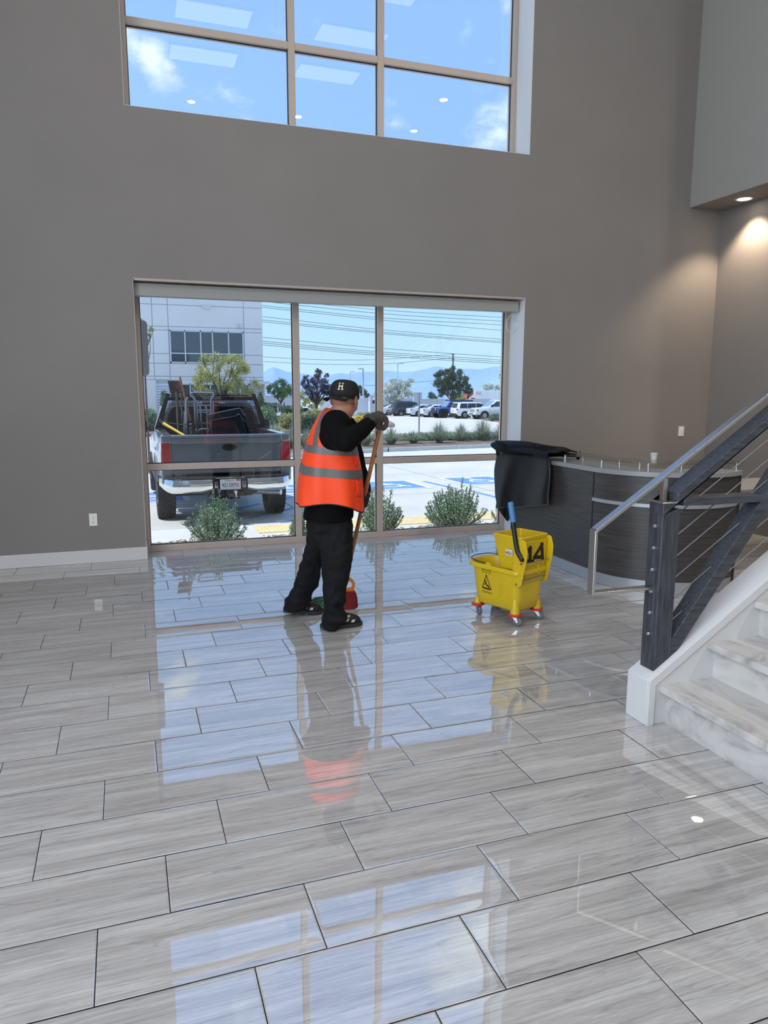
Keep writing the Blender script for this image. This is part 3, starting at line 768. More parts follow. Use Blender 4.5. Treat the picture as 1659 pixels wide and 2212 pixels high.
def build_desk():
    lam = mat('dark_laminate', (64, 61, 60), .42, noise=(3.2, .38), stretch=(1.0, 1.0, 26), bump=(9, .08, .0006))
    kick = mat('silver_kick', (170, 174, 180), .38, .35); ctop = mat('counter_silver', (150, 150, 152), .4, .1)
    dk = mat('desk_black', (24, 24, 25), .5); gl = glass_mat('counter_glass', (.88, .96, .93))
    S, A, F = desk_path('s'), desk_path('a'), desk_path('f')
    out = -1                                               # outside lies to the right of travel (towards -x)
    t = thing('reception_desk_unit', 'straight dark laminate reception desk unit under the black mat', 'desk unit', (3.74, 6.0, 0))
    ribbon(S, 0, -.018, .10, .945).build('front_panel', lam, t, smooth=30)
    ribbon(S, -.004, -.02, .002, .098).build('toe_kick', kick, t)
    MB().box((3.745, 6.635, .0), (4.35, 6.66, .945)).build('end_panel', lam, t)
    MB().box((3.75, 5.27, .70), (4.38, 6.63, .73)).build('work_surface', ctop, t)
    t2 = thing('reception_desk_unit', 'curved dark laminate reception desk unit with a thin silver band', 'desk unit', (4.2, 4.9, 0))
    ribbon(A, 0, -.018, .10, .700).build('front_panel', lam, t2, smooth=60)
    ribbon(A, 0, -.018, .728, .945).build('front_panel', lam, t2, smooth=60)
    ribbon(A, .010, -.014, .700, .728).build('silver_band', kick, t2, smooth=60)
    ribbon(A, -.004, -.02, .002, .098).build('toe_kick', kick, t2, smooth=60)
    c, r = V((4.385, 5.25)), .66; a = math.radians(300)
    e = V((c.x + r * math.cos(a), c.y + r * math.sin(a), 0)); n = V((math.cos(a), math.sin(a), 0)); d = V((-math.sin(a), math.cos(a), 0))
    MB().obox(e + n * -.004 + d * .010 + V((0, 0, .473)), n * .014, d * .010, (0, 0, .472)).build('edge_trim', dk, t2)
    MB().obox(e - n * .32 + d * .012 + V((0, 0, .473)), n * .30, d * .012, (0, 0, .472)).build('end_panel', lam, t2)
    s = MB(); s.box((3.7255 - .004, 5.254, .1), (3.740, 5.266, .945)); s.build('joint_trim', dk, t2)
    # worktop behind (visible beyond the end)
    w = thing('desk_return', 'low grey return worktop behind the curved desk end', 'worktop', (5.35, 5.5, 0))
    MB().box((4.75, 5.15, .715), (6.6, 5.85, .745)).build('worktop', ctop, w, bevel=.003)
    MB().box((6.50, 5.18, 0), (6.53, 5.82, .715)).build('side_panel', lam, w); MB().box((4.80, 5.18, 0), (4.83, 5.82, .715)).build('side_panel', lam, w)
    ct = thing('counter_top', 'grey curved transaction counter along the desk top', 'countertop', (4.1, 5.4, .947))
    ribbon(F, .022, -.30, .947, .985).build('slab', ctop, ct, smooth=60, bevel=.002)
    gt = thing('glass_counter', 'curved clear glass shelf on steel standoffs above the desk counter', 'glass shelf', (4.1, 5.4, .985))
    Fg = F[:]
    ribbon(Fg, .03, -.26, 1.052, 1.062).build('glass_top', gl, gt, smooth=60)
    def nrm(i):
        P = [V((p[0], p[1], 0)) for p in F]; d = (P[min(i + 1, len(P) - 1)] - P[max(i - 1, 0)]).normalized(); return P[i], V((d.y, -d.x, 0))
    for i, o in ((0, -.03), (1, -.03), (2, -.03), (2, -.22), (4, -.03), (4, -.22), (10, -.22), (13, -.03), (20, -.22), (21, -.03), (31, -.03), (31, -.22)):
        p, nn = nrm(min(i, len(F) - 1)); q = p + nn * o
        MB().lathe([(.0001, .986), (.017, .986), (.017, .989), (.011, .990), (.011, 1.048), (.016, 1.049), (.016, 1.0515), (.0001, 1.0515)], (q.x, q.y, 0), seg=16).build('standoff', CHROME, gt)
    cp = thing('paper_cup', 'small white cup standing behind the handrail on the counter glass', 'cup', (4.10, 4.98, 1.0625))
    MB().lathe([(.022, 0), (.030, .05), (.032, .052), (.030, .053), (.028, .05), (.020, .003)], seg=20).build('cup_body', mat('paper_white', (225, 222, 218), .5), cp, world=False)
build_desk()

# ---- rubber backed mat folded over the counter end
def build_mat():
    pile = mat('black_carpet', (21, 22, 25), .95, noise=(60, .35), bump=(420, .8, .004), sheen=.12)
    rub = mat('black_rubber', (10, 10, 11), .6, bump=(30, .2, .002), spec=.2); edge = mat('mat_edge', (84, 88, 94), .8)
    t = thing('floor_mat', 'black carpet mat with rubber backing folded over the desk end', 'mat', (3.62, 6.3, .5))
    # hanging flap: px outline mapped onto the plane x = 3.60
    tops = [(1074, 985), (1092, 975), (1120, 971), (1150, 973), (1178, 979), (1184, 981)]
    bots = [(1075, 1097), (1098, 1096), (1124, 1095), (1150, 1093), (1176, 1091), (1189, 1090)]
    NX, NZ = 36, 30
    def P(i, j, off):
        s, q = i / NX, j / NZ
        def lerp(L, s):
            k = s * (len(L) - 1); a = int(min(k, len(L) - 2)); f = k - a
            return (L[a][0] * (1 - f) + L[a + 1][0] * f, L[a][1] * (1 - f) + L[a + 1][1] * f)
        a, b = lerp(tops, s), lerp(bots, s)
        u, v = a[0] * (1 - q) + b[0] * q, a[1] * (1 - q) + b[1] * q
        w_ = .5 - .5 * math.cos(PI * q)
        u += ((-6.5 * math.sin(PI * min(1, q * 1.15)) + 2.5 * math.sin(q * 9 + 3.6) * q) * (1 - s) ** 2) + (3.5 * math.sin(q * 5) * s * s)
        x = 3.655 - .030 * w_ - .040 * math.sin(s * 8.5 + .5 + q * .8) * q ** .5 - .018 * math.sin(s * 17 + q * 2) * q + .02 * (1 - q)
        x -= .055 * math.exp(-((s - (.32 - .24 * q)) / .11) ** 2) * min(1, q * 2.2 + .25) - .02 * math.exp(-((s - .62 - .1 * q) / .12) ** 2)
        p = at_x(u, v, x); return p + V((-off, 0, 0))
    fr = [[P(i, j, .006) for j in range(NZ + 1)] for i in range(NX + 1)]
    bk = [[P(i, j, -.006) for j in range(NZ + 1)] for i in range(NX + 1)]
    def slab(fr, bk):
        m = MB(); m.grid(fr); m.grid([r[::-1] for r in bk]); n, k = len(fr), len(fr[0])
        rim = [(i, 0) for i in range(n)] + [(n - 1, j) for j in range(1, k)] + [(i, k - 1) for i in range(n - 2, -1, -1)] + [(0, j) for j in range(k - 2, 0, -1)]
        A = [fr[i][j] for i, j in rim]; B = [bk[i][j] for i, j in rim]; c = len(rim)
        m.add(A + B, [(i, i + c, (i + 1) % c + c, (i + 1) % c) for i in range(c)]); return m
    slab(fr, bk).build('hanging_flap', pile, t, smooth=60)
    ed = [fr[NX][j] + V((-.003, 0, 0)) for j in range(NZ + 1)]; MB().tube(ed, .004, 6).build('bound_edge', edge, t)
    ed = [fr[i][NZ] + V((-.003, 0, 0)) for i in range(NX + 1)]; MB().tube(ed, .004, 6).build('bound_edge', edge, t)
    # hidden back flap whose corner shows below, left of the desk end
    cr = [at_x(1075, 1097, 3.66), at_x(1096, 1128, 3.68), at_x(1099, 1097, 3.66)]
    bf = [[at_x(1074 + 26 * i / 10, 1000, 3.70), at_x(1074 + 26 * i / 10, 1096 + 31 * max(0, 1 - abs(i / 10 - .86) / .86), 3.70 + .01 * math.sin(i))] for i in range(11)]
    slab([[p + V((-.004, 0, 0)) for p in r] for r in bf], [[p + V((.004, 0, 0)) for p in r] for r in bf]).build('under_flap', rub, t, smooth=60)
    # part lying over the counter, rolled at its far edge
    ny = 24; topf = []
    y_a, y_b = at_x(1071, 985, 3.62).y, at_x(1184, 985, 3.62).y
    for i in range(ny + 1):
        s = i / ny; y = y_a + (y_b - y_a) * s; row = []
        for j in range(15):
            q = j / 14; x = 3.60 + .26 * q
            hang = max(0, (y - 6.68)) * .35
            z = 1.078 - .05 * max(0, 1 - q * 7) ** 2 + .012 * math.sin(q * 7 + s * 3) - hang * .0
            row.append(V((x, y - .10 * q, z)))
        topf.append(row)
    slab([[p + V((0, 0, .006)) for p in r] for r in topf], [[p - V((0, 0, .006)) for p in r] for r in topf]).build('top_fold', rub, t, smooth=60)
    # rolled rubber edge: tapered roll running back over the counter
    a = at_x(1073, 957, 3.66); R = []
    rollp = [a, at_x(1098, 963, 3.68), at_x(1140, 966, 3.72), at_x(1185, 971, 3.78), at_x(1220, 974, 3.92), at_x(1250, 983, 4.04)]
    rr = [.045, .078, .080, .074, .058, .010]
    sp = smooth_path(rollp, 6); n = len(sp)
    rad = [rr[min(int(k / 6), 4)] * (1 - (k % 6) / 6) + rr[min(int(k / 6) + 1, 5)] * ((k % 6) / 6) for k in range(n)]
    m = MB(); rings = []
    for k, p in enumerate(sp):
        tdir = (sp[min(k + 1, n - 1)] - sp[max(k - 1, 0)]).normalized(); u = tdir.cross(V((0, 0, 1))).normalized(); w_ = u.cross(tdir)
        ring = []
        for j in range(28):
            th = 2 * PI * j / 28; r = rad[k] * (1 + .10 * math.cos(2 * th + k * .3) + .08 * math.cos(3 * th + 1 + k * .2))
            ring.append(p + (u * math.cos(th) * 1.5 + w_ * math.sin(th) * .8) * r - V((0, 0, .012)))
        rings.append(ring)
    m.loft(rings).build('rolled_edge', rub, t, smooth=60)
    # curled lip at the near left end
    lp = [at_x(1072, 953, 3.60), at_x(1084, 958, 3.60), at_x(1092, 968, 3.60), at_x(1101, 972, 3.62), at_x(1108, 962, 3.66)]
    s2 = smooth_path(lp, 5); MB().tube(s2, [.010 + .018 * math.sin(PI * k / (len(s2) - 1)) for k in range(len(s2))], 10).build('curled_lip', rub, t)
    # side drape left of the desk end
    sd = []
    for i in range(9):
        s = i / 8; row = []
        for j in range(13):
            q = j / 12
            u = (1070 + 8 * math.sin(q * 3)) * (1 - s) + (1078 + 2 * q) * s; v = 968 + 130 * q - 6 * s
            row.append(at_x(u, v, 3.66 + .05 * s * (1 - q) + .01 * math.sin(q * 9)))
        sd.append(row)
    slab([[p + V((-.003, 0, 0)) for p in r] for r in sd], [[p + V((.004, 0, 0)) for p in r] for r in sd]).build('side_drape', pile, t, smooth=60)
build_mat()
# ================================================================== THE CLEANER AND HIS MOP
def build_person():
    SKIN = mat('skin', (176, 128, 104), .55, noise=(40, .05)); HAIR = mat('cropped_hair', (40, 32, 28), .8)
    KNIT = mat('black_sweater', (10, 10, 12), .85, noise=(9, .3), bump=(300, .3, .001), spec=.12); DEN = mat('black_denim', (19, 20, 23), .8, noise=(6, .35), bump=(500, .3, .0008), spec=.2)
    ORG = mat('hi_vis_orange', (255, 74, 22), .6, noise=(4, .04), bump=(500, .12, .0006)); REFL = mat('reflective_grey', (104, 104, 104), .5, .15)
    CAPM = mat('cap_black', (13, 13, 14), .8, bump=(400, .3, .0008)); EMB = mat('embroidery_cream', (206, 196, 168), .7); EMBO = mat('embroidery_dark', (70, 58, 40), .7)
    GLV = mat('grey_glove', (62, 56, 54), .8, noise=(30, .2), bump=(200, .4, .001)); GLVB = mat('black_glove', (18, 18, 18), .6)
    SHOE = mat('shoe_black', (18, 18, 20), .6); SOLE = mat('shoe_sole', (44, 42, 42), .7); WHT = mat('shoe_white', (205, 205, 205), .6)
    t = thing('person', 'person in orange safety vest and backwards black cap mopping the shiny floor', 'person', (1.28, 4.78, 0))
    YB = 4.76
    a_ = lambda u, v, y=YB: at_y(u, v, y)
    fwd = V((.985, -.17, 0)).normalized(); lat = V((.17, .985, 0)).normalized()      # body facing, body left
    vr = V((.96, -.27, 0)).normalized()                                             # image right at his distance
    fk, lk = abs(fwd.dot(vr)), abs(lat.dot(vr))
    def ringpar(y_px, xl, xr, ab, Y=YB):
        """centre + half axes of a torso ellipse from its silhouette; ab = lateral / forward axis ratio"""
        c = a_((xl + xr) / 2, y_px, Y); hw = (a_(xr, y_px, Y) - a_(xl, y_px, Y)).dot(vr) / 2
        fa = hw / math.sqrt(fk * fk + (ab * lk) ** 2)
        return c, fa, fa * ab
    # ---- vest -------------------------------------------------------
    prof = [(1093, 641, 784, 1.10), (1060, 643, 783, 1.12), (1030, 647, 781, 1.15), (1000, 652, 777, 1.2), (975, 658, 772, 1.25), (950, 665, 767, 1.32),
            (928, 674, 762, 1.40), (908, 684, 756, 1.45), (897, 690, 752, 1.40), (890, 697, 748, 1.25), (885, 704, 745, 1.05)]
    rp = [ringpar(*p) for p in prof]
    NT, NU = 132, 84
    def vest_pt(th, s, off=0.0):
        """th: angle from straight ahead towards the body left; s in 0..1 from hem to neck"""
        k = s * (len(rp) - 1); i = int(min(k, len(rp) - 2)); f = k - i
        p0, p1, p2, p3 = rp[max(i - 1, 0)], rp[i], rp[i + 1], rp[min(i + 2, len(rp) - 1)]
        def cr(a, b, c, d): return .5 * ((2 * b) + (c - a) * f + (2 * a - 5 * b + 4 * c - d) * f * f + (3 * b - a - 3 * c + d) * f ** 3)
        c = cr(p0[0], p1[0], p2[0], p3[0]); fa = cr(p0[1], p1[1], p2[1], p3[1]); la = cr(p0[2], p1[2], p2[2], p3[2])
        cs, sn = math.cos(th), math.sin(th)
        e = .86
        x = math.copysign(abs(cs) ** e, cs) * (fa + off); y = math.copysign(abs(sn) ** e, sn) * (la + off)
        low = max(0, 1 - s * 1.6)
        fold = .010 * math.sin(th * 5 + 1.2) * low + .006 * math.sin(th * 9 + s * 5) * low
        x += cs * fold; y += sn * fold
        dz = -.055 * cs * max(0, 1 - s) ** 1.2 * .5                # hangs lower in front
        if s < .25:                                                 # side slits curve the hem up
            q = 1 - s / .25
            dz += .055 * q * abs(sn) ** 3 - .012 * q
        sh = max(0, (s - .74) / .26)                                # neckline sits high at the nape and falls open in front
        dz += .014 * sh * max(0, -cs) - .085 * sh * max(0, cs) ** 1.3 - .01 * sh * max(0, math.cos(th + 1.0))
        return c + fwd * x + lat * y + V((0, 0, dz))
    def arm(th, s):
        """armhole test on the right (th = -90 deg) and left side"""
        out = False
        for c0 in (-1.42, 1.57):
            d = (th - c0 + PI) % (2 * PI) - PI
            if (d / .78) ** 2 + ((s - .70) / .245) ** 2 < 1: out = True
        return out
    m = MB(); P = [[vest_pt(2 * PI * i / NT, j / NU) for j in range(NU + 1)] for i in range(NT)]
    m.v = [p for r in P for p in r]
    for i in range(NT):
        for j in range(NU):
            if arm(2 * PI * (i + .5) / NT, (j + .5) / NU): continue
            a = i * (NU + 1) + j; b = ((i + 1) % NT) * (NU + 1) + j; m.f.append((a, b, b + 1, a + 1))
    vest = m.build('safety_vest', ORG, t, smooth=60, solid=.004)
    trim = MB()
    for c0 in (-1.42, 1.57):
        e = [vest_pt(c0 + .79 * math.cos(k * 2 * PI / 56), .70 + .25 * math.sin(k * 2 * PI / 56), .003) for k in range(57)]
        trim.tube(e, .0062, 6)
    trim.build('armhole_trim', ORG, vest, smooth=60)
    hem = MB().tube([vest_pt(2 * PI * k / 96, .004, .002) for k in range(97)], .004, 6); hem.build('hem_binding', CAPM, vest)
    def band(s0, s1, th0, th1, off, n=96, dslope=.0):
        g = []
        for i in range(n + 1):
            th = th0 + (th1 - th0) * i / n
            g.append([vest_pt(th, s0 + (s1 - s0) * j / 4, off) for j in range(5)])
        return MB().grid(g)
    for s0, s1 in ((.215, .278), (.390, .452)):
        band(s0, s1, 0.06, 2 * PI - .06, .0045).build('reflective_band', REFL, vest, smooth=60)
    for cth in (-2.28, 2.28, -.62, .62):
        g = []
        for j in range(41):
            s = .452 + (.985 - .452) * j / 40; k = (s - .452) / .533
            th = math.copysign(2.31 + .20 * min(1, k * 2.2), cth) if abs(cth) > 1 else math.copysign(.62 - .06 * k, cth)
            w = .26 + .10 * k
            g.append([vest_pt(th + w * (q / 4 - .5), s, .0045) for q in range(5)])
        MB().grid(g).build('reflective_strap', REFL, vest, smooth=60)
    for s0, s1, x in ((.31, .385, -.78), (.10, .205, -.78)):
        f = []
        for i in range(13):
            th = x + .50 * i / 12 - .05; f.append([vest_pt(th, s0 + (s1 - s0) * j / 5, .006 + .003 * math.sin(PI * j / 5)) for j in range(6)])
        MB().grid(f).build('pocket', ORG, vest, smooth=60, solid=.003)
        MB().tube([r[-1] for r in f], .0028, 5).build('pocket_seam', ORG, vest); MB().tube(f[0], .0028, 5).build('pocket_seam', ORG, vest)
    MB().tube([vest_pt(0, .01 + .9 * k / 30, .003) for k in range(31)], .004, 6).build('zip', CAPM, vest)
    # ---- body: head, neck, trunk, arms and legs as one surface --------
    hc = a_(744, 861, 4.765); hf = V((.70, .714, 0)).normalized(); hl = V((-hf.y, hf.x, 0))   # head faces away to the right
    b = MB()
    def hb(f, l, z, r): b.ball(hc + hf * f + hl * l + V((0, 0, z)), r, 20, 14)
    hb(-.005, 0, .028, (.083, .083, .092)); hb(.030, 0, .02, .078); hb(-.040, 0, .005, .068); hb(.030, 0, -.035, .070); hb(.055, 0, -.075, .046); hb(.045, 0, -.085, .044)
    hb(.082, 0, -.100, .026)                               # chin
    hb(.100, 0, -.022, .020); hb(.112, 0, -.036, .013); hb(.096, 0, .0, .012)     # nose
    hb(.070, .036, -.030, .030); hb(.070, -.036, -.030, .030); hb(.085, 0, -.068, .022)
    for s in (-1, 1): hb(.030, s * .048, -.055, .034)
    neck0 = a_(728, 903, 4.77); b.tube([hc + hf * .0 + V((0, 0, -.03)), hc - hf * .016 + V((0, 0, -.075)), neck0 + V((0, 0, .0)), neck0 + V((-.005, 0, -.06))], [.070, .074, .080, .095], 18)
    tr = [ringpar(*p) for p in ((1100, 662, 765, 1.25), (1060, 660, 768, 1.2), (1000, 668, 762, 1.25), (950, 680, 754, 1.4), (915, 692, 748, 1.5), (897, 706, 742, 1.4))]
    rings = [[c + fwd * (.86 * fa * math.cos(2 * PI * k / 24)) + lat * (.86 * la * math.sin(2 * PI * k / 24)) for k in range(24)] for c, fa, la in tr]
    b.loft(rings)
    shR, elR, wrR = a_(724, 925, 4.585), a_(747, 962, 4.40), a_(800, 911, 4.52)
    shL, elL, wrL = a_(742, 925, 4.98), a_(772, 1010, 5.05), a_(788, 1066, 4.93)
    b.tube([shR, (shR + elR) / 2, elR], [.055, .050, .042], 14); b.tube([elR, (elR + wrR) / 2, wrR], [.042, .040, .028], 14)
    b.tube([shL, (shL + elL) / 2, elL], [.055, .050, .042], 14); b.tube([elL, (elL + wrL) / 2, wrL], [.042, .040, .028], 14)
    hipR, knR, anR = a_(722, 1112, 4.68), a_(729, 1212, 4.68), a_(716, 1333, 4.70)
    hipL, knL, anL = a_(694, 1112, 4.86), a_(672, 1215, 4.95), a_(643, 1306, 5.06)
    for h, k, an in ((hipR, knR, anR), (hipL, knL, anL)):
        b.tube([h + V((0, 0, .08)), h, (h + k) / 2, k, (k + an) / 2, an], [.06, .06, .06, .045, .045, .035], 14)
    remesh(b, .009, 8).build('body', SKIN, t, smooth=80)
    ear = MB()
    for s in (-1, 1):
        o = hc + hl * s * .078 + hf * .005 + V((0, 0, -.012))
        R = []
        for q, (rr, dx) in enumerate(((.010, -.004), (.026, .004), (.031, .012), (.028, .018), (.018, .017))):
            R.append([o + hf * (rr * .62 * math.cos(2 * PI * k / 16) - .004 * (q > 1)) + V((0, 0, rr * 1.05 * math.sin(2 * PI * k / 16))) + hl * s * dx - hf * dx * .5 for k in range(16)])
        ear.loft(R); ear.ball(o + V((0, 0, -.027)) + hl * s * .010, (.009, .009, .010))
    ear.build('ear', SKIN, t, smooth=80)
    eye = mat('eye_white', (225, 222, 216), .3); lipm = mat('lips', (150, 88, 80), .5)
    for s in (-1, 1):
        e = MB().ball(hc + hf * .093 + hl * s * .031 + V((0, 0, -.004)), (.012, .012, .010)).build('eye', eye, t)
        MB().ball(hc + hf * .103 + hl * s * .031 + V((0, 0, -.004)), (.005, .005, .006)).build('iris', CAPM, e)
    MB().tube([hc + hf * (.098 - abs(q) * 4.0 * abs(q)) + hl * q + V((0, 0, -.068)) for q in (-.024, -.012, 0, .012, .024)], [.002, .005, .006, .005, .002], 8).build('mouth', lipm, t)
    # short cropped hair below the cap: thin shell over the back and sides of the skull
    hr = []
    for i in range(29):
        th = PI * (.36 + 1.28 * i / 28); row = []
        for j in range(9):
            q = j / 8; z = .012 - .040 * q; r = .0865 - .008 * q * q
            row.append(hc + V((0, 0, z)) - hf * .004 + (hf * math.cos(th) * (r + .009) + hl * math.sin(th) * r))
        hr.append(row)
    fade = bpy.data.materials.new('cropped_hair_fade'); fade.use_nodes = True; N = fade.node_tree.nodes; L = fade.node_tree.links; bs = N['Principled BSDF']
    tc = N.new('ShaderNodeTexCoord'); sp = N.new('ShaderNodeSeparateXYZ'); mr = N.new('ShaderNodeMapRange'); rp2 = N.new('ShaderNodeMixRGB')
    L.new(tc.outputs['Generated'], sp.inputs[0]); L.new(sp.outputs['Z'], mr.inputs[0]); mr.inputs[1].default_value = 0; mr.inputs[2].default_value = .8
    L.new(mr.outputs[0], rp2.inputs[0]); rp2.inputs[1].default_value = (*s2l((160, 116, 96)), 1); rp2.inputs[2].default_value = (*s2l((44, 34, 30)), 1); L.new(rp2.outputs[0], bs.inputs['Base Color']); bs.inputs['Roughness'].default_value = .8
    MB().grid(hr).build('cropped_hair', fade, t, smooth=80)
    # ---- cap worn backwards: brim over the nape, H in front panel ------
    cd = (V((-.86, -.51, 0))).normalized(); cl = V((-cd.y, cd.x, 0))                # direction of the brim
    cc = hc + V((0, 0, .030))
    up = (V((0, 0, 1)) - cd * .10).normalized(); cd2 = (cd - up * cd.dot(up)).normalized()
    R = []
    for q in range(13):
        ph = q / 12 * PI / 2; z = .092 * math.sin(ph) ** .9 * 1.0; k = math.cos(ph) ** .55 if q < 12 else .02
        ring = []
        for j in range(40):
            th = 2 * PI * j / 40
            r = .101 if math.cos(th) > 0 else .099
            ring.append(cc + cd2 * (math.cos(th) * .104 * k) + cl * (math.sin(th) * .094 * k) + up * z)
        R.append(ring)
    low = [p - up * .028 for p in R[0]]
    cap = MB().loft([low] + R, cap=False).build('cap', CAPM, t, smooth=60, solid=.003)
    MB().lathe([(.0001, .004), (.006, .003), (.008, 0)], cc + up * .092, seg=12).build('cap_button', CAPM, cap)
    br = []
    for i in range(25):
        th = -1.08 + 2.16 * i / 24; row = []
        for j in range(7):
            q = j / 6
            e0 = cd2 * (math.cos(th) * .104) + cl * (math.sin(th) * .094)
            out = .068 * q * max(0.0, math.cos(th * 1.30)) ** .45
            row.append(cc - up * (.024 + .030 * q * .6 + .020 * math.sin(th) ** 2) + e0 + cd2 * out)
        br.append(row)
    MB().grid(br).build('brim', CAPM, cap, smooth=60, solid=.005)
    eh = []                                                              # the letter follows the crown
    def cap_pt(th, zz, off=.003):
        ph = math.asin(min(.999, (zz / .092))) if zz > 0 else 0; k = math.cos(ph) ** .55
        return cc + cd2 * (math.cos(th) * (.104 * k + off)) + cl * (math.sin(th) * (.094 * k + off)) + up * zz
    def patch(th0, th1, z0, z1, m_, off=.003):
        m_.grid([[cap_pt(th0 + (th1 - th0) * i / 4, z0 + (z1 - z0) * j / 3, off) for j in range(4)] for i in range(5)])
    em = MB(); c0 = .52
    for s in (-1, 1): patch(c0 + s * .115 - .038, c0 + s * .115 + .038, .020, .064, em); patch(c0 + s * .115 - .075, c0 + s * .115 + .075, .018, .025, em, .0032); patch(c0 + s * .115 - .075, c0 + s * .115 + .075, .059, .066, em, .0032)
    patch(c0 - .115, c0 + .115, .038, .046, em, .0028); em.build('letter_emblem', EMB, cap, smooth=0)
    st = MB(); patch(c0 - .009, c0 + .009, .068, .078, st, .0030); st.build('emblem_star', EMBO, cap, smooth=0)
    # ---- sweater ------------------------------------------------------
    w = MB()
    tr2 = [ringpar(*p) for p in ((1120, 650, 766, 1.12), (1118, 650, 767, 1.12), (1104, 652, 768, 1.12), (1085, 654, 770, 1.12), (1040, 660, 768, 1.15), (1000, 667, 764, 1.2), (960, 677, 757, 1.3), (925, 688, 752, 1.45), (907, 696, 748, 1.45), (898, 704, 745, 1.3), (893, 710, 743, 1.05))]
    w.loft([[c + fwd * (.93 * fa * math.cos(2 * PI * k / 36)) + lat * (.93 * la * math.sin(2 * PI * k / 36)) - V((0, 0, .030 * max(0, q - 6) * max(0, math.cos(2 * PI * k / 36)))) for k in range(36)] for q, (c, fa, la) in enumerate(tr2, -1)])
    w.ball(a_(726, 924, 4.585), (.105, .105, .118), 20, 14); w.ball(a_(722, 945, 4.60), (.10, .10, .10), 20, 14)
    w.tube(smooth_path([a_(725, 922, 4.60), a_(732, 944, 4.50), a_(748, 955, 4.41)], 5), [.100 - .0035 * k for k in range(11)], 18)
    w.ball(a_(750, 954, 4.41), .068, 16, 12)
    w.tube(smooth_path([a_(748, 953, 4.41), a_(776, 933, 4.46), a_(801, 911, 4.52)], 5), [.066, .066, .065, .063, .06, .058, .055, .052, .049, .046, .043], 18)
    w.ball(a_(744, 925, 4.98), .095, 16, 12)
    w.tube(smooth_path([a_(744, 925, 4.98), elL, wrL], 6), [.085, .085, .08, .078, .075, .07, .066, .064, .06, .058, .055, .05, .045], 16)
    rm = remesh(w, .010, 7)
    for i, p in enumerate(rm.v):                                           # cloth creases
        nz = mnoise.noise(V((p.x * 9, p.y * 9, p.z * 16))) ; rm.v[i] = p + V((.95, -.3, 0)) * nz * .005 + V((0, 0, 1)) * mnoise.noise(p * 13) * .004
    rm.build('sweater', KNIT, t, smooth=80)
    # ---- trousers -----------------------------------------------------
    d = MB()
    def leg(rows, ab=1.15):
        R = []
        for y, xl, xr, Y in rows:
            c = a_((xl + xr) / 2, y, Y); hw = (a_(xr, y, Y) - a_(xl, y, Y)).dot(vr) / 2
            R.append([c + vr * (hw * math.cos(2 * PI * k / 28)) + V((.27, .96, 0)) * (hw * ab * math.sin(2 * PI * k / 28)) for k in range(28)])
        return d.loft(R)
    leg([(1096, 668, 752, 4.77), (1112, 664, 756, 4.77), (1135, 661, 762, 4.77), (1160, 665, 762, 4.77), (1176, 676, 752, 4.77)], 1.0)
    leg([(1096, 692, 752, 4.72), (1110, 691, 756, 4.71), (1140, 690, 762, 4.70), (1170, 690, 762.5, 4.69), (1200, 693, 761, 4.68), (1230, 695, 758, 4.67), (1256, 696, 750, 4.67), (1276, 696.5, 747.5, 4.67), (1297, 697, 747, 4.67), (1312, 698, 741, 4.67), (1320, 698, 743, 4.67), (1328, 697, 751, 4.67), (1336, 697, 751, 4.665), (1344, 697, 742, 4.665), (1354, 697.5, 735, 4.665), (1359, 698, 731, 4.665)], .95)
    leg([(1098, 668, 716, 4.83), (1112, 664, 718, 4.84), (1145, 662, 720, 4.86), (1175, 662, 708, 4.90), (1207, 652, 698, 4.94), (1232, 645, 694, 4.98), (1256, 637, 690, 5.02), (1268, 633, 686, 5.03), (1280, 625, 675, 5.04), (1287, 623, 674, 5.05), (1292, 619, 673, 5.05), (1300, 617, 671, 5.05), (1310, 614, 668, 5.05), (1316, 613, 660, 5.05)], .95)
    rm = remesh(d, .011, 5)
    ridges = [((703, 1180), .32, .016, 5.5), ((735, 1305), .10, .020, 4), ((650, 1278), .1, .020, 4)]
    for i, p in enumerate(rm.v):
        n = mnoise.noise(V((p.x * 7 + p.z * 5, p.y * 7, p.z * 9))) * .013 + (1 - abs(mnoise.noise(V((p.x * 9 + p.z * 7, p.y * 9, p.z * 10 - p.x * 8))) * 2)) * .011 + mnoise.noise(V((p.x * 15, p.y * 15, p.z * 34))) * .006
        lowk = max(0, 1 - p.z / .30); n += lowk * .010 * math.sin(p.z * 95 + p.x * 12 + p.y * 9)
        q = V((p.x - 1.2, p.y - 4.85, 0)); rm.v[i] = p + (vr * (1 if p.x > 1.2 else -1) * .5 + V((-.27, -.96, 0))) * n
        if rm.v[i].z < .006: rm.v[i].z = .006
    rm.build('trousers', DEN, t, smooth=80)
    # ---- shoes ---------------------------------------------------------
    def shoe(heel, toe, lift, name):
        ax = (toe - heel); ln = ax.length; ax.normalize(); sd = V((-ax.y, ax.x, 0))
        s = thing_part = None
        secs = [(.0, .026, .090, .060), (.04, .040, .105, .062), (.12, .043, .118, .04), (.25, .045, .126, .03), (.42, .047, .118, .03), (.60, .051, .100, .03), (.78, .053, .084, .03), (.92, .045, .070, .03), (1.0, .022, .046, .03)]
        def zl(f): return lift * (1 - f) ** 1.5
        R = []
        for f, hw, h, _ in secs:
            c = heel + ax * (ln * f); z0 = .018 + zl(f)
            R.append([c + sd * (hw * x) + V((0, 0, z0 + (h - .018) * y)) for x, y in ((-1, 0), (-1.02, .3), (-.85, .7), (-.45, .97), (0, 1), (.45, .97), (.85, .7), (1.02, .3), (1, 0), (0, 0))])
        up = MB().loft(R).build('shoe', SHOE, t, smooth=60, subsurf=1)
        R = []
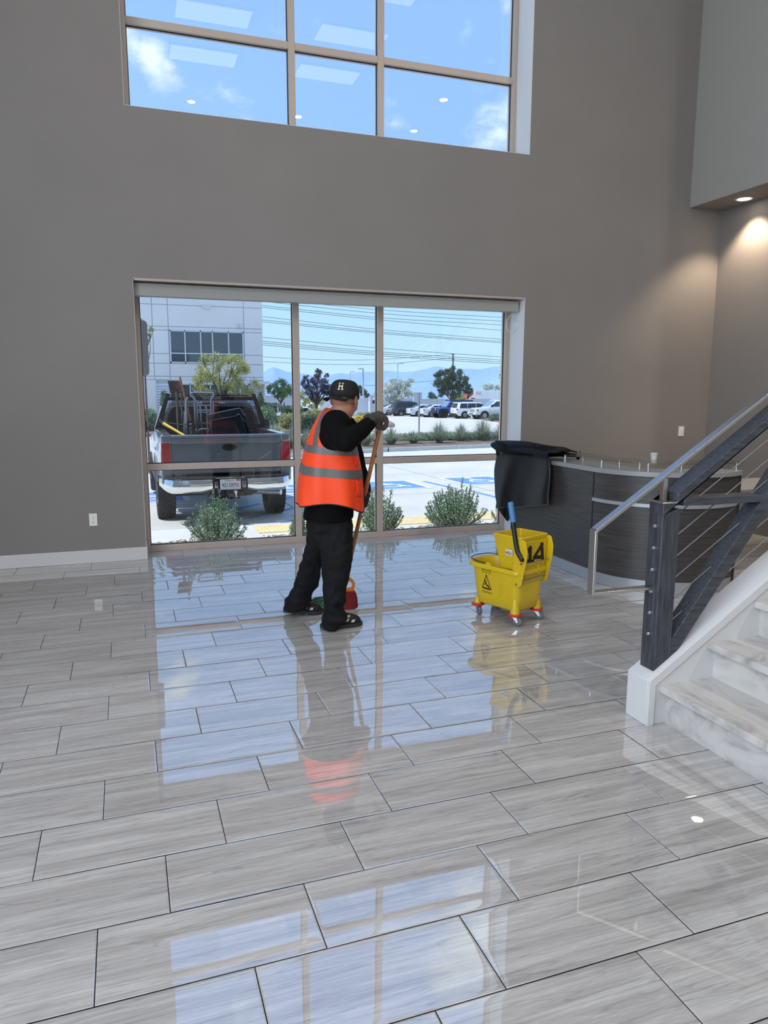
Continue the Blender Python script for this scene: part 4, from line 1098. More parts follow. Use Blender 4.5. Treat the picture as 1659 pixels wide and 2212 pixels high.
        for f, hw, h, _ in secs:
            c = heel + ax * (ln * f) + ax * (-.006 if f == 0 else .006 if f == 1 else 0); z0 = .001 + zl(f)
            R.append([c + sd * ((hw + .005) * x) + V((0, 0, z0 + z)) for x, z in ((-1, 0), (-1.03, .012), (-1, .026), (1, .026), (1.03, .012), (1, 0))])
        MB().loft(R).build('sole', SOLE, up, smooth=50)
        st = MB()
        for f0, zz in ((.38, .054), (.53, .050), (.68, .040)):
            for dz in (.0, .025):
                if f0 > .6 and dz: continue
                A = []
                for df, dz2 in ((0, 0), (.085, 0), (.115, .018), (.03, .018)):
                    f = f0 + df + dz * 1.3; k = 0
                    while k < len(secs) - 2 and secs[k + 1][0] < f: k += 1
                    g = (f - secs[k][0]) / (secs[k + 1][0] - secs[k][0]); hw = secs[k][1] * (1 - g) + secs[k + 1][1] * g; h = secs[k][2] * (1 - g) + secs[k + 1][2] * g
                    z = zz - .014 + dz + dz2; y = min(1, (z) / max(h, .03)); lx = 1.02 - .22 * max(0, y - .25)
                    A.append(heel + ax * (ln * f) - sd * (hw * lx + .0035) + V((0, 0, z + .012 + zl(f))))
                st.add(A, [(0, 1, 2, 3)])
        st.build('shoe_stripe', WHT, up, smooth=0)
        la = MB()
        for q in range(4):
            f = .36 + q * .08; c = heel + ax * (ln * f); z = .118 - q * .010 + zl(f); la.tube([c - sd * .024 + V((0, 0, z - .008)), c + V((0, 0, z + .004)), c + sd * .024 + V((0, 0, z - .008))], .0035, 6)
        la.build('laces', SHOE, up)
    shoe(V((1.205, 4.722, 0)), V((1.485, 4.735, 0)), 0.0, 'r')
    shoe(V((1.03, 5.145, 0)), V((1.292, 5.075, 0)), .020, 'l')
    # ---- gloved hands --------------------------------------------------
    top = a_(822, 917, 4.585); low_end = V((1.487, 5.115, .205))
    hd = (low_end - top).normalized()
    def hand(cen, wrist, name, m_, grip_over):
        """five fingers closing round the handle at `cen`; the palm comes from `wrist`"""
        g = MB(); toh = (cen - wrist); toh = toh - hd * toh.dot(hd); pd = toh.normalized()
        sd = hd.cross(pd).normalized()
        palm = cen - pd * .030
        g.tube([wrist, wrist * .5 + palm * .5, palm], [.036, .040, .040], 14)
        for k in range(4):                                                   # fingers stacked along the handle
            o = cen + hd * (-.036 + .024 * k); ln = (.9, 1.0, .97, .82)[k]
            base = o - pd * .030 + sd * .022
            path = [base - pd * .012 - sd * .012, base]
            for a in (70, 30, -15, -60, -105, -150):
                if a < -130 and ln < .9: continue
                path.append(o + (sd * math.sin(math.radians(a)) * -1 * -1 * .0 ) + (pd * math.cos(math.radians(a + 0)) + sd * math.sin(math.radians(a))) * .0285)
            g.tube(path, [.0125] + [.0125 * ln] * (len(path) - 2) + [.0085], 10)
        th = [palm + hd * -.030 - sd * .018, cen - pd * .024 + hd * -.048 - sd * .020, cen + hd * -.045 - sd * .031 + pd * .004, cen + hd * -.036 - sd * .020 + pd * .024]
        g.tube(th, [.016, .015, .0125, .010], 10)
        r = remesh(g, .0052, 3); r.build(name, m_, t, smooth=80)
    # right hand folds down over the end of the handle
    g = MB(); kn = a_(824, 904, 4.56); wr = a_(800, 908, 4.52)
    g.tube([wr, a_(808, 905, 4.54), a_(818, 903, 4.555), kn], [.040, .043, .047, .044], 16)
    vw = V((.27, .96, 0))
    for k in range(4):
        o = vw * (-.040 + .026 * k); s = (.95, 1, .97, .85)[k]
        pth = [a_(820, 899 + 0, 4.56) + o, a_(829, 899, 4.56) + o, a_(834 + (k == 1), 907, 4.565) + o * .95, a_(834, 917, 4.57) + o * .9, a_(829, 926 - (k == 3) * 3, 4.575) + o * .85, a_(824.5, 926 - (k == 3) * 3, 4.58) + o * .8]
        g.tube(smooth_path(pth, 3), [.0125 * s + .002] * 12 + [.013 * s] * 3 + [.010], 10)
    pth = [a_(812, 910, 4.53), a_(814, 919, 4.525), a_(820, 924, 4.53), a_(826, 922, 4.54)]
    g.tube(smooth_path(pth, 3), [.019] * 4 + [.016] * 3 + [.014] * 2 + [.011], 10)
    remesh(g, .0056, 3).build('right_glove', GLV, t, smooth=80)
    cu = [wr + (kn - wr).normalized() * q for q in (-.03, -.01, .01)]
    MB().tube(cu, [.0415, .044, .043], 18).build('glove_cuff', GLV, t)
    pc = top + hd * ((a_(793, 1078, 4.88).z - top.z) / hd.z)
    hand(pc, wrL, 'left_glove', GLVB, False)
    # ---- mop -----------------------------------------------------------
    WOOD = mat('mop_wood', (178, 122, 78), .5, noise=(6, .18), stretch=(6, 6, .6)); CL = mat('clamp_orange', (232, 134, 34), .4); RB = mat('mop_band_red', (112, 22, 24), .9, noise=(40, .3), bump=(200, .6, .003)); GR = mat('mop_green', (72, 122, 102), .95, noise=(30, .3))
    mp = thing('wet_mop', 'wooden handled wet mop with orange clamp and green strands held by the person', 'mop', (1.5, 5.1, 0))
    MB().tube([top + hd * -.004, top + hd * .2, top + hd * .9, low_end + V((0, 0, .1)) * 0 - hd * .06], [.0145, .0145, .0145, .0145], 14).build('handle', WOOD, mp)
    e = low_end
    ex = V((.965, -.26, 0)); ez = (-hd).normalized(); ez = (ez - ex * ez.dot(ex)).normalized(); en = ex.cross(ez).normalized()
    MB().tube([e - hd * .115, e - hd * .10, e - hd * .02], [.016, .0195, .024], 14).build('clamp_socket', CL, mp)
    poly_o = [(-.02, .045), (.02, .045), (.062, .0), (.070, -.020), (.064, -.075), (.052, -.100), (-.052, -.100), (-.064, -.075), (-.070, -.020), (-.062, .0)]
    poly_i = [(-.02, .012), (.02, .012), (.046, -.010), (.050, -.022), (.046, -.058), (.036, -.066), (-.036, -.066), (-.046, -.058), (-.050, -.022), (-.046, -.010)]
    oc = e - hd * .012
    m = MB(); n = len(poly_o); A = []
    for sgn in (-1, 1):
        for poly in (poly_o, poly_i): A += [oc + ex * p[0] + ez * p[1] + en * (sgn * .010) for p in poly]
    fs = []
    for i in range(n):
        j = (i + 1) % n
        fs += [(i, n + i, n + j, j), (2 * n + i, 2 * n + j, 3 * n + j, 3 * n + i), (i, j, 2 * n + j, 2 * n + i), (n + i, 3 * n + i, 3 * n + j, n + j)]
    m.add(A, fs).build('clamp_frame', CL, mp, bevel=.002)
    bd = []
    bc = oc + ez * -.088
    for k in range(9):
        q = k / 8; z = bc.z * (1 - q) + .012 * q
        c = V((bc.x + .000 * q, bc.y - .01 * q, z)); hw, hd_ = .068 + .022 * math.sin(q * 2.2), .020 + .026 * q
        bd.append([c + ex * (hw * math.cos(2 * PI * j / 24) * (1 + .04 * math.sin(7 * j + k))) + en * (hd_ * math.sin(2 * PI * j / 24)) for j in range(24)])
    MB().loft(bd).build('red_band', RB, mp, smooth=70)
    rnd = random.Random(11); sm = MB()
    for k in range(170):
        s0 = V((bc.x, bc.y, 0)) + ex * rnd.uniform(-.10, -.02) + en * rnd.uniform(-.03, .03); ln = rnd.uniform(.16, .33)
        dr = V((-1, rnd.uniform(-.30, .55), 0)).normalized(); z0 = rnd.uniform(.012, .075); p = [s0 + V((0, 0, z0))]
        for q in range(1, 6):
            f = q / 5; p.append(s0 + dr * ln * f + V((0, rnd.uniform(-.02, .02), 0)) + V((0, 0, max(.007, z0 * (1 - f * .8) + .02 * math.sin(f * 3) + rnd.uniform(-.008, .008)))))
        sm.tube(p, .0052, 5)
    sm.build('strands', GR, mp, kind='stuff')
build_person()
# ================================================================== OUTSIDE: GROUND
CONC = mat('concrete', (206, 204, 196), .85, noise=(.7, .07), bump=(60, .15, .002))
CONC2 = mat('sidewalk_concrete', (210, 208, 202), .85, noise=(1.3, .06), bump=(60, .15, .002))
KERB = mat('kerb_concrete', (196, 196, 192), .85, noise=(2, .06)); KRED = mat('kerb_red', (150, 78, 76), .8)
MULCH = mat('mulch', (112, 96, 82), .95, noise=(26, .5), bump=(30, .9, .02)); SOIL = mat('planter_soil', (120, 104, 88), .95, noise=(3, .4))
BLUEP = mat('parking_blue', (104, 150, 212), .8, noise=(6, .12)); WHITEP = mat('parking_white', (236, 236, 232), .8)
YEL = mat('tactile_yellow', (226, 206, 152), .8, noise=(5, .08))
def gquad(mb, pts, dz=.004):
    P = [gp(u, v) + V((0, 0, dz)) for u, v in pts]; mb.add(P, [tuple(range(len(P)))])
def build_ground():
    lot = empty_struct('parking_lot', (10, 40, -1.2))
    base = MB(); ys = [9.93, 12, 22, 40, 80, 200, 400]
    rows = [[V((x, y, gz(y) - (.012 if y < 60 else .004))) for x in (-60, 0, 60, 200)] for y in ys]
    base.grid([list(r) for r in zip(*rows)]).build('subgrade', mat('joint_dark', (120, 118, 112), .9), lot, smooth=0)
    sx = 4.4
    for i in range(-3, 12):
        for j, (ya, yb) in enumerate(((9.94, 13.6), (13.6, 17.6), (17.6, 22.0), (22.0, 27), (27, 32), (32, 38), (38, 45), (45, 53), (53, 62), (62, 72))):
            x0 = -1.7 + i * sx
            if j > 2 and (i % 2): continue
            wx = sx if j <= 2 else 2 * sx
            g = .008; m = MB(); n = 1
            yy = [ya + g, (12 if ya < 12 < yb else (ya + yb) / 2), yb - g]
            m.grid([[V((x, y, gz(y))) for y in yy] for x in (x0 + g, x0 + wx - g)])
            m.build('concrete_slab', CONC, lot, smooth=0)
    far = MB(); far.grid([[V((x, y, gz(y) + .0)) for y in (72, 120, 400)] for x in (-60, 60, 260)]); far.build('far_pavement', CONC, lot, smooth=0)
    # painted markings
    W_ = .07
    def stripe(pts, m, nm, w=.10, dz=.004):
        mb = MB(); P = [gp(*p) for p in pts]
        for a, b in zip(P, P[1:]):
            d = (b - a).normalized(); n = V((-d.y, d.x, 0)) * w / 2
            mb.add([V((p.x, p.y, gz(p.y) + dz)) for p in (a + n, a - n, b - n, b + n)], [(0, 1, 2, 3)])
        mb.build(nm, m, lot, smooth=0)
    for pts in ([(916, 1040), (982, 1055)], [(1028, 1063), (1078, 1076)], [(604, 1079), (650, 1070)], [(515, 1099), (562, 1088)], [(540, 1118), (650, 1094)], [(610, 1130), (650, 1122)],
                [(505, 1126), (540, 1136)]):
        stripe(pts, BLUEP, 'blue_stripe')
    for pts in ([(905, 973), (970, 988)], [(1010, 968), (1085, 979)], [(840, 985), (858, 990)], [(1150, 1000), (1190, 1010)]):
        stripe(pts, WHITEP, 'white_stripe', .09)
    # blue squares with the white wheelchair emblem
    def emblem(c, s=1.0):
        c = V(c); q = MB(); h = .62 * s
        q.grid([[V((c.x + x, c.y + y, gz(c.y + y) + .004)) for y in (-h * 1.2, h * 1.2)] for x in (-h, h)]); q.build('blue_square', BLUEP, lot, smooth=0)
        b = MB()
        for x0, y0, x1, y1 in ((-h - .1, -h * 1.2 - .1, h + .1, -h * 1.2), (-h - .1, h * 1.2, h + .1, h * 1.2 + .1), (-h - .1, -h * 1.2, -h, h * 1.2), (h, -h * 1.2, h + .1, h * 1.2)):
            b.grid([[V((c.x + x, c.y + y, gz(c.y + y) + .005)) for y in (y0, y1)] for x in (x0, x1)])
        def st(pts, w=.11):
            for a, e in zip(pts, pts[1:]):
                a, e = V((*a, 0)), V((*e, 0)); d = (e - a).normalized(); n = V((-d.y, d.x, 0)) * w / 2
                b.add([V((c.x + p.x * s, c.y + p.y * s, gz(c.y + p.y * s) + .0055)) for p in (a + n, a - n, e - n, e + n)], [(0, 1, 2, 3)])
        st([(-.06, .40), (-.04, .02), (.20, .02), (.30, -.36), (.40, -.34)]); st([(-.05, .22), (.16, .20)], .08)
        st([(-.02 + .26 * math.cos(a), -.14 + .26 * math.sin(a)) for a in [2.0 + k * .42 for k in range(11)]], .08)
        b.add([V((c.x - .07 + .10 * math.cos(k * PI / 6), c.y + .52 + .10 * math.sin(k * PI / 6), gz(c.y) + .0055)) for k in range(12)], [tuple(range(12))])
        b.build('wheelchair_emblem', WHITEP, lot, smooth=0)
    for p in ((840, 1048), (1036, 1038), (630, 1056), (322, 1074)):
        emblem(gp(*p))
    # pavement by the building, its kerb, tactile strip and planting bed
    sw = empty_struct('sidewalk', (2, 9.3, -.3))
    for i in range(-6, 16):
        x0 = -3.3 + i * 1.5
        MB().add([(x0 + .006, 8.72, gz(8.72)), (x0 + 1.494, 8.72, gz(8.72)), (x0 + 1.494, 9.76, gz(9.76)), (x0 + .006, 9.76, gz(9.76)), (x0 + .006, 8.72, -.4), (x0 + 1.494, 8.72, -.4), (x0 + 1.494, 9.76, -.4), (x0 + .006, 9.76, -.4)],
                 [(0, 1, 2, 3), (4, 7, 6, 5), (0, 4, 5, 1), (1, 5, 6, 2), (2, 6, 7, 3), (3, 7, 4, 0)]).build('paving_slab', CONC2, sw, smooth=0)
        if not (x0 > 1.0 and x0 < 6.5):
            MB().box((x0 + .004, 9.768, -.45), (x0 + 1.496, 9.93, -.155)).build('kerb_stone', KERB, sw, bevel=.02)
        else:
            MB().add([(x0, 9.768, -.165), (x0 + 1.5, 9.768, -.165), (x0 + 1.5, 9.96, -.30), (x0, 9.96, -.30), (x0, 9.768, -.45), (x0 + 1.5, 9.768, -.45), (x0 + 1.5, 9.96, -.45), (x0, 9.96, -.45)],
                     [(0, 1, 2, 3), (0, 4, 5, 1), (1, 5, 6, 2), (2, 6, 7, 3), (3, 7, 4, 0)]).build('kerb_ramp', KERB, sw, smooth=0)
    tp = thing('tactile_paving', 'yellow tactile paving strip along the parking edge outside window', 'tactile paving', (3.6, 9.2, -.15))
    for i in range(9):
        x0 = 1.5 + i * .61; m = MB().add([(x0 + .004, 9.02, gz(9.02) + .008), (x0 + .606, 9.02, gz(9.02) + .008), (x0 + .606, 9.62, gz(9.62) + .008), (x0 + .004, 9.62, gz(9.62) + .008), (x0 + .004, 9.02, gz(9.02) - .01), (x0 + .606, 9.02, gz(9.02) - .01), (x0 + .606, 9.62, gz(9.62) - .01), (x0 + .004, 9.62, gz(9.62) - .01)],
                     [(0, 1, 2, 3), (0, 4, 5, 1), (1, 5, 6, 2), (2, 6, 7, 3), (3, 7, 4, 0)])
        pn = m.build('tactile_tile', YEL, tp, smooth=0)
        dm = MB()
        for a in range(10):
            for b in range(10):
                x, y = x0 + .035 + .06 * a, 9.05 + .06 * b
                dm.loft([[V((x + r * math.cos(k * PI / 3), y + r * math.sin(k * PI / 3), gz(y) + z)) for k in range(6)] for r, z in ((.014, .008), (.008, .013))])
        dm.build('domes', YEL, pn, smooth=0, kind='stuff')
    bed = MB(); bed.grid([[V((x, y, -.125 + .03 * mnoise.noise(V((x * 1.5, y * 1.5, 0))))) for y in (7.75, 8.0, 8.25, 8.5, 8.70)] for x in [-5 + .4 * k for k in range(45)]])
    bd = struct(bed.build('mulch_bed', MULCH)); rnd = random.Random(3); ch = MB(); CH = mat('wood_chip', (170, 148, 122), .9, noise=(8, .4))
    for k in range(1500):
        x, y = rnd.uniform(-.6, 5.5), rnd.uniform(7.8, 8.7); a = rnd.uniform(0, PI); l, w = rnd.uniform(.015, .04), rnd.uniform(.006, .014)
        d = V((math.cos(a), math.sin(a), rnd.uniform(-.3, .3))) * l; s = V((-math.sin(a), math.cos(a), rnd.uniform(-.3, .3))) * w
        ch.obox((x, y, -.118 + rnd.uniform(0, .02)), d, s, d.cross(s).normalized() * .003)
    tag(ch.build('wood_chips', CH, kind='stuff', smooth=0), 'scattered pale wood chips on the planting bed outside window', 'wood chips')
    # planting islands further out: kerb outline + soil top
    def island(nm, px, km, h=.14, soil=SOIL):
        P = [gp(*p) for p in px]; n = len(P); isl = empty_struct(nm, (sum(p.x for p in P) / n, sum(p.y for p in P) / n, gz(P[0].y)))
        c = sum(P, V()) / n
        inner = [c + (p - c) * (1 - .16 / max(.5, (p - c).length)) for p in P]
        for i in range(n):
            j = (i + 1) % n
            a, b, d, e = P[i], P[j], inner[j], inner[i]
            nseg = max(1, int((b - a).length / 2.4))
            for q in range(nseg):
                f0, f1 = q / nseg, (q + 1) / nseg - .012
                A, B = a.lerp(b, f0), a.lerp(b, f1); E, D = e.lerp(d, f0), e.lerp(d, f1)
                vs = [V((p.x, p.y, gz(p.y) - .1)) for p in (A, B, D, E)] + [V((p.x, p.y, gz(p.y) + h)) for p in (A, B, D, E)]
                MB().add(vs, [(0, 3, 2, 1), (4, 5, 6, 7), (0, 1, 5, 4), (1, 2, 6, 5), (2, 3, 7, 6), (3, 0, 4, 7)]).build('kerb_stone', km, isl, smooth=0)
        MB().add([V((p.x, p.y, gz(p.y) + h - .03)) for p in inner], [tuple(range(n))]).build('soil', soil, isl, smooth=0)
    island('planter_1', [(560, 992), (840, 976), (1130, 964), (1130, 936), (840, 943), (560, 948)], KERB)
    island('planter_2', [(290, 945), (440, 938), (640, 937), (640, 921), (560, 905), (300, 906)], KRED)
    island('planter_3', [(655, 934), (800, 929), (838, 921), (800, 905), (655, 912)], KRED)
    island('planter_4', [(1046, 908), (1085, 913), (1130, 916), (1130, 905), (1058, 902)], KRED)
build_ground()

# ================================================================== BUILDINGS, WALLS, MOUNTAINS
TILTW = mat('tiltup_wall', (246, 241, 237), .85, noise=(.25, .025)); TILTJ = mat('reveal_joint', (196, 198, 204), .9)
BGLASS = mat('office_glass', (58, 78, 92), .04, spec=.9); BFR = mat('office_window_frame', (226, 228, 230), .5)
def build_office():
    YB = 62.0; g = gz(YB)
    def q(u, v): return at_y(u, v, YB)
    t = thing('office_building', 'pale two storey tilt-up office building with dark ribbon windows behind the truck', 'building', (q(430, 800).x, YB, g))
    xl, xr = q(250, 750).x, q(568, 750).x
    Z = lambda v: q(460, v).z
    zt = Z(560)
    MB().box((xl - 30, YB + .06, g - .3), (xr - .02, YB + 30, zt - .05)).build('core', TILTJ, t, smooth=0)
    xs = [xl - 30, q(330, 720).x, q(364, 720).x, q(527, 720).x, xr]
    zs = [g - .2, Z(821.5), Z(814), Z(786.5), Z(766), Z(716), Z(708), Z(662), Z(610), zt]
    wz0, wz1 = Z(786.5), Z(715); wx0, wx1 = xs[2], xs[3]
    for a, b in zip(xs, xs[1:]):
        for c, d in zip(zs, zs[1:]):
            if abs(a - wx0) < .1 and c >= wz0 - .05 and d <= wz1 + .1: continue
            if d <= Z(821) and a > xs[0] + 1 : continue                  # ground floor built below
            if d <= Z(821) and b > xs[1] + .1: continue
            MB().box((a + .03, YB, c + .03), (b - .03, YB + .08, d - .03)).build('wall_panel', TILTW, t, smooth=0)
    # side return
    for c, d in zip(zs, zs[1:]):
        MB().box((xr - .1, YB + .1, c + .03), (xr, YB + 14, d - .03)).build('wall_panel', TILTW, t, smooth=0)
    # ribbon window
    def window(x0, x1, z0, z1, cols, rails):
        f = MB(); th = .09
        f.box((x0, YB - .05, z0), (x1, YB + .08, z0 + th)); f.box((x0, YB - .05, z1 - th), (x1, YB + .08, z1)); f.box((x0, YB - .05, z0), (x0 + th, YB + .08, z1)); f.box((x1 - th, YB - .05, z0), (x1, YB + .08, z1))
        for x in cols[1:-1]: f.box((x - th / 2, YB - .05, z0), (x + th / 2, YB + .08, z1))
        for z in rails[1:-1]: f.box((x0, YB - .049, z - th / 2), (x1, YB + .079, z + th / 2))
        w = f.build('window', BFR, t, smooth=0)
        for a, b in zip(cols, cols[1:]):
            for c, d in zip(rails, rails[1:]):
                MB().box((a + .03, YB + .0, c + .03), (b - .03, YB + .03, d - .03)).build('pane', BGLASS, w, smooth=0)
    sc_ = lambda u: q(u, 750).x
    cols = [wx0 + .06, sc_(400), sc_(434), sc_(459.5), sc_(494), wx1 - .06]
    window(wx0 + .06, wx1 - .06, wz0 + .05, wz1 - .02, cols, [wz0 + .05, Z(764.5), wz1 - .02])
    # ground floor: siding, entry windows, pilaster and canopy
    SID = mat('siding', (226, 228, 234), .8)
    def siding(u0, u1):
        x0, x1 = q(u0, 850).x, q(u1, 850).x; z0, z1 = g + .3, Z(829)
        n = 14
        for k in range(n):
            za = z0 + (z1 - z0) * k / n; zb = z0 + (z1 - z0) * (k + 1) / n
            MB().add([(x0, YB - .10, za), (x1, YB - .10, za), (x1, YB - .02, zb - .02), (x0, YB - .02, zb - .02), (x0, YB + .06, za), (x1, YB + .06, za), (x1, YB + .06, zb - .02), (x0, YB + .06, zb - .02)],
                     [(0, 1, 2, 3), (4, 7, 6, 5), (0, 4, 5, 1), (1, 5, 6, 2), (2, 6, 7, 3), (3, 7, 4, 0)]).build('siding_board', SID, t, smooth=0)
    siding(338, 366); siding(541, 569)
    ex0, ex1 = q(367, 850).x, q(540, 850).x
    MB().box((ex0, YB - .02, Z(829)), (ex1, YB + .06, Z(821))).build('lintel', TILTW, t, smooth=0)
    window(ex0, ex1, g + .3, Z(829), [ex0 + (ex1 - ex0) * k / 8 for k in range(9)], [g + .3, g + 1.1, Z(829)])
    MB().box((q(335.5, 850).x, YB - .12, g), (q(338, 850).x, YB + .05, Z(822))).build('pilaster', TILTW, t, smooth=0)
    MB().box((q(568, 850).x, YB - .5, g), (q(571.5, 850).x, YB + .0, Z(829))).build('downpipe_column', TILTW, t, smooth=0)
    MB().box((q(540, 850).x, YB - .8, Z(829.5)), (q(580, 850).x, YB - .02, Z(823))).build('canopy', TILTW, t, smooth=0)
    lm = MB(); p = q(446, 663); lm.prism([(-.45, .12), (.45, .12), (.30, -.1), (.12, -.18), (-.12, -.18), (-.30, -.1)], p + V((0, -.3, 0)), (1, 0, 0), (0, 0, 1), (0, .3, 0)); lm.build('wall_lamp', BFR, t, smooth=0)
    cm = MB(); p = q(518, 705); cm.ball(p + V((0, -.15, 0)), .18, 10, 8); cm.box((p.x - .15, YB - .1, p.z + .1), (p.x + .15, YB + .02, p.z + .2)); cm.build('security_camera', BFR, t)
build_office()

def build_far():
    WALL = mat('block_wall', (186, 190, 198), .9, noise=(.3, .04)); WLT = mat('enclosure_wall', (216, 220, 228), .85)
    def wall(nm, lab, u0, u1, vt, vb, Y, th=.4, m=WALL, cat='wall'):
        a, b = at_y(u0, vt, Y), at_y(u1, vt, Y)
        t = thing(nm, lab, cat, ((a.x + b.x) / 2, Y, gz(Y) - .2))
        n = max(2, int((b.x - a.x) / 3.0)); zt = (a.z + b.z) / 2
        for k in range(n):
            x0, x1 = a.x + (b.x - a.x) * k / n, a.x + (b.x - a.x) * (k + 1) / n
            MB().box((x0 + .012, Y, gz(Y) - .2), (x1 - .012, Y + th, zt)).build('wall_panel', m, t, smooth=0)
        MB().box((a.x, Y - .04, zt), (b.x, Y + th + .04, zt + .10)).build('wall_cap', m, t, smooth=0)
        return t
    wall('boundary_wall', 'long grey block wall behind the parked blue off-roader', 905, 1060, 863, 885, 104)
    wall('boundary_wall', 'grey block wall behind the small green tree beside the office', 572, 650, 856, 885, 96)
    wall('boundary_wall', 'grey wall stretch behind the pale leafed tree and dark car', 826, 897, 861, 885, 108)
    wall('trash_enclosure', 'white walled enclosure behind the yellow flower bush', 690, 796, 861.5, 890, 84, m=WLT, cat='enclosure')
    gt = wall('gate_pillar', 'tall grey pillar between wall stretches behind the sign post', 893.5, 912, 849, 885, 101, cat='pillar')
    gb = wall('gate_house', 'small grey block house with white panel of four dark squares', 800, 827, 856, 890, 82, cat='gatehouse')
    Y = 82
    p0, p1 = at_y(805, 858, Y), at_y(815, 873, Y)
    MB().box((p0.x, Y - .06, p1.z), (p1.x, Y, p0.z)).build('wall_sign', BFR, gb, smooth=0)
    sq = MB()
    for u in (807, 811.5):
        for v in (866.5, 870):
            p = at_y(u, v, Y - .08); sq.box((p.x - .12, Y - .08, p.z - .1), (p.x + .12, Y - .05, p.z + .1))
    p = at_y(812, 861.5, Y - .08); sq.box((p.x - .1, Y - .08, p.z - .1), (p.x + .1, Y - .05, p.z + .1))
    sq.build('sign_marks', ALU_D, gb, smooth=0)
    # mountains: two ridges far away
    MT = mat('haze_blue_mountain', (138, 168, 208), .95, noise=(.004, .06)); MT2 = mat('haze_blue_foothill', (142, 172, 212), .95, noise=(.004, .05))  # atmospheric haze is put into the blue base colour of both ridges
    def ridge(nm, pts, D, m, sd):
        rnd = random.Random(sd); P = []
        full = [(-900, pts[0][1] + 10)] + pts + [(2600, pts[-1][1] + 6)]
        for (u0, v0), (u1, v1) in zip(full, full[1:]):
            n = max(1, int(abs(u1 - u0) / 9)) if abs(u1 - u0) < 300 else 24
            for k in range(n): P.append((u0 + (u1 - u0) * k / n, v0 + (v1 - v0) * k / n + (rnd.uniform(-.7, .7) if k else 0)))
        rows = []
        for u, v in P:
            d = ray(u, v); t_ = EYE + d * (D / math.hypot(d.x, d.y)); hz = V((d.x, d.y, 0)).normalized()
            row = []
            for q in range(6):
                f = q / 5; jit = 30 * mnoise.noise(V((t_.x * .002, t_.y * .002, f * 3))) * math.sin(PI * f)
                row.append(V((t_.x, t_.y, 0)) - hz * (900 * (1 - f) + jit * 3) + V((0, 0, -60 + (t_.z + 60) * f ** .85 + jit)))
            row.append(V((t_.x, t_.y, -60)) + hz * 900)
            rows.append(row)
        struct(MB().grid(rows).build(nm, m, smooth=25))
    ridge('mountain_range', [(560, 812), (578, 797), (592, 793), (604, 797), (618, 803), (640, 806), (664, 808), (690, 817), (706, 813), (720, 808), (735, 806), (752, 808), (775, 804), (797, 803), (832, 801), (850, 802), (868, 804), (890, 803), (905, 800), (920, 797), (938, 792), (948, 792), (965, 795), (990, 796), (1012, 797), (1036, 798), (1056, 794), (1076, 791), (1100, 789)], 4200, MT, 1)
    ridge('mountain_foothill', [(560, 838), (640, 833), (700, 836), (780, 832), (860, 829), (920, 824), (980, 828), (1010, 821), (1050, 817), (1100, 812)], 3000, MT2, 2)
build_far()

